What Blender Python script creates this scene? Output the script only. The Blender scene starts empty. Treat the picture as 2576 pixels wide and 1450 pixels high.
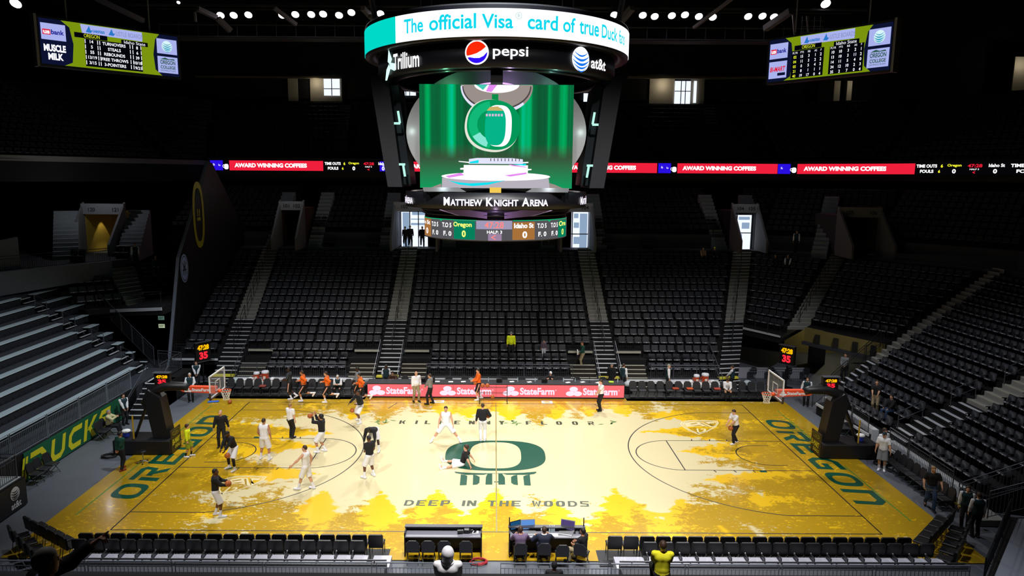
import bpy, math, random
import numpy as np
from mathutils import Vector, Matrix
R = math.radians
PI = math.pi
random.seed(7)
SC = bpy.context.scene
COL = SC.collection

# ------------------------------------------------------------------ camera
CAM_P = Vector((-0.155, -32.472, 13.0565))
YAW, PITCH, ROLL, FPX = 0.0017, -0.1544, 0.0065, 1799.3
def cam_basis():
    f = Vector((math.sin(YAW)*math.cos(PITCH), math.cos(YAW)*math.cos(PITCH), math.sin(PITCH)))
    r = Vector((math.cos(YAW), -math.sin(YAW), 0))
    u = r.cross(f)
    c, s = math.cos(ROLL), math.sin(ROLL)
    return (r*c + u*s), (u*c - r*s), f
CR, CU, CF = cam_basis()
cd = bpy.data.cameras.new('camera')
cd.sensor_fit = 'HORIZONTAL'; cd.sensor_width = 36.0
cd.lens = 36.0*FPX/2576.0
cd.shift_x = 42.4/2576.0
cd.clip_start = 0.1; cd.clip_end = 300
cam = bpy.data.objects.new('camera', cd); COL.objects.link(cam)
cam.matrix_world = Matrix(((CR.x, CU.x, -CF.x, CAM_P.x), (CR.y, CU.y, -CF.y, CAM_P.y), (CR.z, CU.z, -CF.z, CAM_P.z), (0, 0, 0, 1)))
SC.camera = cam

# ------------------------------------------------------------------ world and exposure
w = bpy.data.worlds.new('world'); SC.world = w; w.use_nodes = True
w.node_tree.nodes['Background'].inputs[0].default_value = (0.4, 0.5, 0.8, 1)
w.node_tree.nodes['Background'].inputs[1].default_value = 0.0
SC.view_settings.view_transform = 'Standard'
SC.view_settings.look = 'None'
SC.view_settings.exposure = 0.0
SC.view_settings.gamma = 1.0
SC.view_settings.use_curve_mapping = False
SC.cycles.use_denoising = True
SC.cycles.max_bounces = 6
SC.cycles.diffuse_bounces = 3
SC.cycles.glossy_bounces = 3
SC.cycles.sample_clamp_indirect = 4.0

# ------------------------------------------------------------------ arena floodlights (beams of the fixtures hung on the catwalks, plus one added spot)
def spot(x, y, z, tx, ty, tz, power, size, blend=0.7, radius=0.5, col=(1.0, 0.97, 0.93)):
    d = bpy.data.lights.new('flood_or_added_beam', 'SPOT')
    d.energy = power; d.spot_size = R(size); d.spot_blend = blend; d.shadow_soft_size = radius; d.color = col
    o = bpy.data.objects.new('flood_or_added_beam', d); COL.objects.link(o)
    o.location = (x, y, z)
    o.rotation_euler = (Vector((tx, ty, tz))-Vector((x, y, z))).to_track_quat('-Z', 'Y').to_euler()
KW = 1000.0
spot(1, -21.5, 27, 1.2, -15.8, 3.0, 26*KW, 44, 0.8)                                  # near catwalk beam on the lowest rows below the camera
spot(-8, -14, 26, -4, -26.7, 9.8, 1.6*KW, 20, 1.0)  # weak spot added only to brighten the man in the lower left corner
for lx in (-13, -4.5, 4.5, 13):
    spot(lx, 21, 25.0, lx*0.62, 0.5, 0, 17*KW, 50, 0.9, 1.1)          # far catwalk down to the court
    spot(lx*1.1, -21, 25.5, lx*0.5, 2.0, 0, 17*KW, 50, 0.9)          # near catwalk down to the court
for lx in (-16, 0, 16):
    spot(lx, -12, 27, lx*0.95, 11.5, 0.5, 11.5*KW, 36, 1.0, col=(0.9, 0.93, 1.0))      # spill on the far stand
spot(6, -4, 27, 21, 1.0, 1.5, 10*KW, 46, 1.0, col=(0.9, 0.93, 1.0))                 # spill on the end stand
spot(-4, -4, 27, -22, 3.0, 1.0, 19*KW, 46, 1.0, col=(0.86, 0.95, 1.0))              # spill on the bleachers
for lx in (-10, 0, 10): spot(lx, -8, 26, lx*1.1, -11.6, 0.5, 11*KW, 36, 1.0, col=(0.9, 0.93, 1.0))   # spill on the near rows
# ------------------------------------------------------------------ materials
def lin(c):
    if isinstance(c, str):
        c = [int(c[i:i+2], 16)/255 for i in (0, 2, 4)]
    return tuple((x/12.92 if x <= 0.04045 else ((x+0.055)/1.055)**2.4) for x in c)
MATS = {}
def mat(name, c, rough=0.6, metal=0.0, spec=0.5, noise=0.0, nscale=20.0, bump=0.0):
    if name in MATS: return MATS[name]
    m = bpy.data.materials.new(name); m.use_nodes = True
    nt = m.node_tree; b = nt.nodes['Principled BSDF']
    col = lin(c)
    b.inputs['Base Color'].default_value = (*col, 1)
    b.inputs['Roughness'].default_value = rough
    b.inputs['Metallic'].default_value = metal
    b.inputs['Specular IOR Level'].default_value = spec
    if noise or bump:
        tc = nt.nodes.new('ShaderNodeTexCoord')
        n = nt.nodes.new('ShaderNodeTexNoise'); n.inputs['Scale'].default_value = nscale; n.inputs['Detail'].default_value = 4
        nt.links.new(tc.outputs['Object'], n.inputs['Vector'])
        if noise:
            mx = nt.nodes.new('ShaderNodeMix'); mx.data_type = 'RGBA'
            mx.inputs[6].default_value = (*[x*(1-noise) for x in col], 1)
            mx.inputs[7].default_value = (*[min(1, x*(1+noise)) for x in col], 1)
            nt.links.new(n.outputs['Fac'], mx.inputs[0]); nt.links.new(mx.outputs[2], b.inputs['Base Color'])
        if bump:
            bp = nt.nodes.new('ShaderNodeBump'); bp.inputs['Strength'].default_value = bump; bp.inputs['Distance'].default_value = 0.01
            nt.links.new(n.outputs['Fac'], bp.inputs['Height']); nt.links.new(bp.outputs['Normal'], b.inputs['Normal'])
    MATS[name] = m
    return m
def em(name, c, s=1.0):
    if name in MATS: return MATS[name]
    m = bpy.data.materials.new(name); m.use_nodes = True
    nt = m.node_tree; nt.nodes.clear()
    e = nt.nodes.new('ShaderNodeEmission'); o = nt.nodes.new('ShaderNodeOutputMaterial')
    e.inputs[0].default_value = (*lin(c), 1); e.inputs[1].default_value = s
    nt.links.new(e.outputs[0], o.inputs[0])
    MATS[name] = m
    return m
def glass(name, c=(1, 1, 1), alpha=0.12, rough=0.05):
    if name in MATS: return MATS[name]
    m = mat(name, c, rough)
    m.node_tree.nodes['Principled BSDF'].inputs['Alpha'].default_value = alpha
    return m

# ------------------------------------------------------------------ mesh builder
class MB:
    def __init__(s): s.v = []; s.f = []
    def add(s, vs, fs):
        n = len(s.v); s.v += [tuple(p) for p in vs]; s.f += [tuple(i+n for i in f) for f in fs]; return s
    def poly(s, pts): return s.add(pts, [tuple(range(len(pts)))])
    def box(s, c, d, rz=0.0, rx=0.0, ry=0.0, ch=0.0):
        hx, hy, hz = d[0]/2, d[1]/2, d[2]/2
        if ch <= 0:
            vs = [(x, y, z) for x in (-hx, hx) for y in (-hy, hy) for z in (-hz, hz)]
            fs = [(0, 1, 3, 2), (4, 6, 7, 5), (0, 4, 5, 1), (2, 3, 7, 6), (0, 2, 6, 4), (1, 5, 7, 3)]
        else:
            ch = min(ch, hx*.9, hy*.9, hz*.9)
            vs, fs = [], []
            idx = {}
            for sx in (-1, 1):
                for sy in (-1, 1):
                    for sz in (-1, 1):
                        for a in range(3):
                            p = [sx*(hx-ch), sy*(hy-ch), sz*(hz-ch)]
                            p[a] = (sx, sy, sz)[a]*(hx, hy, hz)[a]
                            idx[(sx, sy, sz, a)] = len(vs); vs.append(tuple(p))
            def q(*k): fs.append(tuple(idx[t] for t in k))
            for sg in (-1, 1):
                q((sg, -1, -1, 0), (sg, 1, -1, 0), (sg, 1, 1, 0), (sg, -1, 1, 0))
                q((-1, sg, -1, 1), (1, sg, -1, 1), (1, sg, 1, 1), (-1, sg, 1, 1))
                q((-1, -1, sg, 2), (1, -1, sg, 2), (1, 1, sg, 2), (-1, 1, sg, 2))
                for t in (-1, 1):
                    q((sg, t, -1, 0), (sg, t, 1, 0), (sg, t, 1, 1), (sg, t, -1, 1))
                    q((sg, -1, t, 0), (sg, 1, t, 0), (sg, 1, t, 2), (sg, -1, t, 2))
                    q((-1, sg, t, 1), (1, sg, t, 1), (1, sg, t, 2), (-1, sg, t, 2))
            for sx in (-1, 1):
                for sy in (-1, 1):
                    for sz in (-1, 1):
                        q((sx, sy, sz, 0), (sx, sy, sz, 1), (sx, sy, sz, 2))
        M = Matrix.Rotation(rz, 3, 'Z') @ Matrix.Rotation(ry, 3, 'Y') @ Matrix.Rotation(rx, 3, 'X')
        C = Vector(c)
        return s.add([tuple(M @ Vector(p) + C) for p in vs], fs)
    def tube(s, pts, r, n=6, closed=False):
        P = [Vector(p) for p in pts]; m = len(P); rings = []
        rr = r if isinstance(r, (list, tuple)) else [r]*m
        up = None
        for i in range(m):
            if closed: t = (P[(i+1) % m]-P[i-1]).normalized()
            else: t = (P[min(i+1, m-1)]-P[max(i-1, 0)]).normalized()
            if up is None:
                up = Vector((0, 0, 1)) if abs(t.z) < 0.9 else Vector((1, 0, 0))
            a = t.cross(up)
            if a.length < 1e-6: a = t.cross(Vector((0, 1, 0.3)))
            a.normalize(); b = a.cross(t).normalized(); up = b
            rings.append([P[i]+(a*math.cos(2*PI*k/n)+b*math.sin(2*PI*k/n))*rr[i] for k in range(n)])
        vs = [p for rg in rings for p in rg]; fs = []
        for i in range(m if closed else m-1):
            j = (i+1) % m
            for k in range(n):
                k2 = (k+1) % n
                fs.append((i*n+k, j*n+k, j*n+k2, i*n+k2))
        if not closed:
            fs.append(tuple(range(n-1, -1, -1))[::-1]); fs.append(tuple((m-1)*n+k for k in range(n-1, -1, -1)))
        return s.add(vs, fs)
    def bar(s, a, b, wd, hd=None):
        a, b = Vector(a), Vector(b); hd = hd or wd
        t = (b-a).normalized(); up = Vector((0, 0, 1)) if abs(t.z) < 0.95 else Vector((0, 1, 0))
        x = t.cross(up).normalized()*wd/2; y = x.cross(t).normalized()*hd/2
        vs = [a-x-y, a+x-y, a+x+y, a-x+y, b-x-y, b+x-y, b+x+y, b-x+y]
        return s.add(vs, [(0, 1, 2, 3), (7, 6, 5, 4), (0, 4, 5, 1), (1, 5, 6, 2), (2, 6, 7, 3), (3, 7, 4, 0)])
    def lathe(s, prof, n=16, c=(0, 0, 0), sx=1, sy=1):
        vs, fs = [], []
        for (r, z) in prof:
            for k in range(n):
                a = 2*PI*k/n; vs.append((c[0]+r*sx*math.cos(a), c[1]+r*sy*math.sin(a), c[2]+z))
        for i in range(len(prof)-1):
            for k in range(n):
                k2 = (k+1) % n
                fs.append((i*n+k, i*n+k2, (i+1)*n+k2, (i+1)*n+k))
        if prof[0][0] > 1e-4: fs.append(tuple(range(n-1, -1, -1)))
        if prof[-1][0] > 1e-4: fs.append(tuple((len(prof)-1)*n+k for k in range(n)))
        return s.add(vs, fs)
    def ball(s, c, r, n=12, m=8, sc=(1, 1, 1)):
        pr = [(r*math.sin(PI*i/m), -r*math.cos(PI*i/m)) for i in range(m+1)]
        vs, fs = [], []
        for (q, z) in pr:
            for k in range(n):
                a = 2*PI*k/n; vs.append((c[0]+q*math.cos(a)*sc[0], c[1]+q*math.sin(a)*sc[1], c[2]+z*sc[2]))
        for i in range(m):
            for k in range(n):
                k2 = (k+1) % n; fs.append((i*n+k, i*n+k2, (i+1)*n+k2, (i+1)*n+k))
        return s.add(vs, fs)
    def prism(s, pts, z0, z1):
        n = len(pts)
        vs = [(x, y, z0) for x, y in pts]+[(x, y, z1) for x, y in pts]
        fs = [tuple(range(n-1, -1, -1)), tuple(range(n, 2*n))]+[(i, (i+1) % n, n+(i+1) % n, n+i) for i in range(n)]
        return s.add(vs, fs)
    def hexa(s, p):   # 8 points: bottom 4 (ccw) then top 4
        return s.add(p, [(3, 2, 1, 0), (4, 5, 6, 7), (0, 1, 5, 4), (1, 2, 6, 5), (2, 3, 7, 6), (3, 0, 4, 7)])
    def build(s, name, m, parent=None, smooth=False, loc=None, label=None, cat=None, group=None, kind=None):
        me = bpy.data.meshes.new(name)
        V = np.array(s.v, float)
        if parent is None:
            if loc is None: loc = ((V[:, 0].min()+V[:, 0].max())/2, (V[:, 1].min()+V[:, 1].max())/2, V[:, 2].min())
            V = V-np.array(loc)
        me.from_pydata(V.tolist(), [], s.f)
        me.validate(); me.update()
        if smooth: me.polygons.foreach_set('use_smooth', [True]*len(me.polygons))
        o = bpy.data.objects.new(name, me); COL.objects.link(o)
        if m is not None: me.materials.append(m)
        if parent is not None: o.parent = parent
        else: o.location = loc
        return tag(o, label, cat, group, kind)
def tag(o, label=None, cat=None, group=None, kind=None):
    if label: o['label'] = label
    if cat: o['category'] = cat
    if group: o['group'] = group
    if kind: o['kind'] = kind
    return o
def thing(name, label, cat, loc=(0, 0, 0), rz=0.0, group=None):
    o = bpy.data.objects.new(name, None); COL.objects.link(o)
    o.empty_display_size = 0.2; o.location = loc; o.rotation_euler = (0, 0, rz)
    return tag(o, label, cat, group)
def copy_tree(o, loc=None, rz=None, label=None, group=None, parent=None):
    c = o.copy(); COL.objects.link(c)
    if parent is not None: c.parent = parent
    if loc is not None: c.location = loc
    if rz is not None: c.rotation_euler = (0, 0, rz)
    if label: c['label'] = label
    if group: c['group'] = group
    for ch in o.children: copy_tree(ch, parent=c)
    return c
ORD = ['first', 'second', 'third', 'fourth', 'fifth', 'sixth', 'seventh', 'eighth', 'ninth', 'tenth', 'eleventh', 'twelfth', 'thirteenth',
       'fourteenth', 'fifteenth', 'sixteenth', 'seventeenth', 'eighteenth', 'nineteenth', 'twentieth']
def nth(i):
    if i < 20: return ORD[i]
    t = {2: 'twenty', 3: 'thirty', 4: 'forty'}[(i+1)//10]
    return {2: 'twentieth', 3: 'thirtieth', 4: 'fortieth'}[(i+1)//10] if (i+1) % 10 == 0 else t+'-'+ORD[(i+1) % 10-1]

# ------------------------------------------------------------------ flat lettering and graphics
_TX = {}
def text2d(body, h=1.0, wd=None, shear=0.0, bold=0.0, space=1.0):
    """outline of a line of text as 2D verts + faces, cap height scaled to h (or the whole box to wd x h)"""
    k = (body, round(shear, 3), round(bold, 4), round(space, 3))
    if k not in _TX:
        cu = bpy.data.curves.new('lettering', 'FONT'); cu.body = body; cu.size = 1.0; cu.shear = shear; cu.offset = bold
        cu.space_character = space; cu.resolution_u = 4
        ob = bpy.data.objects.new('lettering', cu); COL.objects.link(ob)
        dg = bpy.context.evaluated_depsgraph_get()
        me = bpy.data.meshes.new_from_object(ob.evaluated_get(dg))
        V = np.array([v.co[:2] for v in me.vertices]); F = [tuple(p.vertices) for p in me.polygons]
        bpy.data.objects.remove(ob); bpy.data.curves.remove(cu); bpy.data.meshes.remove(me)
        V = V-V.min(0)
        _TX[k] = (V, F)
    V, F = _TX[k]
    bx = V.max(0)
    sx = sy = h/bx[1]
    if wd is not None: sx = wd/bx[0]
    return (V*np.array([sx, sy])), F
def off(shape, du, dv): return (shape[0]+np.array([du, dv]), shape[1])
def txt(body, u, v, h, wd=None, align='l', **kw):
    V, F = text2d(body, h, wd, **kw)
    W = V[:, 0].max()
    return (V+np.array([u-(W if align == 'r' else W/2 if align == 'c' else 0), v]), F)
def rect(u0, v0, u1, v1, nu=1, nv=1):
    V = [(u0+(u1-u0)*i/nu, v0+(v1-v0)*j/nv) for j in range(nv+1) for i in range(nu+1)]
    F = [(j*(nu+1)+i, j*(nu+1)+i+1, (j+1)*(nu+1)+i+1, (j+1)*(nu+1)+i) for j in range(nv) for i in range(nu)]
    return (np.array(V, float), F)
def pg(pts): return (np.array(pts, float), [tuple(range(len(pts)))])
def disc(u, v, ru, rv=None, n=32):
    rv = rv or ru
    return pg([(u+ru*math.cos(2*PI*k/n), v+rv*math.sin(2*PI*k/n)) for k in range(n)])
def sup(u, v, ru, rv, e=2.0, n=40, a0=0.0, sh=0.0):
    """superellipse outline"""
    P = []
    for k in range(n):
        a = 2*PI*k/n; c, s_ = math.cos(a), math.sin(a)
        x = ru*math.copysign(abs(c)**(2/e), c); y = rv*math.copysign(abs(s_)**(2/e), s_)
        P.append((u+x*math.cos(a0)-y*math.sin(a0)+sh*y, v+x*math.sin(a0)+y*math.cos(a0)))
    return P
def ringpoly(outer, inner):
    n = len(outer)
    return (np.array(list(outer)+list(inner), float), [(i, (i+1) % n, n+(i+1) % n, n+i) for i in range(n)])
def band(outer, inner):
    n = len(outer)
    return (np.array(list(outer)+list(inner), float), [(i, i+1, n+i+1, n+i) for i in range(n-1)])
def strokes(lines, wd):
    """polyline strokes with mitred joints -> 2D shape"""
    V, F = [], []
    for L in lines:
        P = [np.array(p, float) for p in L]; m = len(P); b = len(V)
        for i in range(m):
            d1 = P[i]-P[i-1] if i > 0 else P[1]-P[0]
            d2 = P[i+1]-P[i] if i < m-1 else d1
            d1 = d1/np.linalg.norm(d1); d2 = d2/np.linalg.norm(d2)
            n1 = np.array([-d1[1], d1[0]]); n2 = np.array([-d2[1], d2[0]])
            nn = n1+n2; nn = nn/max(1e-6, np.linalg.norm(nn)); k = 1/max(0.5, float(nn@n1))
            V += [P[i]+nn*wd/2*k, P[i]-nn*wd/2*k]
        F += [(b+2*i, b+2*i+1, b+2*i+3, b+2*i+2) for i in range(m-1)]
    return (np.array(V), F)
def flat(name, m, shapes, fmap, parent=None, wofs=0.0, **kw):
    b = MB()
    for k_, (V, F) in enumerate(shapes):
        b.add([fmap(float(p[0]), float(p[1]), wofs+.0006*(k_ % 4)) for p in V], F)
    return b.build(name, m, parent, **kw)
def plane_map(o, ux, uy):
    o, ux, uy = Vector(o), Vector(ux).normalized(), Vector(uy).normalized(); n = ux.cross(uy)
    return lambda u, v, w: tuple(o+ux*u+uy*v+n*w)
def cyl_map(cx, cy, r, z0, s=1.0):
    return lambda u, v, w: (cx+(r+w)*math.sin(u/r), cy-(r+w)*math.cos(u/r), z0+v)
def to_px(x, y, z):
    d = Vector((x, y, z))-CAM_P; dp = d.dot(CF)
    return 1245.6+FPX*d.dot(CR)/dp
def solve(f, target, lo, hi):
    """bisect a rising function"""
    for _ in range(40):
        m = (lo+hi)/2
        if f(m) < target: lo = m
        else: hi = m
    return (lo+hi)/2
def at_z(px, py, z):
    """where the sight line through a photo pixel meets the level z (used to read positions off the photograph)"""
    d = CR*((px-1245.6)/FPX)-CU*((py-725)/FPX)+CF
    t = (z-CAM_P.z)/d.z
    p = CAM_P+d*t
    return (p.x, p.y, z)
# ------------------------------------------------------------------ palette of the building
M_CONC = mat('concrete_step', '8f8d86', 0.85, noise=0.18, nscale=6)
M_CONCD = mat('concrete_dark', '3b3c42', 0.8, noise=0.15, nscale=3)
M_RISER = mat('dark_riser', '0a0a0e', 0.8)
M_DECK = mat('deck_grey', '4b4c52', 0.7, noise=0.1)
M_BLACK = mat('black_paint', '0b0b0e', 0.55)
M_BLKSAT = mat('black_satin', '101013', 0.35)
M_NOSE = mat('aluminium_nosing', 'd8dbe0', 0.4)
M_NOSEC = mat('concrete_nosing', 'b4b2a2', 0.7)
M_RAIL = mat('rail_grey', '595d66', 0.4, metal=0.4)
M_RAILD = mat('rail_dark', '24262b', 0.45, metal=0.3)
M_WALLD = mat('wall_dark', '0c0c10', 0.9)
M_GREYP = mat('grey_panel', '85868c', 0.7)
M_WHITE = mat('white_paint', 'e6e6e6', 0.5)
M_FLOOR = mat('arena_floor', '60646d', 0.6, noise=0.14, nscale=1.2)
M_YEL = mat('yellow_paint', 'd9d13a', 0.6)
M_SILV = mat('brushed_silver', 'b9bdc0', 0.32, metal=0.85)
M_STEEL = mat('steel_beam', '6c6c70', 0.6)
M_GREEN = mat('team_green', '0d5a3c', 0.6)
M_YELB = mat('team_yellow', 'e8dc20', 0.6)

def Lp(i0, p0, i1, p1):
    return lambda i: (p0[0]+(p1[0]-p0[0])*(i-i0)/(i1-i0), p0[1]+(p1[1]-p0[1])*(i-i0)/(i1-i0))
A1L = Lp(0, (-17.75, 11.05), 17.35, (-18.75, 24.9)); A1R = Lp(0, (-16.35, 11.05), 17.35, (-17.5, 24.9))
A2L = Lp(0, (-7.5, 11.05), 17.35, (-7.6, 24.9)); A2R = Lp(0, (-6.12, 11.05), 17.35, (-6.35, 24.9))
A3L = Lp(0, (6.47, 11.05), 17.35, (6.58, 24.9)); A3R = Lp(0, (7.75, 11.05), 17.35, (7.9, 24.9))
A4L = Lp(0, (14.0, 11.05), 17.35, (19.1, 24.95)); A4R = Lp(0, (15.3, 11.3), 17.35, (20.6, 25.0))
A5L = Lp(7.35, (19.6, 14.4), 17.35, (25.6, 22.0)); A5R = Lp(7.35, (20.9, 14.4), 17.35, (26.8, 22.0))
A6L = Lp(2.23, (20.19, 8.03), 17, (32.0, 13.7)); A6R = Lp(2.23, (20.17, 7.14), 17, (31.97, 12.54))
A7L = Lp(0, (18.85, 1.2), 17.35, (32.7, 0.55)); A7R = Lp(0, (18.85, -0.35), 17.35, (32.7, -0.9))
A8L = Lp(0, (18.85, -5.5), 17.35, (32.7, -9.5))
F1L = lambda i: (-20.75, 11.05+0.8*i)
Z0, DZ = 0.62, 0.385
def zr(i): return Z0+DZ*i

# ------------------------------------------------------------------ floor, walls, roof
MB().box((0, 8, -0.15), (120, 110, 0.26)).build('floor', M_FLOOR, kind='structure')
MB().box((0, 60, 15), (120, 0.5, 36)).build('wall_far', M_WALLD, kind='structure')
MB().box((-58, 8, 15), (0.5, 104, 36)).build('wall_left', M_WALLD, kind='structure')
MB().box((58, 8, 15), (0.5, 104, 36)).build('wall_right', M_WALLD, kind='structure')
MB().box((0, -44, 15), (120, 0.5, 36)).build('wall_near', M_WALLD, kind='structure')
MB().box((0, 8, 33.2), (120, 110, 0.4)).build('ceiling', M_WALLD, kind='structure')

def riser_block(name, L, Rr, i0, i1, m, front=True, extend=0.45, zf=zr, dfr=0.0):
    """stepped seating deck between two boundary lines, row i0..i1-1"""
    b = MB()
    for i in range(i0, i1):
        z = zf(i); l, r, l2, r2 = L(i), Rr(i), L(i+1), Rr(i+1)
        if i == i0 and extend:
            lx = Vector(l2)-Vector(l); rx = Vector(r2)-Vector(r)
            l = tuple(Vector(l)-lx.normalized()*extend); r = tuple(Vector(r)-rx.normalized()*extend)
        b.poly([(*l, z), (*r, z), (*r2, z), (*l2, z)])
        b.poly([(*l2, z), (*r2, z), (*r2, zf(i+1)), (*l2, zf(i+1))])
        if i == i0 and front:
            b.poly([(*l, dfr), (*r, dfr), (*r, z), (*l, z)])
        b.poly([(*l, 0 if dfr == 0 else dfr), (*l, z), (*l2, z), (*l2, 0 if dfr == 0 else dfr)])
        b.poly([(*r, 0 if dfr == 0 else dfr), (*r2, 0 if dfr == 0 else dfr), (*r2, z), (*r, z)])
    return b.build(name, m, kind='structure')
def aisle(L, Rr, i0, i1, brk, name='aisle_stairs'):
    """stair flight between two blocks, two steps per seating row; below brk open aluminium treads, above it concrete"""
    lo, hi, ns, nsc = MB(), MB(), MB(), MB()
    i = i0
    while i < i1-1e-6:
        for s in (0, 0.5):
            z = zr(i+s); l, r, l2, r2 = (Vector(q) for q in (L(i+s), Rr(i+s), L(i+s+.5), Rr(i+s+.5)))
            b, n_ = (lo, ns) if i < brk else (hi, nsc)
            b.poly([(*l, z), (*r, z), (*r2, z), (*l2, z)])
            b.poly([(*l, z-DZ/2), (*r, z-DZ/2), (*r, z), (*l, z)])
            d = (l2-l)
            n_.hexa([(*l, z-.0), (*r, z-.0), (*(r+d*.42), z), (*(l+d*.42), z), (*l, z+.025), (*r, z+.025), (*(r+d*.42), z+.025), (*(l+d*.42), z+.025)])
        i += 1
    if lo.v: o = lo.build(name, M_RISER, kind='structure'); n2 = MB(); n2.v = [tuple(Vector(v)-o.location) for v in ns.v]; n2.f = ns.f; n2.build('nosing', M_NOSE, o)
    if hi.v: o = hi.build(name, M_CONC, kind='structure'); n2 = MB(); n2.v = [tuple(Vector(v)-o.location) for v in nsc.v]; n2.f = nsc.f; n2.build('nosing', M_NOSEC, o)

riser_block('seating_riser', F1L, A1L, 2, 17, M_RISER, dfr=1.0)
riser_block('seating_riser', A1R, A2L, 0, 17, M_RISER)
riser_block('seating_riser', A2R, A3L, 0, 17, M_RISER)
riser_block('seating_riser', A3R, A4L, 0, 17, M_RISER)
riser_block('seating_riser', A4R, A5L, 6, 17, M_RISER, dfr=2.45)
riser_block('seating_riser', A5R, A6L, 7, 17, M_RISER, dfr=2.9)
riser_block('seating_riser', A6R, A7L, 0, 17, M_RISER)
riser_block('seating_riser', A7R, A8L, 0, 17, M_RISER)
aisle(A1L, A1R, 0, 17.5, 6.5); aisle(A2L, A2R, 0, 17.5, 6.5); aisle(A3L, A3R, 0, 17.5, 6.5); aisle(A4L, A4R, 0, 17.5, 6.5)
aisle(A5L, A5R, 7, 17.5, 0); aisle(A6L, A6R, 2, 17.5, 4.5); aisle(A7L, A7R, 0, 17.5, 4.5)
# floor-level steps that continue the aisles down to the floor
def floor_steps(L, Rr, n=3, d=0.3, m=M_RISER, edge=M_NOSE, label=''):
    l0, r0 = Vector(L(0)), Vector(Rr(0)); dr = (r0-l0).normalized(); fr = Vector((dr.y, -dr.x))
    b, e = MB(), MB()
    for k in range(n):
        z = Z0*(n-k)/(n+1)+0.0; o0 = fr*(d*k); o1 = fr*(d*(k+1))
        P = [l0+o0, r0+o0, r0+o1, l0+o1]
        b.hexa([(*p, -0.02) for p in reversed(P)]+[(*p, z) for p in reversed(P)])
        Q = [l0+fr*(d*k+.2), r0+fr*(d*k+.2), r0+o1, l0+o1]
        e.hexa([(*p, z) for p in reversed(Q)]+[(*p, z+.02) for p in reversed(Q)])
    o = b.build('floor_steps', m, kind='structure'); n2 = MB(); n2.v = [tuple(Vector(v)-o.location) for v in e.v]; n2.f = e.f; n2.build('nosing', edge, o)
for a, b_ in ((A1L, A1R), (A2L, A2R), (A3L, A3R), (A4L, A4R)): floor_steps(a, b_)
# yellow safety tread at the foot of each of the three far aisles
for (a, b_) in ((A1L, A1R), (A2L, A2R), (A3L, A3R), (A4L, A4R)):
    l, r = Vector(a(0)), Vector(b_(0))
    MB().hexa([(l.x, l.y-.1, Z0-.06), (r.x, r.y-.1, Z0-.06), (r.x, r.y+.25, Z0-.06), (l.x, l.y+.25, Z0-.06), (l.x, l.y-.1, Z0+.035), (r.x, r.y-.1, Z0+.035), (r.x, r.y+.25, Z0+.035), (l.x, l.y+.25, Z0+.035)]).build('safety_tread', M_YEL, kind='structure')

# landing behind the top row, its front kerb, and the concrete upper rows
def landing(P, z, m=M_DECK, wide=1.6, zb=6.3):
    b = MB(); pts = [Vector(p) for p in P]; back = []
    for k, p in enumerate(pts):
        d = (pts[min(k+1, len(pts)-1)]-pts[max(k-1, 0)]).normalized(); n = Vector((-d.y, d.x)); back.append(p+n*wide)
    for k in range(len(pts)-1):
        b.poly([(*pts[k], z), (*pts[k+1], z), (*back[k+1], z), (*back[k], z)])
        b.poly([(*pts[k], zb), (*pts[k+1], zb), (*pts[k+1], z), (*pts[k], z)])
    return b.build('landing_deck', m, kind='structure')
landing([(-20.7, 24.9), (19.1, 24.95), (20.6, 25.0), (25.6, 22.0), (26.8, 22.0), (32.0, 13.9), (32.75, 12.4), (32.75, -9)], 7.3)
# wall skin of the end-stand fronts and corner blocks (grey lip below the first row)
def lip(L, Rr, i, dz=0.13, ex=0.5, m=M_NOSE, name='platform_edge'):
    l, r, l2, r2 = (Vector(q) for q in (L(i), Rr(i), L(i+1), Rr(i+1)))
    a = l-(l2-l).normalized()*ex; c = r-(r2-r).normalized()*ex; z = zr(i)
    MB().bar((*a, z-.03), (*c, z-.03), 0.06, dz).build(name, m, kind='structure')
for a, b_, i in ((F1L, A1L, 2), (A1R, A2L, 0), (A2R, A3L, 0), (A3R, A4L, 0), (A4R, A5L, 6), (A6R, A7L, 0), (A7R, A8L, 0)): lip(a, b_, i)

def strip_wall(P, z0, z1, m, name, th=0.25):
    b = MB()
    for p, q in zip(P[:-1], P[1:]):
        p, q = Vector(p), Vector(q); d = (q-p).normalized(); n = Vector((-d.y, d.x))*th
        b.hexa([(*p, z0), (*q, z0), (*(q+n), z0), (*(p+n), z0), (*p, z1), (*q, z1), (*(q+n), z1), (*(p+n), z1)])
    return b.build(name, m, kind='structure')
# upper rows of the lower bowl and the upper bowl, plain stepped decks carried round the corner
def deck_path(P, n, z0, dz, dy, m, name='upper_deck'):
    pts = [Vector(p) for p in P]; nor = []
    for k in range(len(pts)):
        d = (pts[min(k+1, len(pts)-1)]-pts[max(k-1, 0)]).normalized(); nor.append(Vector((-d.y, d.x)))
    b = MB()
    for i in range(n):
        for k in range(len(pts)-1):
            a, c = pts[k]+nor[k]*dy*i, pts[k+1]+nor[k+1]*dy*i; a2, c2 = a+nor[k]*dy, c+nor[k+1]*dy; z = z0+dz*i
            b.poly([(*a, z), (*c, z), (*c2, z), (*a2, z)]); b.poly([(*a2, z), (*c2, z), (*c2, z+dz), (*a2, z+dz)])
    b.build(name, m, kind='structure')
    return pts, nor
ULS = [[(-27, 26.5), (-17.6, 26.5)], [(-15.3, 26.5), (-8.3, 26.5)], [(-4.5, 26.5), (4.9, 26.5)], [(7.8, 26.5), (18.9, 26.5)], [(21.3, 26.5), (22, 26.4), (29, 22), (34.5, 14.5), (34.6, -9)]]
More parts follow.
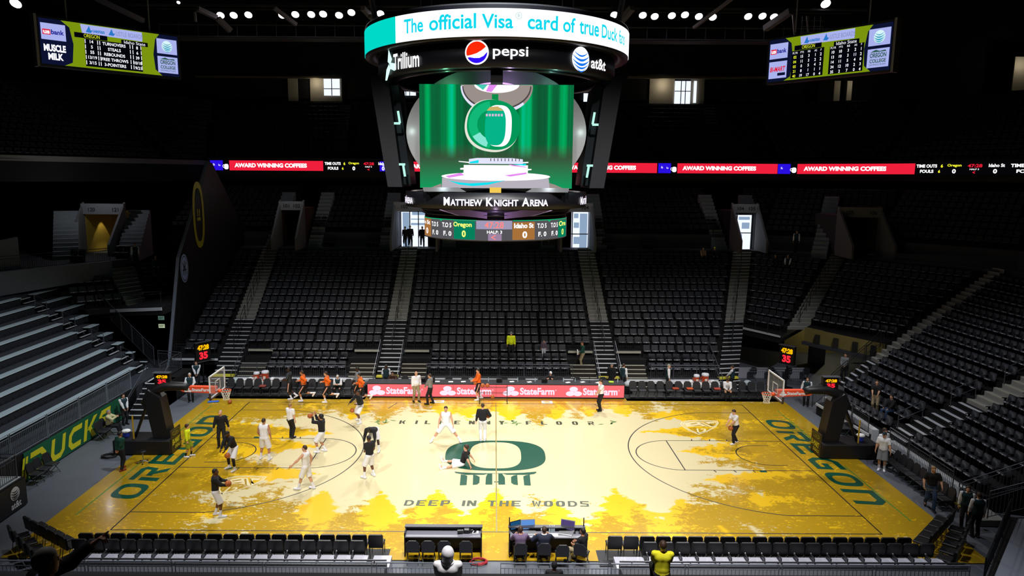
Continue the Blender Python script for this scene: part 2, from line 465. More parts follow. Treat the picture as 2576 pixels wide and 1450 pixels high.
for P in ULS:
    deck_path(P, 9, 8.45, 0.42, 0.8, M_WALLD)
    strip_wall(P, 7.2, 8.45, M_CONCD, 'landing_wall', .2)
UPW = [(-37.5, 0), (-35, 14), (-34.3, 18), (-26.3, 33.6), (26, 33.6), (33, 29), (40, 20.5), (44, 8), (44, -10)]
UU = deck_path(UPW, 14, 14.1, 0.47, 0.74, M_WALLD)
# fascia below the ribbon board and the pale ledge of the left balcony
RIB = [(-26.05, 33.05), (26.2, 33.05), (33.2, 28.6), (40.2, 20.2), (44.2, 8)]
strip_wall(RIB, 12.9, 14.6, mat('fascia', '2b2422', 0.8), 'trim_far', 0.5)
strip_wall([(-37.5, 0), (-34.6, 17.6), (-26.2, 33.2)], 13.95, 14.35, mat('ledge', '77736f', 0.8), 'trim_left', 0.5)
strip_wall([(-37.5, 0), (-34.6, 17.6), (-26.2, 33.2)], 12.5, 13.95, M_WALLD, 'trim_left', 0.5)
# ceiling slab under the upper bowl, so the tier has a floor
MB().prism([(-48, 34), (52, 34), (52, 44), (-48, 44)], 12.6, 12.9).build('upper_slab', M_WALLD, kind='structure')

# divider wall between the far stand and the corner on the left
M_DIV = mat('divider_black', '0d0d10', 0.6)
dv = [(11.3, 0.0), (12.2, 1.5), (14.3, 7.65), (20.0, 14.0), (20.6, 13.9), (26, 9.2), (31, 8), (31, 0.0)]
b = MB(); n = len(dv)
b.add([(-21.0, y, z) for y, z in dv]+[(-20.8, y, z) for y, z in dv],
      [tuple(range(n)), tuple(range(2*n-1, n-1, -1))]+[(i, n+i, n+(i+1) % n, (i+1) % n) for i in range(n)])
wd_ = b.build('wall_divider', M_DIV, kind='structure')
b = MB()
for (p, q) in zip(dv[1:3], dv[2:4]): b.bar((-20.93, *p), (-20.93, *q), 0.2, 0.1)
b.bar((-20.93, *dv[0]), (-20.93, *dv[1]), 0.12, 0.08)
b.build('wall_cap', mat('wall_cap', '6d7484', 0.5), kind='structure')
fm = plane_map((-20.79, 0, 0), (0, 1, 0), (0, 0, 1))
o_ = sup(17.6, 10.3, .95, 2.3, 2.4, 40); i_ = sup(17.6, 10.3, 0.62, 1.85, 2.4, 40)
flat('wall_emblem', mat('wall_emblem_yellow', 'a8a018', 0.6), [ringpoly(o_, i_), rect(17.3, 9.9, 17.9, 10.12), rect(17.35, 10.2, 17.5, 10.7), rect(17.65, 10.2, 17.8, 10.7)], fm, None, 0.02,
     label='tall yellow letter O emblem painted on the black divider wall', cat='sign')
s_ = thing('round_seal', 'round pale blue seal hanging low on the black divider wall', 'sign', (-20.76, 14.75, 6.9))
fm = plane_map((0, 0, 0), (0, 1, 0), (0, 0, 1))
flat('disc', mat('seal_blue', '9fb4ee', 0.5), [disc(0, 0, 0.62, 0.95)], fm, s_, 0.01)
flat('crest', mat('seal_line', '26304c', 0.5), [ringpoly(sup(0, 0, .54, .84), sup(0, 0, .49, .78)), strokes([[(-.25, -.4), (-.1, .1), (-.28, .4)], [(.25, -.4), (.1, .1), (.28, .4)], [(0, -.5), (0, .5)], [(-.3, -.1), (.3, -.1)]], .07)], fm, s_, 0.02)

# ------------------------------------------------------------------ vomitory portals behind the far landing
M_DAY = em('daylight_glass', 'e8f0ff', 1.15)
M_PORT = mat('portal_wall', '6d6b6e', 0.8)
def portal(x0, x1, y, nums, inner, zt=11.0, zb=10.3, zf=7.3, lab='', day=None, ang=0.0, doors=None):
    """header with section numbers, sloping parapets either side, passage behind"""
    w_ = x1-x0; cx = (x0+x1)/2
    t = thing('section_portal', lab, 'portal', (cx, y, zf), ang)
    MB().box((0, 0.15, (zt+zb)/2-zf), (w_+.3, .3, zt-zb)).build('header', M_GREYP, t)
    for s in (-1, 1):
        xx = s*(w_/2+.08); b = MB()
        b.add([(xx-.08, 0.3, 0), (xx-.08, -2.4, 0), (xx-.08, -2.4, .95), (xx-.08, 0.3, zt-zf+.1), (xx+.08, 0.3, 0), (xx+.08, -2.4, 0), (xx+.08, -2.4, .95), (xx+.08, 0.3, zt-zf+.1)],
              [(0, 1, 2, 3), (7, 6, 5, 4), (0, 4, 5, 1), (1, 5, 6, 2), (2, 6, 7, 3), (3, 7, 4, 0)])
        b.build('parapet', M_PORT, t)
    b = MB()
    for s in (-1, 1): b.box((s*(w_/2+.02), 2.2, (zb-zf)/2), (.1, 3.9, zb-zf))
    b.box((0, 2.2, zb-zf+.05), (w_, 3.9, .1))
    b.build('passage', inner, t)
    if day is None: MB().box((0, 4.1, (zb-zf)/2), (w_, .1, zb-zf)).build('passage_end', inner, t)
    fm = plane_map((0, 0, 0), (1, 0, 0), (0, 0, 1))
    sh = [txt(nums[0], -w_*.36, zb-zf+.2, .3, bold=.02), txt(nums[1], w_*.42, zb-zf+.2, .3, align='r', bold=.02)]
    flat('number_lettering', mat('ink_black', '08080a', 0.6), sh, fm, t, 0.01)
    return t
M_PASS = mat('passage_dark', '15151a', 0.8)
portal(-17.3, -15.6, 25.2, ('101', '102'), mat('passage_rust', '4a2a20', 0.8), lab='section portal with dark reddish passage under the header 101 102')
P2 = portal(-8.1, -4.7, 25.2, ('102', '103'), mat('passage_pale', 'a9aeb8', 0.7), lab='bright daylit portal behind the left side of the scoreboard bottom', day=1)
P3 = portal(5.1, 7.6, 25.2, ('103', '104'), mat('passage_pale', 'a9aeb8', 0.7), lab='bright daylit portal just right of the scoreboard bottom', day=1)
P4 = portal(19.15, 21.0, 25.4, ('104', '105'), M_PASS, lab='bright daylit portal above the far right aisle by the corner', day=1)
portal(25.95, 28.9, 21.6, ('105', '106'), mat('passage_grey', '3a3a40', 0.8), lab='unlit grey section portal under the header 105 106', zt=10.95, zb=10.2)
t = portal(-31.35, -28.4, 22.0, ('120', '121'), mat('passage_yellow', 'b39c3c', 0.8), lab='yellow-lit section portal under the header 120 121', zt=10.85, zb=10.05, zf=7.0)
# small downlights inside the yellow passage
for dx in (-0.9, 0.2, 0.9):
    ld = bpy.data.lights.new('downlight', 'SPOT'); ld.energy = 60; ld.spot_size = R(75); ld.color = (1, .85, .5); ld.shadow_soft_size = .05
    lo = bpy.data.objects.new('downlight', ld); COL.objects.link(lo); lo.location = (-29.9+dx, 24.3, 9.95)
# glazed doors that let daylight into the portals
k = 0
def daylight(x0, x1, y, z0, z1, mull, trans, detail):
    global k; k += 1
    t = thing('window_%d' % k, None, None, ((x0+x1)/2, y, z0)); t['kind'] = 'structure'
    w_ = x1-x0; h = z1-z0
    fm = plane_map((0, 0, 0), (1, 0, 0), (0, 0, 1))
    flat('pane', M_DAY, [rect(-w_/2, 0, w_/2, h)], fm, t)
    b = MB()
    for q in mull: b.box((q*w_/2, -.05, h/2), (.07, .08, h))
    for q in trans: b.box((0, -.05, q*h), (w_, .08, .07))
    b.build('window_frame', M_RAILD, t)
    if detail:
        flat('street_view', em('street_blue', '9db7d6', 0.8), [rect(-w_*.45+w_*.9*a, h*bb, -w_*.45+w_*.9*c, h*d) for a, bb, c, d in detail], fm, t, 0.01)
    return t
daylight(-7.75, -5.6, 26.1, 7.35, 10.28, (-.35, .3), (.98,), [(.35, .6, 1, .66), (.35, .75, 1, .78), (.4, .88, 1, .97), (.0, .0, .28, .95)])
daylight(6.15, 7.5, 26.1, 7.35, 10.28, (-.9,), (.38,), [(.1, .1, .5, .3), (.5, 0, 1, .95), (.1, .55, .45, .7), (.1, .82, .4, .95)])
daylight(19.3, 20.85, 26.1, 7.3, 10.1, (-.55,), (.48,), [(0, 0, .22, 1), (.5, .6, .95, .78), (.3, .86, .95, .95), (.45, .1, .55, .45)])

# ------------------------------------------------------------------ top concourse: lit wall pieces and windows
M_CWALL = mat('concourse_wall', 'b3aa98', 0.8)
MB().box((0, 44.6, 27.5), (110, .4, 13)).build('wall_concourse', M_WALLD, kind='structure')
strip_wall([(-31, 43.4), (-16.0, 43.4)], 22.95, 23.12, mat('soffit', '6e6450', 0.8), 'trim_soffit', .5)
strip_wall([(13.5, 43.4), (24, 43.4), (33, 42)], 23.15, 23.35, mat('soffit', '6e6450', 0.8), 'trim_soffit', .5)
def cpanel(x0, x1, z0, z1, y=44.3, m=M_CWALL):
    MB().box(((x0+x1)/2, y, (z0+z1)/2), (x1-x0, .15, z1-z0)).build('concourse_panel', m, kind='structure')
cpanel(-21.7, -20.7, 20.4, 23.0); cpanel(-19.4, -16.1, 20.4, 23.0); cpanel(15.9, 18.5, 20.7, 23.2); cpanel(20.2, 21.6, 20.7, 23.2)
cpanel(34.3, 34.9, 20.9, 22.9, 42.5); cpanel(35.6, 36.1, 20.9, 22.9, 42.5); cpanel(52, 54, 22, 25.3, 42.0)
daylight(-17.95, -16.3, 44.15, 21.3, 23.1, (0,), (.38,), [])
daylight(18.5, 20.15, 44.15, 20.7, 23.0, (-.2, .35), (.55,), [])
daylight(20.45, 20.75, 44.05, 20.8, 23.0, (), (), [])
daylight(9.05, 10.1, 44.15, 20.85, 21.7, (.6,), (), [])
daylight(-10.0, -8.4, 44.15, 21.35, 21.75, (-.3, .2), (), [])
for lx in (-18.7, 17.2, 36, 52.5):
    ld = bpy.data.lights.new('concourse_lamp', 'POINT'); ld.energy = 26; ld.color = (1, .9, .7); ld.shadow_soft_size = .1
    lo = bpy.data.objects.new('concourse_lamp', ld); COL.objects.link(lo); lo.location = (lx, 43.4 if abs(lx) < 30 else 41, 22.6 if abs(lx) < 50 else 24.5)

for x, y, z, e in ((-29.6, 19.3, 12.2, 90), (-16.4, 23.5, 12.3, 30), (-6.5, 23.5, 12.3, 30), (6.3, 23.5, 12.3, 30), (20.0, 23.5, 12.3, 25)):  # point lights added to brighten the portal headers, their source is unseen
    ld = bpy.data.lights.new('portal_fill', 'POINT'); ld.energy = e; ld.color = (.9, .93, 1); ld.shadow_soft_size = .1
    lo = bpy.data.objects.new('portal_fill', ld); COL.objects.link(lo); lo.location = (x, y, z)
# ------------------------------------------------------------------ stadium seats
M_SEAT = mat('seat_fabric', '2a2b31', 0.55, spec=0.4, noise=0.15, nscale=30)
M_SEATP = mat('seat_shell', '18181c', 0.4)
M_EDGE = mat('seat_edge_highlight', '82848c', .35)  # front edge of the seat, its highlight put into the lighter grey
M_PLATE = mat('seat_plate', 'e8eaee', 0.4)
def seat_parts():
    bk = MB().box((0, .2, .60), (.46, .075, .38), rx=R(-13), ch=.03)
    st = MB().box((0, .06, .43), (.46, .27, .09), rx=R(-16), ch=.03)
    ar = MB()
    ar.box((-.262, .1, .28), (.035, .10, .56)); ar.box((-.262, .05, .57), (.05, .26, .04), ch=.012)
    pl = MB().box((0, -.098, .455), (.075, .014, .036))
    ed = MB().box((0, -.085, .455), (.40, .02, .06), ch=.008)
    return bk, st, ar, pl, ed
SEATS = []      # (x, y, z, rz, block, row, index from the aisle, count)
def fill_block(name, L, Rr, i0, i1, skip=lambda i: (0, 0), dep=0.55, pitch=.53, gap=None, zf=zr, mar=.12):
    for i in range(i0, i1):
        l, r, l2, r2 = (Vector(q) for q in (L(i), Rr(i), L(i+1), Rr(i+1)))
        f = dep/0.8
        p, q = l+(l2-l)*f, r+(r2-r)*f
        d = (q-p); w_ = d.length; d.normalize(); fr = Vector((d.y, -d.x)); rz = math.atan2(fr.y, fr.x)+PI/2
        g = gap(i) if gap else 0.0
        sl, sr = skip(i); n = int((w_-2*mar-sl-sr+g)/(pitch+g/4)) if g else int((w_-2*mar-sl-sr)/pitch)
        n = max(0, n); tot = n*pitch+g*((n-1)//4)
        s0 = sl+mar+(w_-2*mar-sl-sr-tot)/2
        for k in range(n):
            c = p+d*(s0+pitch*(k+.5)+g*(k//4))
            SEATS.append((c.x, c.y, zf(i), rz, name, i, k, n))
gp = lambda i: 0.11 if i < 7 else 0.0
sk = lambda a, c: (lambda i: (a, c) if i < 3 else (0, 0))
fill_block('far left wing', F1L, A1L, 2, 16, gap=gp)
fill_block('far section left of middle', A1R, A2L, 0, 16, skip=sk(1.6, 1.7), gap=gp)
fill_block('far middle section', A2R, A3L, 0, 16, skip=sk(1.7, 1.6), gap=gp)
fill_block('far section right of middle', A3R, A4L, 0, 16, skip=sk(1.7, 0), gap=gp)
fill_block('far right corner', A4R, A5L, 6, 16)
fill_block('corner above the tunnel', A5R, A6L, 7, 16)
fill_block('end stand beyond its stairs', A6R, A7L, 0, 16, gap=gp)
fill_block('end stand near its gate', A7R, A8L, 0, 16, gap=gp)
# left corner above the left tunnel
zL1 = lambda i: 4.35+.53*i
L1L = Lp(0, (-26.9, 13.2), 3, (-29.5, 14.3)); L1R = Lp(0, (-24.7, 14.75), 3, (-26.5, 16.5))
L2L = Lp(0, (-24.2, 16.3), 3, (-25.5, 18.0)); L2R = Lp(0, (-23.1, 16.9), 3, (-23.6, 19.3))
riser_block('seating_riser', L1L, L1R, 0, 4, M_RISER, zf=zL1, dfr=4.0)
riser_block('seating_riser', L2L, L2R, 0, 4, M_RISER, zf=zL1, dfr=4.0)
fill_block('left corner beside the bleachers', L1L, L1R, 0, 4, zf=zL1)
fill_block('left corner beside the divider wall', L2L, L2R, 0, 4, zf=zL1)
# stairs between the two left corner blocks
lo, ns = MB(), MB()
for k in range(10):
    i = k*.45; z = zL1(i); l, r, l2, r2 = (Vector(q) for q in (L1R(i), L2L(i), L1R(i+.45), L2L(i+.45)))
    lo.hexa([(*l, z-.3), (*r, z-.3), (*r2, z-.3), (*l2, z-.3), (*l, z), (*r, z), (*r2, z), (*l2, z)])
    d = (l2-l)*.45
    ns.hexa([(*l, z), (*r, z), (*(r+d), z), (*(l+d), z), (*l, z+.02), (*r, z+.02), (*(r+d), z+.02), (*(l+d), z+.02)])
o = lo.build('corner_stairs', M_CONC, kind='structure'); n2 = MB(); n2.v = [tuple(Vector(v)-o.location) for v in ns.v]; n2.f = ns.f; n2.build('nosing', M_NOSEC, o)

def in_frame(x, y, z, mx=30):
    d = Vector((x, y, z))-CAM_P; dp = d.dot(CF)
    if dp < 1: return None
    px, py = 1245.6+FPX*d.dot(CR)/dp, 725-FPX*d.dot(CU)/dp
    return dp if -mx < px < 2576+mx and -mx < py < 1450+mx else None
cand = []
for s in SEATS:
    dp = in_frame(s[0], s[1], s[2]+.6, 0)
    if dp is not None: cand.append((dp, s))
cand.sort(key=lambda t: t[0])
near = cand[:300]; nearset = set(id(t[1]) for t in near)
bk, st, ar, pl, ed = seat_parts()
proto = None
for dp, s in near:
    x, y, z, rz, blk, i, k, n = s
    lab = 'black arena seat, %s row up, %s from far end, %s' % (nth(i), nth(k), blk)
    if proto is None:
        proto = thing('arena_seat', lab, 'seat', (x, y, z), rz, 'black arena seats nearest the camera')
        bk.build('backrest', M_SEAT, proto, True); st.build('seat', M_SEAT, proto, True); ar.build('armrest', M_SEATP, proto); pl.build('number_plate', M_PLATE, proto); ed.build('seat_edge_highlight', M_EDGE, proto)
    else:
        copy_tree(proto, (x, y, z), rz, lab)
# every farther seat of the bowl in one object
LOW = MB(); bk2 = MB().box((0, .2, .60), (.46, .075, .38), rx=R(-13), ch=.03); st2 = MB().box((0, .06, .43), (.46, .27, .09), rx=R(-16))
ar2 = MB().box((-.262, .1, .28), (.035, .10, .56)); pl2 = MB().box((0, -.1, .455), (.08, .016, .036)); ed2 = MB().box((0, -.085, .455), (.40, .02, .06))
TV = np.array(bk2.v+st2.v+ar2.v+pl2.v+ed2.v); TF = []
n0 = 0; TM = []
for q, mi in ((bk2, 0), (st2, 0), (ar2, 1), (pl2, 2), (ed2, 3)):
    TF += [tuple(a+n0 for a in f) for f in q.f]; TM += [mi]*len(q.f); n0 += len(q.v)
far = [s for s in SEATS if id(s) not in nearset and in_frame(s[0], s[1], s[2]+.6, 60) is not None]
# seats of the upper rows and the upper bowl (hardly lit)
def deck_seats(pts, nor, n, z0, dz, dy, out):
    for i in range(n):
        for k in range(len(pts)-1):
            a, c = pts[k]+nor[k]*dy*(i+.6), pts[k+1]+nor[k+1]*dy*(i+.6); d = c-a; L_ = d.length; d.normalize(); fr = Vector((d.y, -d.x)); rz = math.atan2(fr.y, fr.x)+PI/2
            for q in range(int(L_/.54)):
                if q % 26 in (24, 25): continue
                p = a+d*(.27+.54*q); out.append((p.x, p.y, z0+dz*i, rz))
ex = []
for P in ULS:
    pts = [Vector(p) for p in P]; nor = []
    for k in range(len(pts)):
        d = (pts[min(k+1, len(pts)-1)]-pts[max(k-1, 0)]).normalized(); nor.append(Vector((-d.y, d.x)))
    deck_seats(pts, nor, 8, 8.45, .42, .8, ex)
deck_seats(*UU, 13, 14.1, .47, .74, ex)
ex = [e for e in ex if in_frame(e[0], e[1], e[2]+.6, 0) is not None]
allf = [(s[0], s[1], s[2], s[3]) for s in far]+ex
A = np.array(allf); c, s_ = np.cos(A[:, 3]), np.sin(A[:, 3])
VX = A[:, None, 0]+c[:, None]*TV[None, :, 0]-s_[:, None]*TV[None, :, 1]
VY = A[:, None, 1]+s_[:, None]*TV[None, :, 0]+c[:, None]*TV[None, :, 1]
VZ = A[:, None, 2]+TV[None, :, 2]
VV = np.stack([VX, VY, VZ], -1).reshape(-1, 3)
FF = []; nv = len(TV)
for q in range(len(allf)):
    o_ = q*nv; FF += [tuple(a+o_ for a in f) for f in TF]
me = bpy.data.meshes.new('arena_seats'); me.from_pydata(VV.tolist(), [], FF); me.update()
M_UP = mat('upper_seat_shaded', '0a0a0d', .6); M_UPP = mat('upper_plate_shaded', '55575c', .4)  # darker copies of the seat colours, shade of the upper bowl painted in
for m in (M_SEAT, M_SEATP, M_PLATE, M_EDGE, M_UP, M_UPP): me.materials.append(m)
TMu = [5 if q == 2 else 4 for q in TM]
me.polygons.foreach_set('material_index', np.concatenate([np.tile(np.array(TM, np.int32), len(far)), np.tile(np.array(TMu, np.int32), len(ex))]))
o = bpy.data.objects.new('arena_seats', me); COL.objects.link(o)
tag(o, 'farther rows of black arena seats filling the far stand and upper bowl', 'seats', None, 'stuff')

# ------------------------------------------------------------------ guard rails
def rail(p0, p1, h=1.07, label='', group=None, infill=True, mid=True, m=None, name='guard_rail', dz1=None, nposts=None, top2=True, base=.06):
    """rail panel between two base points (may slope): frame plus a baluster infill"""
    m = m or M_RAIL
    a, c = Vector(p0), Vector(p1); L_ = (Vector((c.x, c.y, 0))-Vector((a.x, a.y, 0))).length
    t = thing(name, label, 'railing', p0, 0, group)
    d = c-a; up = Vector((0, 0, 1)); fr, inf = MB(), MB()
    fr.tube([up*.0, up*h, d+up*h, d], .024, 6)
    if top2: fr.tube([up*(h-.16), d+up*(h-.16)], .016, 5)
    fr.tube([up*base, d+up*base], .016, 5)
    fr.build('frame', m, t)
    if infill:
        n = max(2, int(L_/.115))
        for k in range(1, n):
            q = d*(k/n); inf.bar(q+up*base, q+up*(h-.16), .013)
        inf.build('baluster_infill', m, t)
    return t
k = 0
def rail_run(P0, P1, n, h, lab, grp, **kw):
    a, c = Vector(P0), Vector(P1)
    for q in range(n):
        f0, f1 = (q+.02)/n, (q+.98)/n
        rail(a+(c-a)*f0, a+(c-a)*f1, h, lab % nth(q), grp, **kw)
G = 'guard rails in front of the far stand'
rail_run((-16.2, 10.62, Z0), (-9.3, 10.62, Z0), 5, .95, '%s guard rail from the left below the far section left of the middle', G)
rail_run((-4.35, 10.62, Z0), (4.8, 10.62, Z0), 6, .95, '%s guard rail from the left below the middle far section', G)
rail_run((9.6, 10.62, Z0), (13.9, 10.62, Z0), 3, .95, '%s guard rail from the left below the far section right of the middle', G)
rail_run((-20.6, 12.2, zr(2)), (-18.0, 12.2, zr(2)), 2, .95, '%s guard rail from the left below the far left wing', G, m=M_RAILD)
a0, a1 = Vector(A4R(5.45)), Vector(A5L(5.45))
rail_run((a0.x, a0.y, zr(6)), (a1.x, a1.y, zr(6)), 3, .9, '%s guard rail from the left along the far right corner', G, m=M_RAILD)
# centre handrails of the far aisles
def handrail(pts, h, lab, grp, m=M_RAILD, name='handrail', nb=2):
    t = thing(name, lab, 'railing', pts[0], 0, grp); o0 = Vector(pts[0]); up = Vector((0, 0, 1))
    P = [Vector(p)-o0 for p in pts]
    b = MB(); b.tube([P[0]]+[p+up*h for p in P]+[P[-1]], .022, 5); b.build('top_rail', m, t)
    b = MB(); b.tube([P[0]+up*h*.5, P[-1]+up*h*.5], .015, 5); b.build('mid_rail', m, t)
    return t
for (L, Rr, nm) in ((A1L, A1R, 'far aisle by the left wing'), (A2L, A2R, 'far aisle left of the middle section'), (A3L, A3R, 'far aisle right of the middle section'), (A4L, A4R, 'far aisle by the right corner'), (A5L, A5R, 'corner aisle above the tunnel')):
    i0 = 7.5 if L is A5L else 3.0
    for q in range(4 if L is A5L else 6):
        ia, ib = i0+q*2.3, i0+q*2.3+1.5
        if ib > 17: break
        pa = (Vector(L(ia))+Vector(Rr(ia)))/2; pb = (Vector(L(ib))+Vector(Rr(ib)))/2
        handrail([(pa.x, pa.y, zr(ia)), (pb.x, pb.y, zr(ib))], .9, '%s centre handrail up the %s' % (nth(q), nm), 'centre handrails of the aisles')
# side rails and side stairs where the far aisles meet the floor
for (L, Rr, sides, nm) in ((A1L, A1R, (1,), 'left'), (A2L, A2R, (-1, 1), 'left middle'), (A3L, A3R, (-1, 1), 'right middle'), (A4L, A4R, (-1,), 'right')):
    for s in sides:
        p = Vector(L(0)) if s < 0 else Vector(Rr(0))
        handrail([(p.x+s*.06, p.y-.9, 0.0), (p.x+s*.06, p.y+2.3, zr(2.2))], 1.0, 'sloping pale handrail on the %s side of the %s far aisle' % ('left' if s < 0 else 'right', nm), 'sloping handrails at the foot of the far aisles', m=M_RAIL)
        if nm == 'left' and s < 0 or nm == 'right': continue
        b, e = MB(), MB()
        for k in range(6):
            z = Z0+.19*(k-3)*1.0+.2; y0 = 10.35+.3*k
            x0, x1 = sorted((p.x+s*.14, p.x+s*1.75))
            b.box(((x0+x1)/2, y0+.16, z/2-.02), (x1-x0, .32, z)); e.box(((x0+x1)/2, y0+.05, z+.0), (x1-x0, .1, .03))
        x0, x1 = sorted((p.x+s*.14, p.x+s*1.75))
        e.box(((x0+x1)/2, 13.2, zr(3)-.03), (x1-x0, .1, .14))
        o = b.build('side_steps', mat('side_step_brown', '2b2520', .8), kind='structure'); n2 = MB(); n2.v = [tuple(Vector(v)-o.location) for v in e.v]; n2.f = e.f; n2.build('nosing', M_NOSEC, o)
        rail((x0, 13.2, zr(3)), (x1, 13.2, zr(3)), .9, 'short guard rail above the side steps on the %s of the %s far aisle' % ('left' if s < 0 else 'right', nm), 'short guard rails above the side steps', m=M_RAILD)
# white front kerb of the floor-level platform of the far stand
for x0, x1 in ((-16.2, -9.2), (-4.4, 4.9), (9.5, 13.9)):
    MB().box(((x0+x1)/2, 10.5, .5), (x1-x0, .12, .16)).build('platform_edge', M_NOSE, kind='structure')
# landing rails and the dark wheelchair-bay fittings behind the top row
for q, (x0, x1) in enumerate(((-15.2, -8.4), (-4.4, 4.9), (8.0, 15.6))):
    rail((x0, 25.0, 7.3), (x1, 25.0, 7.3), .75, 'long low rail on the landing behind the top row, %s from the left' % nth(q), 'landing rails behind the top row', m=M_RAILD, top2=False)
def bay_chair(x, y, z, lab):
    t = thing('bay_chair', lab, 'chair', (x, y, z), 0, 'dark chairs on the landing behind the top row')
    for dx in (-.28, .28):
        MB().box((dx, .12, .62), (.5, .08, .5), rx=R(-10), ch=.03).build('backrest', M_SEATP, t)
        MB().box((dx, -.12, .4), (.48, .42, .08), ch=.02).build('seat', M_SEATP, t)
    MB().box((0, 0, .18), (.9, .3, .36)).build('base', M_RAILD, t)
for q, x in enumerate((-13.6, -10.0, -2.6, 0.2, 2.9, 4.3, 9.2, 12.4)):
    bay_chair(x, 25.8, 7.3, '%s pair of dark chairs along the landing, counted from the left' % nth(q))
# ------------------------------------------------------------------ wooden court with tree-silhouette stain
CX0, CX1, CY0, CY1, CZ = -17.05, 17.05, -9.62, 8.72, 0.012
rng = np.random.default_rng(11)
step = 0.06
gx = np.arange(CX0, CX1+step/2, step); gy = np.arange(CY0, CY1+step/2, step)
gx[-1] = CX1; gy[-1] = CY1
XX, YY = np.meshgrid(gx, gy)
def trees(s, d, lst, saw=0.55):
    """signed depth inside a row of conifers: s along the edge, d distance in from the edge"""
    f = np.full(s.shape, -9.0)
    for (c, h, w_, ph) in lst:
        t = h-d                                   # below the tip
        half = np.maximum(0, t)*w_*(0.72+0.28*np.abs(((t*1.5+ph) % 1.0)*2-1))
        half = np.minimum(half, 2.2)
        f = np.maximum(f, np.minimum((half-np.abs(s-c))*1.2, t))
    return f
dn, df, dl, dr = YY-CY0, CY1-YY, XX-CX0, CX1-XX
def row(n, a, c, hm, hv, wm):
    return [(a+(c-a)*(k+.5+rng.uniform(-.3, .3))/n, hm+rng.uniform(-hv, hv), wm*rng.uniform(.8, 1.25), rng.uniform(0, 1)) for k in range(n)]
side = lambda s: 3.0+4.2*np.clip((np.abs(s)-3.0)/9.0, 0, 1)      # stands taller towards the ends
nearT = [(c, h*1.0+(1.6 if abs(c) > 8 else 0), w_, p) for c, h, w_, p in row(15, -15, 15, 4.2, .7, .52)]+[(0.3, 5.1, .45, .2), (-9.0, 6.0, .6, .4), (9.5, 6.2, .55, .1)]
farT = [(c, h+(1.6 if abs(c) > 8 else 0), w_, p) for c, h, w_, p in row(15, -15, 15, 2.5, .6, .6)]+[(-6.2, 5.0, .42, .3), (2.2, 4.9, .42, .6), (4.5, 4.0, .5, .2)]
leftT = row(8, -9, 9, 7.6, 1.1, .42); rightT = row(8, -9, 9, 7.4, 1.2, .42)
F2 = np.maximum.reduce([trees(XX, dn, nearT), trees(XX, df, farT), trees(YY, dl, leftT), trees(YY, dr, rightT)])
nearL = [(c, h+.9, .62, p) for c, h, w_, p in row(7, -9, 9, 4.4, .7, .7)]; farL = [(c, h+.5, .7, p) for c, h, w_, p in row(8, -9, 9, 3.2, .6, .7)]
leftL = row(5, -8, 8, 8.6, .9, .5); rightL = row(5, -8, 8, 8.6, .9, .5)
F1 = np.maximum.reduce([trees(XX, dn, nearL), trees(XX, df, farL), trees(YY, dl, leftL), trees(YY, dr, rightL)])
# bare gaps that let the pale floor run out to the ends, and pale trunks at the near and far edges
edge = np.minimum(np.minimum(dn, df), np.minimum(dl, dr))
trunk = np.full(XX.shape, 0.0)
for c, lean in ((1.6, .5), (2.6, .25), (-1.0, -.3), (-7.3, .4), (-6.6, .2), (8.8, -.4), (9.9, -.3), (5.6, .2), (-3.2, .15)):
    xx = c+lean*(dn-1)*.55
    trunk = np.maximum(trunk, np.clip(1-np.abs(XX-xx)/.16, 0, 1)*(dn > .3)*(dn < 2.6))
for c, lean in ((-5.2, .5), (-4.5, .5), (3.5, .6), (4.2, .5), (-10, .4), (9.3, .5)):
    xx = c+lean*(df-1)*.5
    trunk = np.maximum(trunk, np.clip(1-np.abs(XX-xx)/.14, 0, 1)*(df > .5)*(df < 2.4))
nyy, nxx = XX.shape
idx = np.arange(nyy*nxx).reshape(nyy, nxx)
quads = np.stack([idx[:-1, :-1], idx[:-1, 1:], idx[1:, 1:], idx[1:, :-1]], -1).reshape(-1, 4)
co = np.stack([XX, YY, np.zeros_like(XX)], -1).reshape(-1, 3)
n0 = len(co)
bc = [(CX0, CY0), (CX1, CY0), (CX1, CY1), (CX0, CY1)]
me = bpy.data.meshes.new('court_floor')
faces = quads.tolist()
me.from_pydata(co.tolist(), [], faces); me.update()
for nm, A_ in (('dark_stain', F2), ('light_stain', F1), ('edge', edge), ('trunk', trunk)):
    at = me.attributes.new(nm, 'FLOAT', 'POINT'); at.data.foreach_set('value', A_.ravel().astype(np.float32))
court = bpy.data.objects.new('court_floor', me); COL.objects.link(court); court.location = (0, 0, CZ); court['kind'] = 'structure'
m = bpy.data.materials.new('stained_maple'); m.use_nodes = True; nt = m.node_tree; B_ = nt.nodes['Principled BSDF']; me.materials.append(m)
def N(t, **k):
    n = nt.nodes.new(t)
    for a, v in k.items(): setattr(n, a, v)
    return n
def LK(a, c): nt.links.new(a, c)
def attr(nm): n = N('ShaderNodeAttribute'); n.attribute_name = nm; return n.outputs['Fac']
def math_(op, a, c, clamp=False):
    n = N('ShaderNodeMath', operation=op, use_clamp=clamp)
    for i_, v in enumerate((a, c)):
        if isinstance(v, (int, float)): n.inputs[i_].default_value = v
        else: LK(v, n.inputs[i_])
    return n.outputs[0]
tc = N('ShaderNodeTexCoord')
def noise(scale, sx=1, sy=1, det=3, rough=.6, dist=0.0):
    mp = N('ShaderNodeMapping'); mp.inputs['Scale'].default_value = (sx, sy, 1); LK(tc.outputs['Object'], mp.inputs[0])
    n = N('ShaderNodeTexNoise'); n.inputs['Scale'].default_value = scale; n.inputs['Detail'].default_value = det; n.inputs['Roughness'].default_value = rough; n.inputs['Distortion'].default_value = dist
    LK(mp.outputs[0], n.inputs['Vector']); return n.outputs['Fac']
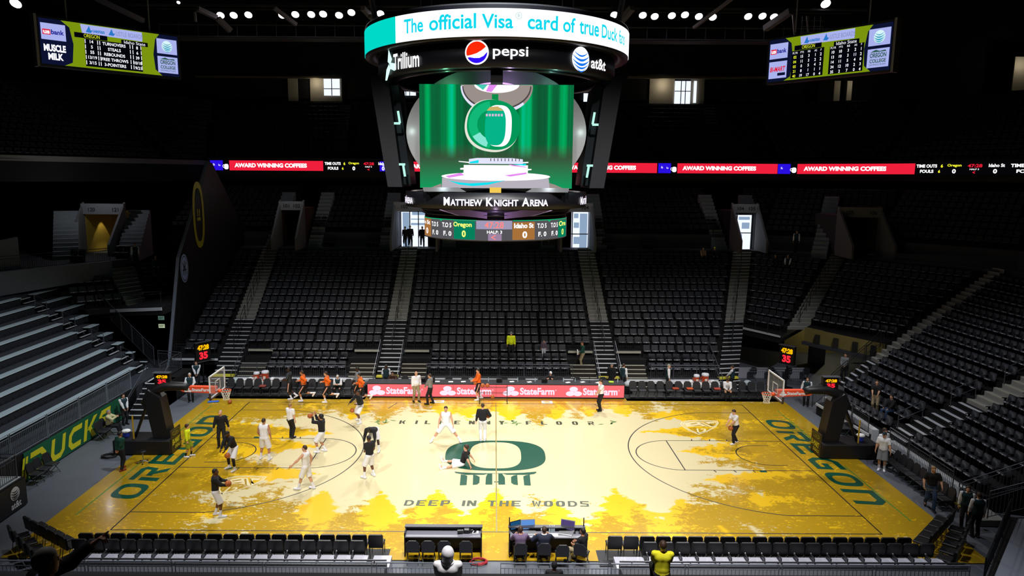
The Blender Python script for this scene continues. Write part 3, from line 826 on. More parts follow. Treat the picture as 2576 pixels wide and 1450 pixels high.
n1 = noise(2.4, .7, 1.0, 5, .72, .6); n2 = noise(.55, 1, 1, 2)
n1c = math_('MULTIPLY', math_('SUBTRACT', n1, .5), 4.2); n2c = math_('MULTIPLY', math_('SUBTRACT', n2, .5), 2.0)
dk = math_('ADD', math_('ADD', attr('dark_stain'), n1c), n2c)
n3 = noise(6.5, .75, 1.15, 4, .7, .8); n4 = noise(.9, 1, 1, 2)
fleck = math_('MULTIPLY', math_('SUBTRACT', math_('ADD', n3, math_('MULTIPLY', n4, .35)), .765), 26.0, True)
dk = math_('ADD', dk, math_('MULTIPLY', math_('SUBTRACT', n3, .5), 2.6))
dk = math_('MULTIPLY', dk, 9.0, True)
dk = math_('MULTIPLY', dk, math_('SUBTRACT', 1.0, fleck))
lt = math_('ADD', math_('ADD', attr('light_stain'), math_('MULTIPLY', n1c, .35)), math_('MULTIPLY', n2c, .6))
lt = math_('MULTIPLY', lt, 6.0, True)
border = math_('MULTIPLY', math_('SUBTRACT', 0.55, math_('ADD', attr('edge'), math_('MULTIPLY', n1c, .12))), 12.0, True)
dk = math_('MAXIMUM', math_('MULTIPLY', dk, math_('SUBTRACT', 1.0, attr('trunk'))), border)
pl_ = noise(9, .12, 3.0, 2)
def mix(f, a, c):
    x = N('ShaderNodeMix', data_type='RGBA'); LK(f, x.inputs[0])
    for i_, v in ((6, a), (7, c)):
        if isinstance(v, tuple): x.inputs[i_].default_value = (*v, 1)
        else: LK(v, x.inputs[i_])
    return x.outputs[2]
pale = mix(pl_, lin('d9cc9f'), lin('e0d5ac'))
c1 = mix(lt, pale, lin('ecbf1c'))
dcol = mix(pl_, lin('b18c16'), lin('bc9822'))
c2 = mix(dk, c1, dcol)
LK(c2, B_.inputs['Base Color'])
B_.inputs['Roughness'].default_value = 0.22; B_.inputs['Specular IOR Level'].default_value = 0.32
B_.inputs['Coat Weight'].default_value = 0.15; B_.inputs['Coat Roughness'].default_value = 0.1

# ---- painted lines and lettering, thin sheets of paint on the wood
M_LINE = mat('line_paint', '1c1a12', 0.4)
M_OGR = mat('court_green', '0c4f3c', 0.3)
M_OGRL = mat('line_green', '3f8f3a', 0.4)
M_CREAM = mat('cream_paint', 'efe2b4', 0.3)
fz = lambda h: (lambda u, v, w_: (u, v, h+w_))
BX, BY, LW = 14.325, 7.62, 0.055
def arc(cx, cy, r, a0, a1, n=48): return [(cx+r*math.cos(a0+(a1-a0)*k/n), cy+r*math.sin(a0+(a1-a0)*k/n)) for k in range(n+1)]
Ls = [[(-BX, -BY), (BX, -BY), (BX, BY), (-BX, BY), (-BX, -BY)]]
for s in (-1, 1):
    hx = s*(BX-1.6)
    Ls += [[(s*BX, -1.83), (s*(BX-5.79), -1.83), (s*(BX-5.79), 1.83), (s*BX, 1.83)]]
    a = PI if s > 0 else 0
    Ls += [arc(s*(BX-5.79), 0, 1.83, a-PI/2, a+PI/2)]
    Ls += [[(s*BX, -6.2)]+arc(hx, 0, 6.32, a+s*PI/2*.88, a-s*PI/2*.88, 64)[::1]+[(s*BX, 6.2)]] if False else []
    r3 = [(hx-s*6.32*math.cos(t), 6.32*math.sin(t)) for t in np.linspace(-PI/2*.87, PI/2*.87, 70)]
    Ls += [[(s*BX, r3[0][1])]+r3+[(s*BX, r3[-1][1])]]
    ra = [(hx-s*1.22*math.cos(t), 1.22*math.sin(t)) for t in np.linspace(-PI/2, PI/2, 30)]
    Ls += [[(hx+s*.7, -1.22)]+ra+[(hx+s*.7, 1.22)]]
    for q in (2.74, 3.6, 4.5):
        for y in (-1, 1): Ls += [[(s*(BX-q), y*1.83), (s*(BX-q)+.05*s, y*2.05)]]
flat('line_marking', M_LINE, [strokes(Ls, LW)], fz(0.002), court)
flat('centre_line', mat('centre_line_tan', '8a7a3a', .4), [strokes([[(0, -BY), (0, BY)]], .05)], fz(0.006), court)
flat('coaching_line', M_LINE, [strokes([[(-5.75, 7.6), (-6.1, 6.6)], [(5.75, 7.6), (6.1, 6.5)]], .05)], fz(0.003), court)
gl = [[(-16.28, -6.46), (-16.28, -1.3)], [(-16.28, 1.5), (-16.28, 7.0)], [(16.0, 6.6), (16.0, 1.9)], [(16.0, -1.3), (16.0, -6.6)]]
for s in (-1, 1):
    for q in range(7): gl.append([(s*16.14, 2.2+.6*q), (s*15.5, 2.2+.6*q)])
flat('apron_line', M_OGRL, [strokes(gl, .05)], fz(0.003), court)
for s in (-1, 1):
    flat('lane_block', M_OGR, [rect(s*(BX-2.3)-.16, -2.03, s*(BX-2.3)+.16, -1.85), rect(s*(BX-2.3)-.16, 1.85, s*(BX-2.3)+.16, 2.03)], fz(0.004), court)
# centre letter
o_ = sup(-.04, -.17, 2.37, 1.86, 2.75, 72); i_ = sup(-.04, -.15, 1.22, 1.61, 2.9, 72)
flat('centre_letter', M_OGR, [ringpoly(o_, i_)], fz(0.003), court)
def zp(L): return pg([at_z(1080+x/7.576, 1090+y/7.576, CZ)[:2] for x, y in L])
flat('arena_mark', M_OGR, [zp([(475, 735), (560, 745), (700, 757), (1000, 768), (1250, 770), (1500, 768), (1800, 758), (2040, 738), (2035, 765), (1990, 785), (1910, 795), (1800, 800), (1480, 798), (1400, 778), (1120, 776), (1040, 798), (700, 800), (560, 775), (500, 765)]),
     zp([(600, 790), (680, 800), (725, 820), (710, 995), (580, 1000)]), zp([(835, 798), (905, 808), (960, 840), (955, 950), (910, 985), (828, 992)]),
     zp([(1110, 778), (1200, 778), (1200, 985), (1070, 985), (1078, 840)]), zp([(1315, 778), (1390, 780), (1440, 850), (1445, 985), (1315, 985)]),
     zp([(1610, 810), (1675, 800), (1690, 995), (1610, 985), (1560, 950), (1557, 840)]), zp([(1790, 830), (1840, 805), (1915, 795), (1935, 1005), (1808, 1000)]),
     zp([(1235, 925), (1320, 925), (1320, 942), (1240, 945)])], fz(0.003), court)
# wide stroked letter shapes used on the floor
def wide(ch, w_=1.0, h=1.0, t=.2):
    hw, hh = w_/2, h/2
    if ch == 'O': return [ringpoly(sup(hw, hh, hw, hh, 3.2, 48), sup(hw, hh, hw-t*1.25, hh-t*.85, 3.0, 48))]
    if ch == 'D': return [strokes([[(t/2, t/2), (w_*.62, t/2), (w_-t/2, h*.3), (w_-t/2, h*.7), (w_*.62, h-t/2), (0, h-t/2)]], t), rect(0, 0, t, h)]
    if ch == 'E': return [rect(0, 0, t*1.2, h), rect(0, 0, w_, t*.9), rect(0, h-t*.9, w_, h), rect(0, hh-t*.4, w_*.85, hh+t*.4)]
    if ch == 'F': return [rect(0, 0, t*1.2, h), rect(0, h-t*.9, w_, h), rect(0, hh-t*.4, w_*.85, hh+t*.4)]
    if ch == 'R': return [rect(0, 0, t*1.2, h*.66), strokes([[(0, h-t/2), (w_*.8, h-t/2), (w_-t/2, h*.8), (w_*.85, h*.5), (w_*.35, h*.47)]], t*.95), pg([(w_*.35, h*.55), (w_*.62, h*.5), (w_, 0), (w_*.72, 0)])]
    if ch == 'G': return [strokes([[(w_*.95, h-t/2), (w_*.35, h-t/2), (t*.6, h*.68), (t*.6, h*.32), (w_*.3, t/2), (w_-t*.5, t/2), (w_-t*.5, h*.45), (w_*.5, h*.45)]], t)]
    if ch == 'n': return [rect(0, 0, t*1.2, h), strokes([[(0, h-t/2), (w_*.72, h-t/2), (w_-t*.6, h*.72), (w_-t*.6, 0)]], t*1.1)]
    if ch == 'P': return [rect(0, 0, t*1.2, h), strokes([[(0, h-t/2), (w_*.8, h-t/2), (w_-t/2, h*.8), (w_-t/2, h*.6), (w_*.8, h*.42), (0, h*.42)]], t*.9)]
    if ch == 'I': return [rect(w_*.35, 0, w_*.35+t*1.2, h)]
    if ch == 'N': return [rect(0, 0, t*1.1, h), rect(w_-t*1.1, 0, w_, h), pg([(0, h), (t*1.3, h), (w_, 0), (w_-t*1.3, 0)])]
    if ch == 'T': return [rect(0, h-t*.9, w_, h), rect(hw-t*.6, 0, hw+t*.6, h)]
    if ch == 'H': return [rect(0, 0, t*1.1, h), rect(w_-t*1.1, 0, w_, h), rect(0, hh-t*.4, w_, hh+t*.4)]
    if ch == 'W': return [strokes([[(t*.4, h), (w_*.28, t*.4), (hw, h*.75), (w_*.72, t*.4), (w_-t*.4, h)]], t)]
    if ch == 'S': return [strokes([[(w_, h-t/2), (t*.6, h-t/2), (t*.6, h*.55), (w_-t*.6, h*.45), (w_-t*.6, t/2), (0, t/2)]], t*.9)]
    if ch == 'K': return [rect(0, 0, t*1.1, h), pg([(t, h*.45), (w_*.75, h), (w_, h), (t*2.2, h*.4)]), pg([(t*1.2, h*.55), (t*2.4, h*.6), (w_, 0), (w_*.75, 0)])]
    if ch == 'L': return [rect(0, 0, t*1.2, h), rect(0, 0, w_, t*.9)]
    if ch == 'Y': return [pg([(0, h), (t*1.4, h), (hw+t*.6, h*.45), (hw+t*.6, 0), (hw-t*.6, 0), (hw-t*.6, h*.45)]), pg([(w_, h), (w_-t*1.4, h), (hw-t*.3, h*.5), (hw+t*.5, h*.42)])]
    if ch == 'C': return [strokes([[(w_, h-t/2), (w_*.35, h-t/2), (t*.6, h*.68), (t*.6, h*.32), (w_*.35, t/2), (w_, t/2)]], t)]
    if ch == 'U': return [strokes([[(t*.6, h), (t*.6, h*.3), (w_*.3, t/2), (w_*.7, t/2), (w_-t*.6, h*.3), (w_-t*.6, h)]], t)]
    return []
def line_of(word, u, v, lw, lh, gap, t, sh=0.0):
    out = []; x = u
    for ch in word:
        for V, F in wide(ch, lw*(.35 if ch == 'I' else 1), lh, t):
            V = V.copy(); V[:, 0] += V[:, 1]*sh; out.append((V+np.array([x, v]), F))
        x += (lw*(.6 if ch == ' ' else .35 if ch == 'I' else 1))+gap
    return out
eL = plane_map((-14.62, -5.1, 0.003), (0, 1, 0), (-1, 0, 0)); eR = plane_map((14.62, 5.1, 0.003), (0, -1, 0), (1, 0, 0))
W6 = line_of('OREGOn', 0, 0, 1.42, 1.3, .34, .27, .12)
flat('end_lettering', M_OGR, W6, eL, court); flat('end_lettering', M_OGR, W6, eR, court)
dw = line_of('DEEP IN THE WOODS', -3.72, -5.52, .37, .5, .115, .1, .06)
flat('floor_lettering', mat('letter_dark', '2d3b1e', .4), dw, fz(.003), court)
ks = []
for ch, px in zip('KILKENNYFLOOR', (1012, 1047, 1076, 1112, 1150, 1187, 1226, 1262, 1330, 1368, 1406, 1446, 1486)):
    x = at_z(px, 1064, CZ)[0]
    for V, F in wide(ch, .32, .55, .1): ks.append((V+np.array([x-.16, 4.05]), F))
flat('floor_lettering', mat('letter_dark', '2d3b1e', .4), ks, fz(.003), court)
lf = []
for cx, n_ in ((-5.95, 9), (.85, 5), (1.35, 3), (6.05, 6)):
    for q in range(n_):
        a = rng.uniform(0, PI); x, y = cx+rng.uniform(-.45, .45), 4.35+rng.uniform(-.3, .35)
        lf.append(pg([(x-.2*math.cos(a), y-.2*math.sin(a)), (x+.06*math.sin(a), y-.06*math.cos(a)), (x+.2*math.cos(a), y+.2*math.sin(a)), (x-.06*math.sin(a), y+.06*math.cos(a))]))
flat('leaf_motif', mat('leaf_green', '4f7d3c', .4), lf, fz(.003), court)
# conference shields
def shield(fm):
    out = [(-.95, .75), (-.55, .95), (.3, .98), (1.15, .9), (1.1, .55), (.75, .0), (.1, -.6), (-.55, -1.05), (-.95, -.55), (-1.12, 0), (-1.12, .45)]
    sc = lambda k: [(x*k, y*k) for x, y in out]
    S = [ringpoly(sc(1), sc(.93)), ringpoly(sc(.89), sc(.83)), pg([(-.85, .5), (-.3, .72), (.15, .72), (.62, -.05), (.1, .12), (-.3, .1), (-.9, -.02)]), pg([(.25, .72), (.9, .68), (.84, .5), (.55, .52), (.55, .2), (.78, .1), (.68, -.02)]),
         txt('12', -.52, -.72, .5, shear=.2, bold=.02), pg([(-.6, -.78), (.05, -.62), (-.5, -.9)])]
    flat('shield_mark', M_CREAM, S, fm, court)
    flat('shield_letters', mat('shield_tan', 'b08d24', .3), [pg([(-.6, .42), (-.15, .6), (-.1, .5), (-.5, .34)]), pg([(-.7, .2), (.1, .3), (-.1, .14)]), pg([(.0, .62), (.12, .62), (.42, .0), (.3, .05)]), pg([(.28, .65), (.38, .65), (.62, .05), (.55, .1)])], lambda u, v, w_: fm(u, v, w_+.002), court)
shield(lambda u, v, w_: (-10.95+.8*u, -3.68+1.0*v, .003+w_))
shield(lambda u, v, w_: (10.95+.95*u, 3.85+1.1*v, .003+w_))
# decals in front of the scoring table
for x in (-3.35, 3.0):
    flat('floor_decal', mat('decal_white', 'e3d9d6', .4), [rect(x-.32, 7.68, x+.32, 8.2)], fz(.004), court)
    flat('floor_decal', mat('decal_tan', 'd9b45a', .4), [sup and pg(sup(x, 7.94, .2, .14, 2, 24))], fz(.006), court)
# ------------------------------------------------------------------ centre-hung scoreboard
BOX, BOY = -0.1, 0.0
M_BLK2 = mat('board_black', '15151c', 0.4)
M_BLKF = mat('board_frame', '23232d', 0.45)
E_WHITE = em('led_white', 'ffffff', 1.35)
E_TEAL = em('led_teal', '00d8c8', 1.0)
E_CYAN = em('led_cyan', '10d8ee', 1.0)
E_LOGOW = em('logo_white', 'ffffff', 1.3)
E_VIOLET = em('tube_violet', 'e2b0ff', 1.3)
sb = thing('centre_scoreboard', 'huge round scoreboard hung over the middle of the court', 'scoreboard', (BOX, BOY, 10.4))
zb0 = 10.4
def ring(r, z0, z1, n=96, th=.35, a0=0, a1=2*PI):
    b = MB(); vs, fs = [], []
    for k in range(n+1):
        a = a0+(a1-a0)*k/n; c, s = math.sin(a), -math.cos(a)
        for rr, z in ((r, z0), (r, z1), (r-th, z1), (r-th, z0)): vs.append((rr*c, rr*s, z-zb0))
    for k in range(n):
        for q in range(4): fs.append((k*4+q, k*4+(q+1) % 4, k*4+4+(q+1) % 4, k*4+4+q))
    return b.add(vs, fs)
def cm(r, z0): return cyl_map(0, 0, r, z0-zb0)
# upper ring
RT, ZT0, ZT1 = 5.68, 18.05, 19.02
def ARC(r, z):
    return lambda px: r*solve(lambda a: to_px(BOX+r*math.sin(a), BOY-r*math.cos(a), z), px, -1.38, 1.38)
rt = ring(RT-.02, ZT0-.05, ZT1+.14, th=.6).build('upper_ring', M_BLK2, sb, True)
ring(RT-.05, ZT1+.14, ZT1+.2, th=.7).build('ring_cap', M_SILV, rt)
MB().lathe([(5.1, ZT0-zb0+.1), (5.1, ZT1-zb0), (0.5, ZT1-zb0+.1)], 48).build('ring_roof', M_BLK2, rt)
AT = ARC(RT, 18.5); cmt = cm(RT, ZT0); PU = lambda deg: RT*R(deg)
flat('led_band', E_WHITE, [rect(AT(995), 0, PU(180), ZT1-ZT0, 90)], cmt, rt, 0.0)
flat('led_panel', E_TEAL, [rect(PU(-180), 0, AT(995), ZT1-ZT0, 60)], cmt, rt, 0.0)
def cyl_txt(body, x0, x1, v, h, **kw):
    return txt(body, AT(x0), v, h, wd=AT(x1)-AT(x0), **kw)
flat('lettering', E_CYAN, [cyl_txt('The', 1017, 1065, .27, .52, bold=.02), cyl_txt('official', 1080, 1198, .27, .54, bold=.02), cyl_txt('Visa', 1212, 1291, .27, .5, bold=.02), cyl_txt('card', 1327, 1403, .27, .53, bold=.02),
     cyl_txt('of', 1416, 1447, .27, .53, bold=.02), cyl_txt('true', 1457, 1506, .27, .48, bold=.02), cyl_txt('Duck', 1513, 1552, .27, .5, bold=.02), cyl_txt('fans', 1556, 1570, .27, .5, bold=.02)], cmt, rt, 0.015)
flat('trademark', em('led_grey', '86bcc4', 1.0), [ringpoly(sup(AT(1305), .72, .12, .12, 2, 24), sup(AT(1305), .72, .105, .105, 2, 24)), txt('R', AT(1305)-.035, .66, .12)], cmt, rt, 0.015)
# sponsor ring
RS, ZS0, ZS1 = 5.12, 17.08, 17.95
rs = ring(RS, ZS0, ZS1, th=.5).build('sponsor_ring', M_BLKF, sb, True)
MB().lathe([(RS-.1, ZS1-zb0), (5.3, ZT0-zb0)], 64).build('ring_skirt', M_BLK2, rs)
ring(RS-.5, ZS0-.06, ZS0+.02, th=.3).build('lower_lip', M_BLK2, rs, True)
AS = ARC(RS, 17.5); cms = cm(RS, ZS0); PS = lambda deg: RS*R(deg)
u0, v0 = AS(1200), .50      # soda globe
flat('globe_disc', E_LOGOW, [disc(u0, v0, .44)], cms, rs, 0.05)
def cap(u, v, r, f, n=24):  # part of a disc above curve f
    pts = [(r*math.cos(PI*k/n), r*math.sin(PI*k/n)) for k in range(n+1)]
    return pg([(u+x, v+y) for x, y in pts])
rr = .385
top = [(rr*math.cos(t), rr*math.sin(t)) for t in np.linspace(R(30), R(198), 24)]+[(-.2, -.09), (0, -.03), (.18, .07)]
bot = [(rr*math.cos(t), rr*math.sin(t)) for t in np.linspace(R(208), R(362), 24)]+[(.25, -.13), (.1, -.2), (-.1, -.2), (-.25, -.17)]
flat('globe_red', em('led_red', 'ff2a08', 1.0), [pg([(u0+x, v0+y) for x, y in top])], cms, rs, 0.07)
flat('globe_blue', em('led_blue', '3010ff', 1.0), [pg([(u0+x, v0+y) for x, y in bot])], cms, rs, 0.07)
flat('soda_lettering', E_LOGOW, [txt('pepsi', AS(1240), .26, .46, wd=AS(1328)-AS(1240), bold=.012)], cms, rs, 0.05)
def globe(fm, par, u, v, r, mw, mb, w0):
    flat('globe_white', mw, [disc(u, v, r)], fm, par, w0)
    S = []
    for k, (y, t) in enumerate(((.52, .07), (.2, .1), (-.14, .11), (-.46, .08), (-.75, .05))):
        xs = math.sqrt(max(0, 1-y*y)); P = []; n = 12
        up = [(-xs+2*xs*q/n, y+.12-.32*math.sin(PI*q/n)) for q in range(n+1)]
        dn_ = [(x, yy-t*2*math.sin(PI*(q+.5)/(n+1))) for q, (x, yy) in enumerate(up)][::-1]
        S.append(pg([(u+x*r, v+yy*r) for x, yy in up+dn_]))
    flat('globe_stripe', mb, S, fm, par, w0+.015)
globe(cms, rs, AS(1459), .45, .46, E_LOGOW, em('led_sky', '1a78f0', 1.0), .06)
flat('phone_lettering', E_LOGOW, [txt('at&t', AS(1484), .18, .42, wd=AS(1520)-AS(1484), bold=.02)], cms, rs, 0.06)
flat('bakery_lettering', E_LOGOW, [txt('Trillium', AS(993), .1, .62, wd=AS(1057)-AS(993), bold=.02)], cms, rs, 0.06)
pt = AS(982)
flat('bakery_flower', em('led_mint', 'd2fff2', 1.2), [pg([(pt-.12, .5), (pt-.02, .98), (pt+.26, .55), (pt+.1, .35)]), pg([(pt+.05, .45), (pt+.55, .35), (pt+.45, .08), (pt+.1, .2)]), pg([(pt, .4), (pt+.12, .2), (pt-.2, -.22), (pt-.38, -.2), (pt-.25, .2)])], cms, rs, 0.06)
# drum between the rings, hanger block
MB().box((0, -4.3, 17.05-zb0), (.46, .7, .95)).build('hanger_block', mat('block_black', '030305', .7), sb)
for s in (-1, 1):
    MB().tube([(s*5.1, -.5, ZT1-zb0+.15), (s*6.2, 1.5, 23.8-zb0)], .13, 8).build('hanger_strut', mat('strut_white', 'd8d4dc', .5), sb)
# round metal plates and the four video screens
M_PLATEM = mat('spun_metal', 'a6a8a8', 0.4, metal=0.35)
def face(rz):
    t = bpy.data.objects.new('screen_side', None); COL.objects.link(t); t.parent = sb; t.rotation_euler = (0, 0, rz)
    return t
E_CUR = bpy.data.materials.new('curtain_picture'); E_CUR.use_nodes = True; nt = E_CUR.node_tree; nt.nodes.clear()
o_ = N('ShaderNodeOutputMaterial'); e_ = N('ShaderNodeEmission'); LK(e_.outputs[0], o_.inputs[0])
tc = N('ShaderNodeTexCoord'); sp_ = N('ShaderNodeSeparateXYZ'); LK(tc.outputs['Object'], sp_.inputs[0])
cb = N('ShaderNodeCombineXYZ'); LK(sp_.outputs[0], cb.inputs[0])
nz = N('ShaderNodeTexNoise', noise_dimensions='3D'); nz.inputs['Scale'].default_value = 1.35; nz.inputs['Detail'].default_value = 3; LK(cb.outputs[0], nz.inputs['Vector'])
cr = N('ShaderNodeValToRGB'); LK(nz.outputs['Fac'], cr.inputs[0])
E0 = cr.color_ramp.elements; E0[0].position = .36; E0[0].color = (*lin('104a2c'), 1); E0[1].position = .66; E0[1].color = (*lin('00c08c'), 1)
q = E0.new(.5); q.color = (*lin('0a6a3c'), 1); q = E0.new(.58); q.color = (*lin('00a858'), 1)
mr = N('ShaderNodeMapRange'); mr.inputs['From Min'].default_value = 1.15; mr.inputs['From Max'].default_value = 1.75; LK(sp_.outputs[2], mr.inputs[0])
fl = N('ShaderNodeMapRange'); fl.inputs['From Min'].default_value = .0; fl.inputs['From Max'].default_value = 1.3; LK(sp_.outputs[2], fl.inputs[0])
low = mix(fl.outputs[0], lin('0f9a5c'), lin('3a4a38'))
cc = mix(mr.outputs[0], low, cr.outputs[0])
LK(cc, e_.inputs[0]); e_.inputs[1].default_value = 1.0
SW, SH = 3.06, 4.06      # half width, height
def screen(rz, first):
    sg = MB(); z0 = 12.6-zb0; yS = -3.35
    sc_ = MB().box((0, yS+.22, z0+SH/2), (SW*2, .36, SH)).build('screen_housing', M_BLK2, sb); sc_.rotation_euler = (0, 0, rz)
    d = MB(); prof = [(0, 0), (3.7, 0), (3.7, .12), (0, .12)]
    vs, fs = [], []; n = 72
    for k in range(n):
        a = 2*PI*k/n; x, z = 3.68*math.cos(a), 3.68*math.sin(a)*.715+14.85-zb0
        vs += [(x, yS+.75, z), (x, yS+.9, z)]
    for k in range(n): k2 = (k+1) % n; fs.append((2*k, 2*k2, 2*k2+1, 2*k+1))
    fs += [tuple(2*k for k in range(n))[::-1], tuple(2*k+1 for k in range(n))]
    dd = MB().add(vs, fs).build('round_plate', M_PLATEM, sb); dd.rotation_euler = (0, 0, rz)
    fm = plane_map((0, yS+.03, z0), (1, 0, 0), (0, 0, 1))
    pic = flat('picture', E_CUR, [rect(-SW, 0, SW, SH)], fm, None, 0.0, loc=(0, 0, z0)); pic.parent = sb; pic.rotation_euler = (0, 0, rz)
    if not first: return
    fm = plane_map((0, yS+.02, 0), (1, 0, 0), (0, 0, 1))
    P = lambda L: [(x/8.05*.01585*1.0, y) for x, y in L]
    kx = 2*SW/385; ky = SH/261
    T = lambda x, y: ((x-1248.5)*kx, (473-y)*ky)
    def tp(L): return pg([T(*p) for p in L])
    def el(x, y, rx, ry, a=0, b=2*PI, n=32): return [T(x+rx*math.cos(a+(b-a)*k/n), y+ry*math.sin(a+(b-a)*k/n)) for k in range(n+1)]
    pc = lambda nm, m, sh, w_: flat(nm, m, sh, fm, pic, w_)
    z00 = pic.location.z
    fm = plane_map((0, yS+.02, 0), (1, 0, 0), (0, 0, 1))
    e1 = em('pic_taupe', '9b8f8a', 1.0); e2 = em('pic_pale', 'dfe0f6', 1.05); e3 = em('pic_white', 'fbf6ff', 1.2); e4 = em('pic_green', '12b877', 1.0); e5 = em('pic_green_dark', '04975a', 1.0); e6 = em('pic_pink', 'e68cf0', 1.0)
    e7 = em('pic_cyan', '10e2f0', 1.0); e8 = em('pic_stripe', '4a4244', 1.0); e9 = em('pic_mint', '86e8d4', 1.0)
    # lamp ring at the top of the picture
    a_ = [T(1160, 213)]+[T(1249+90*math.cos(t), 217+68*math.sin(t)) for t in np.linspace(PI, 0, 30)]+[T(1338, 213)]
    pc('picture_ring', e1, [pg(a_)], .004)
    pc('picture_ring_rim', e2, [band([T(1249+90*math.cos(t), 217+68*math.sin(t)) for t in np.linspace(PI, R(40), 24)], [T(1249+83*math.cos(t), 215+60*math.sin(t)) for t in np.linspace(PI, R(40), 24)])], .006)
    pc('picture_ring_gap', e8, [band([T(1249+86*math.cos(t), 217+59*math.sin(t)) for t in np.linspace(PI, 0, 30)], [T(1249+83*math.cos(t), 216+56*math.sin(t)) for t in np.linspace(PI, 0, 30)])], .008)
    pc('picture_lens', e3, [pg([T(1193, 213)]+[T(1249+56*math.cos(t), 213+20*math.sin(t)) for t in np.linspace(PI, 0, 20)])], .008)
    pc('picture_lens_pink', e6, [tp([(1230, 213), (1250, 213), (1236, 231), (1222, 229)])], .010)
    pc('picture_stripe', em('pic_teal_edge', '49cdb6', 1.0), [tp([(1197, 213), (1226, 213), (1215, 226)])], .010)
    pc('picture_post', em('pic_green_post', '0a8f4a', 1.0), [tp([(1237, 236), (1253, 236), (1253, 252), (1237, 252)])], .010)
    # the tilted letter
    def tl(cx, cy, rx, ry, e, n=64, tilt=.16):
        return [T(cx+x*math.cos(tilt)-y*math.sin(tilt), cy+x*math.sin(tilt)+y*math.cos(tilt)) for x, y in sup(0, 0, rx, ry, e, n)]
    pc('picture_letter_rim', em('pic_cream', 'e4e6d8', 1.0), [pg(tl(1238, 315, 68.5, 65.5, 2.25))], .012)
    pc('picture_letter', e5, [pg(tl(1241.5, 312.5, 66.5, 62.5, 2.25))], .014)
    def arcs(k0, k1, a0, a1, n=24):
        f = lambda k: [T(1241.5+66.5*k*math.cos(t)*.99+k*10*.16*math.sin(t), 312.5+62.5*k*math.sin(t)) for t in np.linspace(R(a0), R(a1), n)]
        return band(f(k0), f(k1))
    pc('picture_letter_shine', e4, [arcs(.95, .62, 100, 262)], .016)
    pc('picture_letter_glow', e9, [arcs(.93, .6, 108, 150)], .018)
    pc('picture_letter_side', e3, [pg(tl(1254, 315, 33, 52, 2.8, tilt=.03))], .020)
    pc('picture_letter_hole', em('pic_hole', '06b489', 1.0), [pg(tl(1246, 316, 26, 48, 2.8, tilt=.03))], .022)
    pc('picture_letter_band', em('pic_tan', 'cbb26a', 1.0), [tp([(1224, 277), (1232, 268), (1252, 266), (1266, 277)])], .024)
    pc('picture_letter_row', em('pic_lilac', 'd9b8dc', 1.0), [tp([(1222+q*7.5, 285), (1227+q*7.5, 285), (1227+q*7.5, 291), (1222+q*7.5, 291)]) for q in range(6)], .024)
    # stacked pedestal
    pc('picture_pedestal', em('pic_grey', 'b8b2bd', 1.0), [tp([(1112, 447), (1111, 473), (1385, 473), (1382, 447)])], .012)
    pc('picture_pedestal_top', e3, [pg(el(1248, 443, 138, 11))], .014)
    pc('picture_pedestal_drum', e3, [tp([(1167, 414), (1329, 414), (1329, 437), (1300, 442), (1200, 442), (1166, 437)])], .016)
    pc('picture_pedestal_neck', e2, [tp([(1180, 399), (1200, 396), (1290, 396), (1316, 399), (1316, 411), (1180, 411)])], .018)
    pc('picture_pedestal_ribs', e8, [tp([(1234+q*9, 397), (1236+q*9, 397), (1236+q*9, 404), (1234+q*9, 404)]) for q in range(9)], .020)
    pc('picture_cyan_glow', e7, [tp([(1125, 453), (1150, 458), (1180, 461), (1230, 458), (1275, 452), (1230, 464), (1190, 468), (1155, 464)]), tp([(1182, 406), (1205, 401), (1204, 409), (1182, 410)]), tp([(1290, 412), (1325, 410), (1322, 415)])], .020)
    pc('picture_pink_glow', e6, [tp([(1120, 443), (1160, 434), (1168, 440), (1130, 447)]), tp([(1270, 440), (1325, 432), (1326, 436), (1285, 443)]), tp([(1280, 412), (1320, 417), (1328, 420), (1290, 416)])], .020)
    pc('picture_arms', e3, [tp([(1154, 404), (1180, 406), (1180, 409), (1154, 406)]), tp([(1316, 406), (1330, 405), (1330, 408), (1316, 409)]), tp([(1158, 422), (1167, 421), (1167, 426), (1158, 426)]), tp([(1329, 423), (1338, 423), (1338, 426), (1329, 427)])], .020)
    pc('picture_floor_edge', e1, [tp([(1082, 473), (1109, 462), (1111, 473)]), tp([(1384, 459), (1400, 464), (1420, 473), (1384, 473)])], .010)
screen(0, True); screen(PI, False)
MB().tube([(1.15*math.sin(t), -3.15, 16.42-zb0+.32*math.cos(t*1.2)) for t in np.linspace(-1.25, 1.25, 20)], .035, 6).build('neon_arc', E_VIOLET, sb)
for x, y, z, e, c in ((0.5, -4.3, 16.85, 14, (.7, .45, 1)), (-2.0, -4.2, 16.85, 14, (.25, 1, .5)), (2.3, -4.2, 16.85, 10, (.4, 1, .8)), (-3.5, -3.1, 14.9, 3.5, (.8, 1, .95)), (3.5, -3.1, 14.9, 3.5, (.8, 1, .95)), (-2.2, -4.6, 12.6, 5, (.8, .95, 1)), (2.2, -4.6, 12.6, 5, (.9, .95, 1)), (0, -4.0, 11.5, 9, (.85, .6, 1))):  # coloured point lights added to brighten plates and rings, no fixtures there
    ld = bpy.data.lights.new('added_fill', 'POINT'); ld.energy = e; ld.color = c; ld.shadow_soft_size = .05
    lo = bpy.data.objects.new('added_fill', ld); COL.objects.link(lo); lo.location = (x+BOX, y, z)
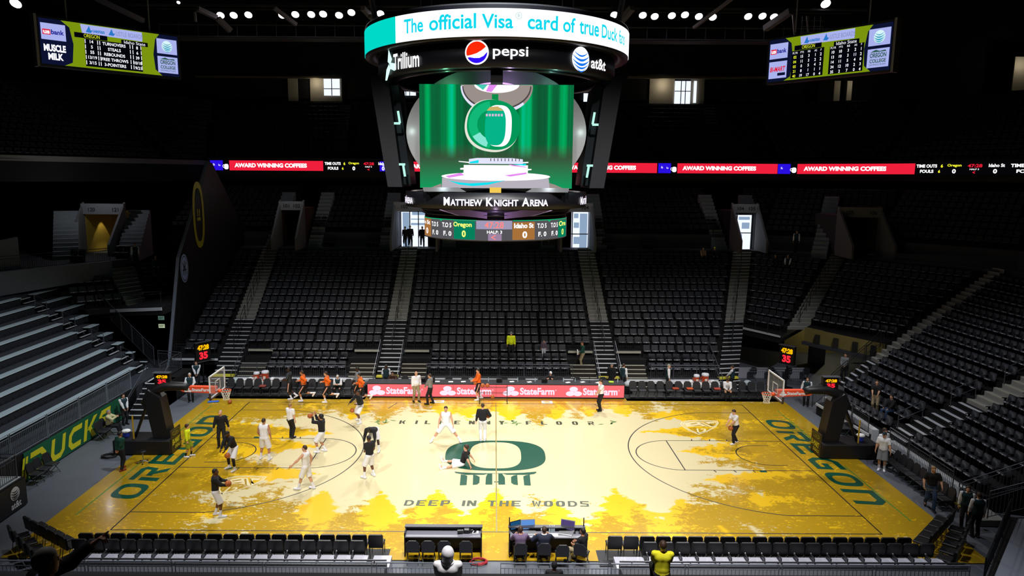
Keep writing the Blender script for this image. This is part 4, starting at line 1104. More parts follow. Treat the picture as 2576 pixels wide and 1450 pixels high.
# slanting side frames (the side screens seen edge on) with their small light bars
for s in (-1, 1):
    f = MB()
    f.hexa([(s*4.0, -1.6, 12.6-zb0), (s*4.62, -1.6, 12.6-zb0), (s*4.62, 1.6, 12.6-zb0), (s*4.0, 1.6, 12.6-zb0), (s*4.55, -1.6, 17.2-zb0), (s*5.3, -1.6, 17.2-zb0), (s*5.3, 1.6, 17.2-zb0), (s*4.55, 1.6, 17.2-zb0)][::1] if s > 0 else
           [(s*4.62, -1.6, 12.6-zb0), (s*4.0, -1.6, 12.6-zb0), (s*4.0, 1.6, 12.6-zb0), (s*4.62, 1.6, 12.6-zb0), (s*5.3, -1.6, 17.2-zb0), (s*4.55, -1.6, 17.2-zb0), (s*4.55, 1.6, 17.2-zb0), (s*5.3, 1.6, 17.2-zb0)])
    f.build('side_frame', mat('side_frame', '0b0b16', .5), sb)
    MB().hexa([(s*3.7, -.9, 12.7-zb0), (s*4.05, -.9, 12.7-zb0), (s*4.05, 1.2, 12.7-zb0), (s*3.7, 1.2, 12.7-zb0), (s*4.2, -.9, 16.9-zb0), (s*4.6, -.9, 16.9-zb0), (s*4.6, 1.2, 16.9-zb0), (s*4.2, 1.2, 16.9-zb0)]).build('side_panel', mat('side_panel', '3a4248', .3, metal=.6), sb)
    g = MB()
    for z, c in ((13.55, 0), (15.25, 1)):
        x = s*(3.98+.115*(z-12.6)/1.0*.95)
        g.box((x-s*.1, -1.68, z-zb0+.0), (.26, .05, .09)); g.box((x-s*.2+s*.02, -1.68, z-zb0-.26 if c == 0 else z-zb0+.26), (.09, .05, .5), ry=s*.15)
    g.build('light_bar', em('light_bar', 'b8f5e4', 1.1), sb)
# arena-name ring
RN, ZN0, ZN1 = 4.02, 11.76, 12.42
rn = ring(RN, ZN0, ZN1, th=.5).build('name_ring', M_BLK2, sb, True)
cmn = cm(RN, ZN0); PN = lambda d: RN*R(d)
E_NAME = em('name_white', 'f6efff', 1.4)
def small_caps(d0, d1):
    words = [('M', 'ATTHEW'), ('K', 'NIGHT'), ('A', 'RENA')]
    S = []; W_ = []; x = 0; H, hh = .34, .265
    for a, r_ in words:
        for part, h in ((a, H), (r_, hh)):
            sh = text2d(part, h, None, bold=.03); w_ = sh[0][:, 0].max(); S.append((sh, x)); x += w_+.035
        x += .13
    k = (PN(d1)-PN(d0))/(x-.16)
    return [(np.stack([sh[0][:, 0]*k+xx*k+PN(d0), sh[0][:, 1]+.14], -1), sh[1]) for sh, xx in S]
AN = ARC(RN, 12.1); an0, an1 = (math.degrees(AN(q)/RN) for q in (1117, 1378))
flat('name_lettering', E_NAME, small_caps(an0, an1), cmn, rn, 0.03)
flat('name_lettering', E_NAME, small_caps(-120, -60)+small_caps(63, 120), cmn, rn, 0.03)
# silver bowls between the rings
MB().lathe([(3.1, 11.45-zb0), (3.5, 11.75-zb0)], 48).build('lower_cone', mat('cone_violet', '57525f', .35, metal=.5), sb, True)
for s in (-1, 1):
    P = [(s*.35, 11.36), (s*1.6, 11.5), (s*2.3, 11.72), (s*.35, 11.72)]
    MB().add([(x, -3.3, z-zb0) for x, z in P]+[(x, -3.2, z-zb0) for x, z in P], [(0, 1, 2, 3), (7, 6, 5, 4), (0, 4, 5, 1), (1, 5, 6, 2), (2, 6, 7, 3), (3, 7, 4, 0)]).build('reflector_plate', mat('reflector_violet', 'cdb2dd', .4), sb)
    P = [(s*1.2, 12.45), (s*2.9, 12.45), (s*2.95, 12.62), (s*1.5, 12.62)]
    MB().add([(x, -3.45, z-zb0) for x, z in P]+[(x, -3.3, z-zb0) for x, z in P], [(0, 1, 2, 3), (7, 6, 5, 4), (0, 4, 5, 1), (1, 5, 6, 2), (2, 6, 7, 3), (3, 7, 4, 0)]).build('reflector_plate', M_SILV, sb)
MB().box((-.02, -3.3, 12.48-zb0), (.46, .2, .3)).build('badge', mat('badge_gold', 'c8a63c', .4), sb)
MB().lathe([(3.6, 12.2-zb0), (2.6, 12.55-zb0), (2.4, 17.3-zb0)], 32).build('core_drum', M_BLK2, sb, True)
# lower data ring
RL, ZL0, ZL1 = 3.2, 10.46, 11.3
rl = ring(RL-.02, ZL0-.04, ZL1+.1, th=.5).build('lower_ring', M_BLK2, sb, True)
MB().lathe([(3.1, ZL1-zb0+.1), (3.35, ZL1-zb0+.2), (3.1, ZL1-zb0+.34)], 48).build('ring_hood', M_BLK2, rl, True)
cml = cm(RL, ZL0); H = ZL1-ZL0
E_GREY = em('led_dark', '55555a', 1.0)
flat('data_band', E_GREY, [rect(-PI*RL, 0, PI*RL, H, 120)], cml, rl, 0.0)
PL = lambda d: RL*R(d)
E_ORG = em('led_brown', 'a8713a', 1.0); E_GRN = em('led_green', '04805c', 1.0); E_LED = em('led_text', 'ffffff', 1.2); E_LY = em('led_yellow', 'f4ff7a', 1.1)
AL = ARC(RL, 10.9)
def wt(body, x0, x1, v, h, d0, **kw):
    a = PL(d0); return txt(body, a+AL(x0), v, h, wd=AL(x1)-AL(x0), **kw)
def wr_(x0, x1, v0, v1, d0, n=8): return rect(PL(d0)+AL(x0), v0, PL(d0)+AL(x1), v1, n)
LE = lambda px: px if abs(px-1246) < 160 else px
for d0 in (0, 180):
    flat('team_panel', E_GRN, [wr_(1142, 1195, .03, H-.05, d0)], cml, rl, 0.008); flat('team_panel', E_GRN, [wr_(1404, 1423, .03, H-.08, d0)], cml, rl, 0.008)
    flat('team_panel', E_ORG, [wr_(1289, 1345, .03, H-.08, d0)], cml, rl, 0.008); flat('team_panel', E_ORG, [wr_(1069, 1085, .03, H-.05, d0)], cml, rl, 0.008)
    flat('panel_trim', em('led_green_edge', '10b070', 1.0), [wr_(1069, 1199, H-.035, H, d0, 20), wr_(1290, 1423, H-.035, H, d0, 20), pg([(PL(d0)+AL(1105), H), (PL(d0)+AL(1115), H), (PL(d0)+AL(1110), H-.12)]), pg([(PL(d0)+AL(1376), H), (PL(d0)+AL(1386), H), (PL(d0)+AL(1381), H-.12)])], cml, rl, 0.01)
    flat('clock_panel', em('led_lilac', 'a09ab8', 1.0), [wr_(1198, 1288, H-.37, H-.02, d0)], cml, rl, 0.008)
    flat('arrow_panel', em('led_mauve', '9d84a4', 1.0), [wr_(1228, 1262, 0, .28, d0)], cml, rl, 0.008)
    flat('clock_digits', em('led_salmon', 'ff8a86', 1.0), [wt('47:28', 1219, 1267, H-.33, .26, d0, bold=.02), strokes([[(PL(d0)+AL(1247), .23), (PL(d0)+AL(1237), .14), (PL(d0)+AL(1247), .05)]], .04)], cml, rl, 0.014)
    flat('score_text', E_LED, [wt('HALF: 3', 1225, 1263, .29, .13, d0, bold=.03), wt('Idaho St', 1293, 1342, H-.33, .21, d0, bold=.04), wt('0', 1314, 1326, .1, .28, d0, bold=.04), wt('T.O 5', 1351, 1374, H-.35, .2, d0, bold=.03), wt('F. 0', 1354, 1374, .14, .2, d0, bold=.03),
         wt('T.O 5', 1385, 1402, H-.35, .2, d0, bold=.03), wt('F. 0', 1387, 1402, .14, .2, d0, bold=.03), wt('T.O 5', 1113, 1136, H-.35, .2, d0, bold=.03), wt('F. 0', 1116, 1136, .14, .2, d0, bold=.03), wt('T.O 5', 1087, 1103, H-.35, .2, d0, bold=.03), wt('F. 0', 1089, 1103, .14, .2, d0, bold=.03),
         wt('o St', 1070, 1083, H-.3, .18, d0, bold=.03), wt('0', 1073, 1078, .13, .26, d0, bold=.03)], cml, rl, 0.014)
    flat('team_text', E_LY, [wt('Oregon', 1141, 1187, H-.35, .25, d0, bold=.03), wt('0', 1162, 1172, .12, .28, d0, bold=.04), wt('Ore', 1405, 1421, H-.33, .22, d0, bold=.03), wt('0', 1412, 1417, .13, .26, d0, bold=.03)], cml, rl, 0.014)
# suspension cables
for x, y in ((-3.2, -1), (3.2, -1), (-3, 2), (3, 2)):
    MB().tube([(x, y, ZT1-zb0), (x, y, 32.9-zb0)], .03, 5).build('hanger_cable', M_STEEL, sb)

# ------------------------------------------------------------------ ribbon board along the upper tier
rib = thing('ribbon_board', 'long LED ribbon board along the front of the upper tier', 'screen', (0, 33.0, 13.45))
SEG = [Vector((p[0], p[1]-.03)) for p in RIB]; CUM = [0]
for a, c in zip(SEG[:-1], SEG[1:]): CUM.append(CUM[-1]+(c-a).length)
def rmap(u, v, w_):
    for k in range(len(SEG)-1):
        if u <= CUM[k+1] or k == len(SEG)-2:
            d = (SEG[k+1]-SEG[k]).normalized(); p = SEG[k]+d*(u-CUM[k]); n = Vector((d.y, -d.x)); p = p+n*(w_+.02)
            return (p.x, p.y-33.0, v)
flat('display', em('ribbon_black', '050507', 1.0), [rect(CUM[q]+.001, 0, CUM[q+1]-.001, .94, 4) for q in range(len(CUM)-1)], rmap, rib, -.015)
E_RR = em('ribbon_red', 'f0203c', 1.0); E_RB = em('ribbon_blue', '2a10e0', 1.0); E_RW = em('ribbon_white', 'ffffff', 1.25)
MPX = 64.55/FPX         # metres per photo pixel along the straight run
def pos(px): return solve(lambda u: to_px(rmap(u, .47, 0)[0], rmap(u, .47, 0)[1]+33.0, 14.0), px, 0, CUM[-1])
reds, blues, whites, yel, rd = [], [], [], [], []
def coffee(x0, x1, t0, t1, blue0, mug=True):
    reds.append(rect(x0, .03, x1, .91, 12)); whites.append(txt('AWARD WINNING COFFEES', t0, .3, .38, wd=t1-t0, bold=.05))
    blues.append(rect(blue0, .03, blue0+(x0-blue0)*.66, .91, 2))
    mx_ = blue0+(x0-blue0)*.84; whites.append(pg(sup(mx_, .36, .2, .24, 3, 16))); whites.append(ringpoly(sup(mx_-.22, .4, .12, .14, 2, 12), sup(mx_-.22, .4, .07, .09, 2, 12)))
    whites.append(txt('fs', blue0+.25, .45, .2)); whites.append(txt('lu', blue0+.75, .42, .18))
def score(x0, k=1.0):
    whites.append(txt('TIME OUTS', x0+.1*k, .56, .26, wd=1.45*k, bold=.04)); whites.append(txt('FOULS', x0+.38*k, .14, .26, wd=.95*k, bold=.04))
    yel.append(txt('6', x0+1.8*k, .56, .26, bold=.04)); yel.append(txt('6', x0+1.65*k, .14, .24, bold=.04)); yel.append(txt('Oregon', x0+2.25*k, .58, .26, wd=.95*k, bold=.03))
    whites.append(txt('0', x0+2.6*k, .1, .34, wd=.25*k, bold=.04)); rd.append(txt('47:28', x0+3.6*k, .56, .26, wd=.95*k, bold=.03)); rd.append(txt('<', x0+3.95*k, .08, .2, bold=.03))
    whites.append(txt('HALF 3', x0+3.75*k, .36, .12, wd=.6*k, bold=.02)); whites.append(txt('Idaho St', x0+4.95*k, .58, .26, wd=1.0*k, bold=.03)); whites.append(txt('0', x0+5.25*k, .1, .34, wd=.25*k, bold=.04))
coffee(pos(577), pos(813), pos(590), pos(772), pos(529)); score(pos(814))
coffee(pos(1000), pos(1210), pos(1012), pos(1200), pos(955))
coffee(pos(1406), pos(1653), pos(1419), pos(1600), pos(1360))
coffee(pos(1704), pos(1956), pos(1717), pos(1902), pos(1656))
coffee(pos(2006), pos(2302), pos(2022), pos(2231), pos(1957))
score(pos(2302), (pos(2530)-pos(2302))/6.0); score(pos(2537), 1.4)
flat('red_strip', E_RR, reds, rmap, rib, .01); flat('blue_square', E_RB, blues, rmap, rib, .01); flat('lettering', E_RW, whites, rmap, rib, .02)
flat('team_lettering', em('ribbon_yellow', 'f0f030', 1.1), yel, rmap, rib, .02); flat('clock_digits', em('ribbon_clock', 'f02038', 1.0), rd, rmap, rib, .02)

# ------------------------------------------------------------------ two corner statistics boards
def statboard(p0, p1, z0, h, left, label):
    a, c = Vector(p0), Vector(p1); w_ = (c-a).length; d = (c-a).normalized(); ang = math.atan2(d.y, d.x); mid = (a+c)/2
    t = thing('statistics_board', label, 'screen', (mid.x, mid.y, z0), ang)
    n_ = Vector((d.y, -d.x))
    MB().box((0, .35, h/2), (w_+.3, .6, h+.25)).build('housing', mat('board_housing', '2a2a30', .5), t)
    MB().box((-w_/2-.2 if left else w_/2+.2, .2, h/2), (.14, .7, h+.35)).build('end_cap', M_GREYP, t)
    for x in (-w_*.3, w_*.3): MB().tube([(x, .4, h), (x, .4, 33-z0)], .05, 6).build('hanger_cable', M_STEEL, t)
    k = w_/10.0; hh = h/3.0
    fm0 = plane_map((-w_/2, 0, 0), (1, 0, 0), (0, 0, 1)); fm = lambda u, v, ww: fm0(u*k, v*hh, ww)
    navy = em('hb_navy', '0c1230', 1.0); lime = em('hb_lime', '7a940e', 1.0); lil = em('hb_lilac', 'aab2ee', 1.0); wht = em('hb_white', 'f4f4ff', 1.1); blk = em('hb_black', '04040c', 1.0); yl = em('hb_yellow', 'e8f030', 1.0); blu = em('hb_blue', '2a78c8', 1.0); red = em('hb_red', 'e0142e', 1.0); grn = em('hb_green', '2c5a4c', 1.0)
    flat('display', navy, [rect(0, 0, 10, 3)], fm, t, 0.0)
    flat('lime_field', lime, [pg([(1.5, 0), (2.05, .25), (2.2, 1.5), (2.0, 2.6), (1.45, 3), (8.55, 3), (8.2, 2.6), (8.0, 1.5), (8.1, .4), (8.6, 0)])], fm, t, .01)
    flat('title_panel', lil, [pg([(2.85, 2.36), (7.2, 2.3), (7.2, 2.95), (2.75, 2.95)])], fm, t, .02)
    x0 = 2.35
    flat('title_mark', blu, [pg([(x0+.75, 2.45), (x0+1.0, 2.9), (x0+1.1, 2.6), (x0+1.25, 2.6), (x0+1.1, 2.42)]), txt('uestas', x0+1.25, 2.48, .22, bold=.03), pg([(x0+2.35, 2.45), (x0+2.6, 2.9), (x0+2.7, 2.6), (x0+2.85, 2.6), (x0+2.7, 2.42)])], fm, t, .03)
    flat('title_text', em('hb_slate', '8088b8', 1.0), [txt('USTLE BOARDS', x0+2.9, 2.47, .3, wd=2.0)], fm, t, .03)
    for rc_ in ([(.1, 1.62, 1.72, 2.7), (8.3, 1.62, 9.9, 2.7), (8.3, .22, 9.9, 1.42)]+([] if left else [(.1, .22, 1.72, 1.42)])): flat('sponsor_tile', lil, [rect(*rc_)], fm, t, .02)
    if left: flat('sponsor_lettering', wht, [txt('MUSCLE', .2, .85, .48, wd=1.45, bold=.05), txt('MILK', .45, .3, .46, wd=1.0, bold=.05)], fm, t, .03)
    else: flat('sponsor_mark', red, [txt('BI-MART', .2, .7, .35, wd=1.4, shear=.2, bold=.03)], fm, t, .03); flat('sponsor_note', navy, [rect(.9, .4, 1.6, .6)], fm, t, .03)
    flat('bank_mark', red, [rect(.2, 1.95, .72, 2.3)], fm, t, .03); flat('bank_text', wht, [txt('us', .25, 2.0, .22, wd=.42, bold=.04)], fm, t, .04); flat('bank_name', em('hb_bankblue', '1a1a90', 1.0), [txt('bank', .76, 2.0, .32, wd=.85, bold=.03)], fm, t, .03)
    globe(lambda u, v, ww: fm(u*1.0, v*1.0, ww), t, 9.1, 2.17, .42, em('hb_globe', 'd8f4f8', 1.0), em('hb_globeblue', '2a9ac0', 1.0), .03)
    flat('college_text', grn, [txt('OREGON', 8.5, .85, .3, wd=1.2, bold=.03), txt('COLLEGE', 8.5, .52, .24, wd=1.2, bold=.03), txt('SAVINGS PLAN', 8.5, .34, .12, wd=1.2), pg([(8.5, 1.2), (8.9, 1.35), (9.2, 1.25), (9.6, 1.3), (9.7, 1.2)])], fm, t, .03)
    B_, W_, Y_ = [], [], []
    B_.append(rect(2.3, 2.02, 4.6, 2.36)); Y_.append(txt('OREGON', 2.95, 2.08, .24, wd=1.1)); B_.append(rect(5.6, 1.95, 7.6, 2.25)); W_.append(txt('Idaho State', 5.8, 2.0, .22, wd=1.6))
    if left:
        B_.append(rect(2.95, .12, 7.1, 2.0))
        for q, (a_, b_, c_) in enumerate((('14', 'TURNOVERS', '8'), ('5', 'STEALS', '6'), ('55', 'REBOUNDS', '39'), ('13/19', 'FREE THROWS', '10/18'), ('3/15', '3-POINTERS', '9/21'))):
            v = 1.72-.36*q; W_ += [txt(a_, 3.45, v, .22, align='c', bold=.02), txt(b_, 5.05, v-.02, .22, align='c', bold=.02), txt(c_, 6.75, v-.04, .22, align='c', bold=.02)]
            W_ += [rect(x, v-.04, x+.05, v+.24) for x in (2.98, 3.85, 4.0, 6.2, 6.4, 7.02)]
    else:
        B_.append(rect(2.1, .1, 4.85, 2.0)); B_.append(rect(5.3, .1, 8.0, 1.95))
        rows = (('02', '15', '3', '1', '2', '10', '10', '3', '2', '1'), ('04', '11', '3', '2', '2', '13', '10', '3', '11', '2'), ('05', '0', '5', '4', '2', '14', '11', '5', '4', '0'), ('21', '8', '1', '1', '1', '34', '12', '10', '2', '3'), ('40', '19', '17', '0', '4', '35', '2', '7', '0', '4'))
        xs = (2.4, 3.0, 3.6, 4.15, 4.6, 5.6, 6.2, 6.8, 7.35, 7.8)
        for x, wd in zip(xs, ('PLYR', 'PTS', 'RB', 'AS', 'F')*2): W_.append(txt(wd, x, 1.78, .14, align='c'))
        for q, rw in enumerate(rows):
            v = 1.46-.33*q
            for j, (x, s) in enumerate(zip(xs, rw)): (Y_ if j == 0 else W_).append(txt(s, x, v, .2, align='c', bold=.02))
    flat('table_field', blk, B_, fm, t, .02); flat('table_text', wht, W_, fm, t, .03); flat('team_text', yl, Y_, fm, t, .03)
    return t
statboard((-27.1, 11.6), (-21.45, 17.4), 19.55, 2.62, True, 'hanging statistics screen on the left listing turnovers, steals and rebounds')
statboard((18.3, 17.6), (23.2, 11.4), 19.5, 2.72, False, 'hanging statistics screen on the right with player number columns')

# ------------------------------------------------------------------ roof steel, catwalk and floodlights
E_LAMP = em('lamp_glow', 'fff2ff', 9.0)
M_LAMPB = mat('lamp_body', '2c2c30', .5)
lamp0 = None
LX = [(555, 38), (588, 38), (625, 37), (710, 38), (743, 36), (783, 36), (813, 35), (853, 38), (884, 31), (957, 34), (1545, 37), (1617, 38), (1647, 41), (1690, 39), (1723, 37), (1758, 41), (1793, 43), (1882, 41), (1918, 40), (1947, 42)]
def lamp(x, y, z, lab, sc=1.0):
    global lamp0
    if lamp0 is None:
        t = thing('floodlight', lab, 'floodlight', (x, y, z), 0, 'floodlights on the far catwalk')
        b = MB(); b.lathe([(.05, .34), (.16, .3), (.24, .1), (.3, 0), (.28, -.02)], 16); b.build('housing', M_LAMPB, t, True)
        MB().lathe([(0, -.03), (.25, -.03), (.25, .0), (0, .0)], 16).build('lens', E_LAMP, t)
        MB().tube([(-.3, 0, .05), (-.3, 0, .5), (.3, 0, .5), (.3, 0, .05)], .025, 5).build('yoke', M_LAMPB, t)
        lamp0 = t
    else: t = copy_tree(lamp0, (x, y, z), None, lab)
    t.rotation_euler = (R(-42), 0, 0); t.scale = (sc, sc, sc)
    return t
YL = 24.0
def at_y(px, py, y):
    d = CR*((px-1245.6)/FPX)-CU*((py-725)/FPX)+CF
    tt = (y-CAM_P.y)/d.y; p = CAM_P+d*tt
    return (p.x, p.y, p.z)
for q, (px, py) in enumerate(LX):
    p = at_y(px, py, YL)
    side = 'left' if px < 1200 else 'right'; i_ = q if px < 1200 else 19-q
    lamp(p[0], p[1], p[2], 'lit floodlight on the far catwalk, %s from its %s end' % (nth(i_), side), 1.12)
p = at_y(2077, 9, YL); t = lamp(*p, 'lit floodlight above the right statistics screen', 1.4); t['group'] = ''; del t['group']
p = at_y(40, 8, YL); t = lamp(*p, 'lit floodlight in the top left corner', 1.6); del t['group']
p = at_y(449, 6, YL); t = lamp(*p, 'tiny lit floodlight high between the left screen and the catwalk', .5); del t['group']
M_TRUSS = mat('truss_grey', '6e6a70', .6)
def member(a, c, r, m=M_TRUSS, lab=None): return MB().bar(a, c, r).build('roof_brace', m, kind='structure')
cat_ = MB()
for z in (23.6, 24.45, 25.6): cat_.bar((-26, 24.9, z), (27, 24.9, z), .08)
cat_.box((.5, 25.5, 23.5), (53, 1.2, .1))
for k in range(36): cat_.bar((-26+1.5*k, 24.9, 23.5), (-26+1.5*k, 24.9, 24.6), .05)
cat_.bar((-28, 24.4, 25.75), (28, 24.4, 25.75), .14)
cat_.build('catwalk', mat('catwalk_grey', '3c3c42', .6), kind='structure')
cat_ = MB(); cat_.box((.5, 26.2, 24.0), (53, .1, .9)); cat_.build('catwalk_panel', mat('catwalk_panel', '2a2a30', .7), kind='structure')
def br(px0, py0, px1, py1, y0, y1, r): return member(at_y(px0, py0, y0), at_y(px1, py1, y1), r)
br(497, 22, 545, 44, 22, 23.5, .32); br(548, 46, 580, 78, 22.3, 23, .35); br(1990, 28, 1925, 72, 21, 23.3, .42); br(912, 20, 935, 44, 22, 23.3, .32); br(1590, 20, 1557, 60, 22, 23.3, .4)
br(690, 20, 745, 62, 22, 23.3, .25); br(240, -5, 360, 52, 18, 22, .3); br(1845, -6, 1745, 70, 20, 23, .2); br(930, 40, 945, 60, 22, 23, .25)
br(1995, 35, 2000, 95, 22, 22, .14); br(2030, 40, 2034, 90, 22, 22, .1); br(490, 30, 492, 55, 22, 22, .14)
for k in range(7): member((-30+10*k, -30, 31.5), (-30+10*k, 50, 31.5), .5, mat('roof_girder', '1c1c20', .7))
for y in (10, 20, 30): member((-50, y, 30.5), (50, y, 30.5), .4, mat('roof_girder', '1c1c20', .7))
# a ladder-like rigging frame beside the right catwalk end
t = thing('rigging_frame', 'thin metal rigging frame at the right end of the catwalk', 'frame', at_y(2015, 95, 22.0))
b = MB()
for x in (0, .45, .9, 1.35): b.bar((x, 0, 0), (x, 0, 1.5), .035)
for z in (0, .4, .8, 1.2): b.bar((0, 0, z), (1.6, 0, z), .03)
b.build('frame', M_TRUSS, t)
# ------------------------------------------------------------------ retractable bleachers on the left
M_BENCH = mat('bench_aluminium', 'c3d2da', 0.45, noise=.05, nscale=2)
M_BLEACH = mat('bleacher_deck', '3a3c44', 0.7, noise=.1, nscale=3)
M_BRISE = mat('bleacher_riser', '1e2026', 0.7)
BF = [10.2, 10.15, 10.7, 11.3, 11.9, 12.1, 12.7, 14.2, 15.2, 16.0]
def bx(i): return -20.6-.965*i
def bz(i): return 1.27+.475*i
ay = lambda i: 8.55+.24*i
YN = -7.0
b = MB()
b.box(((-20.2+bx(1)-.05)/2-.0, (YN+10.2)/2, .655), (abs(bx(1)-.05+20.2), 10.2-YN, 1.31))
for i in range(1, 10):
    zt = bz(i)-.42+.05; x0 = bx(i)-.45; x1 = bx(i+1)+.3 if i < 9 else -30.5
    b.box(((x0+x1)/2-.25, (YN+BF[i])/2, zt/2+.2), (abs(x1-x0)+.9, BF[i]-YN, zt+.35))
b.build('bleacher_deck', M_BLEACH, kind='structure')
for i in range(1, 10):
    lab = 'pale aluminium bench, %s row up the left bleachers' % nth(i-1)
    t = thing('bleacher_bench', lab, 'bench', (bx(i), 0, bz(i)), 0, 'benches of the left bleachers')
    for (y0, y1) in ((YN, ay(i)-.0), (ay(i)+1.25, BF[i])):
        MB().box((0, (y0+y1)/2, -.02), (.44, y1-y0, .05), ch=.01).build('seat_plank', M_BENCH, t)
        MB().box((.13, (y0+y1)/2, -.25), (.03, y1-y0, .38)).build('front_panel', M_BRISE, t)
        bb = MB()
        for k in range(int((y1-y0)/.45)): bb.box((.155, y0+.2+.45*k, -.36), (.03, .07, .05))
        if bb.v: bb.build('bracket', M_RAILD, t)
    s = MB(); n2 = MB()
    for q in (0, 1):
        s.box((-.18+.3*q, ay(i)+.62, -.2-.2*q), (.36, 1.1, .05)); n2.box((-.02+.3*q, ay(i)+.62, -.165-.2*q), (.09, 1.08, .03))
    s.build('aisle_step', M_BLACK, t); n2.build('step_nosing', M_NOSE, t)
for k, i in enumerate((1, 3, 5, 7)):
    handrail([(bx(i)-.05, ay(i)+.2, bz(i)), (bx(i)-.75, ay(i)+.2, bz(i)+.35)], .85, '%s looped handrail up the bleacher aisle, counted from the floor' % nth(k), 'looped handrails of the bleacher aisle', m=M_RAIL)
# sloping guard rail down the open end of the bleachers
P0, P1 = Vector((-27.6, 15.6, 4.5)), Vector((-21.2, 10.75, 1.3))
for q in range(6):
    f0, f1 = q/6+.006, (q+1)/6-.006
    rail(P0+(P1-P0)*f0, P0+(P1-P0)*f1, 1.15, '%s sloping guard rail down the open end of the bleachers, from the top' % nth(q), 'sloping guard rails of the bleachers')
rail((-20.9, 10.6, 1.31), (-19.3, 10.2, 1.31), 1.0, 'guard rail across the low landing at the foot of the bleachers', None)
rail((-19.3, 10.2, 1.31), (-19.3, 7.4, 1.31), 1.0, 'short guard rail beside the landing above the small stairs', None)
# green banner wall with yellow lettering and the rail above it
M_BANNER = mat('banner_green', '0b6040', 0.6)
MB().box((-20.17, (YN+6.2)/2, .655), (.08, 6.2-YN, 1.29)).build('wall_bleacher_front', M_BLACK, kind='structure')
t = thing('wall_banner', 'long green banner with big slanted yellow capitals along the bleacher front', 'banner', (-20.11, .5, .04))
fm = plane_map((0, -4.0, 0), (0, 1, 0), (0, 0, 1))
MB().box((0, .03, .63), (.03, 8.1, 1.24)).build('cloth', M_BANNER, t)
def dk(sh): return [(np.stack([V[:, 0]+V[:, 1]*.28, V[:, 1]], -1), F) for V, F in sh]
S = []
H_ = 1.0; T_ = .24
x = .15
S += [off(s, x, .1) for s in dk([rect(-.5, 0, -.36, .95), rect(-.3, 0, -.16, .95)]+[strokes([[(0, .12), (.75, .12), (1.0, .35), (1.0, .65), (.75, .88), (0, .88)]], T_), rect(0, 0, .26, .45)])]
x += 1.5; S += [off(s, x, .1) for s in dk([strokes([[(.13, 1.0), (.13, .3), (.3, .12), (.75, .12), (.95, .3), (.95, 1.0)]], T_)])]
x += 1.35; S += [off(s, x, .1) for s in dk([strokes([[(1.05, .88), (.35, .88), (.13, .68), (.13, .32), (.35, .12), (1.05, .12)]], T_)])]
x += 1.3; S += [off(s, x, .1) for s in dk([rect(0, 0, .26, 1.0), pg([(.26, .45), (.75, 1.0), (1.1, 1.0), (.5, .42)]), pg([(.3, .6), (.6, .55), (1.1, 0), (.75, 0)])])]
x += 1.3; S += [off(s, x, .1) for s in dk([strokes([[(1.05, .88), (.25, .88), (.13, .72), (.25, .53), (.85, .47), (.95, .28), (.85, .12), (0, .12)]], T_)])]
flat('lettering', M_YELB, S, fm, t, .02)
for q in range(5):
    y0 = -6.6+2.5*q
    rail((-20.2, y0, 1.31), (-20.2, y0+2.4, 1.31), 1.08, '%s guard rail above the green banner, counted from the near end' % nth(q), 'guard rails above the green banner', m=mat('rail_pale', '8d97a3', .4, metal=.3))
# small stairs beside the banner, with rails
b, e = MB(), MB()
for k in range(7):
    y0 = 4.6+.36*k; z = .19*(k+1)
    b.box((-19.3, y0+.18+.6, z/2-.02), (1.2, .36+1.2, z)); e.box((-19.3, y0+.04, z), (1.18, .08, .03))
b.box((-19.6, 8.7, .64), (1.8, 3.2, 1.28)); e.box((-19.4, 7.6, 1.3), (1.3, 1.2, .02))
o = b.build('small_stairs', M_RISER, kind='structure'); n2 = MB(); n2.v = [tuple(Vector(v)-o.location) for v in e.v]; n2.f = e.f; n2.build('nosing', M_NOSE, o)
for s, nm in ((-.62, 'far'), (.62, 'court')):
    rail((-19.3+s, 4.7, .05), (-19.3+s, 7.1, 1.3), 1.0, 'sloping stair rail on the %s side of the small stairs by the banner' % nm, None, infill=False)
# corner block on the near left with the phone company panel, rail on top
MB().box((-19.9, -8.6, .57), (2.2, 6.2, 1.14)).build('corner_block', M_BLACK, kind='structure')
MB().box((-19.95, -8.6, 1.15), (2.1, 6.1, .04)).build('corner_deck', M_NOSE, kind='structure')
t = thing('sponsor_panel', 'black panel with a white striped globe and small letters at the left edge', 'sign', (-18.77, -6.5, .02))
MB().box((0, 0, .56), (.03, 2.0, 1.1)).build('panel', M_BLKSAT, t)
fm = plane_map((0.02, 0, 0), (0, 1, 0), (0, 0, 1))
globe(fm, t, .32, .72, .27, mat('decal_white2', 'e8e8ea', .5), M_BLKSAT, .004)
flat('lettering', mat('decal_white2', 'e8e8ea', .5), [txt('at&t', .05, .14, .26, wd=.58, bold=.02)], fm, t, .004)
rail((-18.95, -11.4, 1.17), (-18.95, -5.7, 1.17), .95, 'guard rail on the corner block at the left edge', None)
rail((-20.9, -5.6, 1.17), (-19.0, -5.6, 1.17), .95, 'guard rail across the end of the left corner block', None)
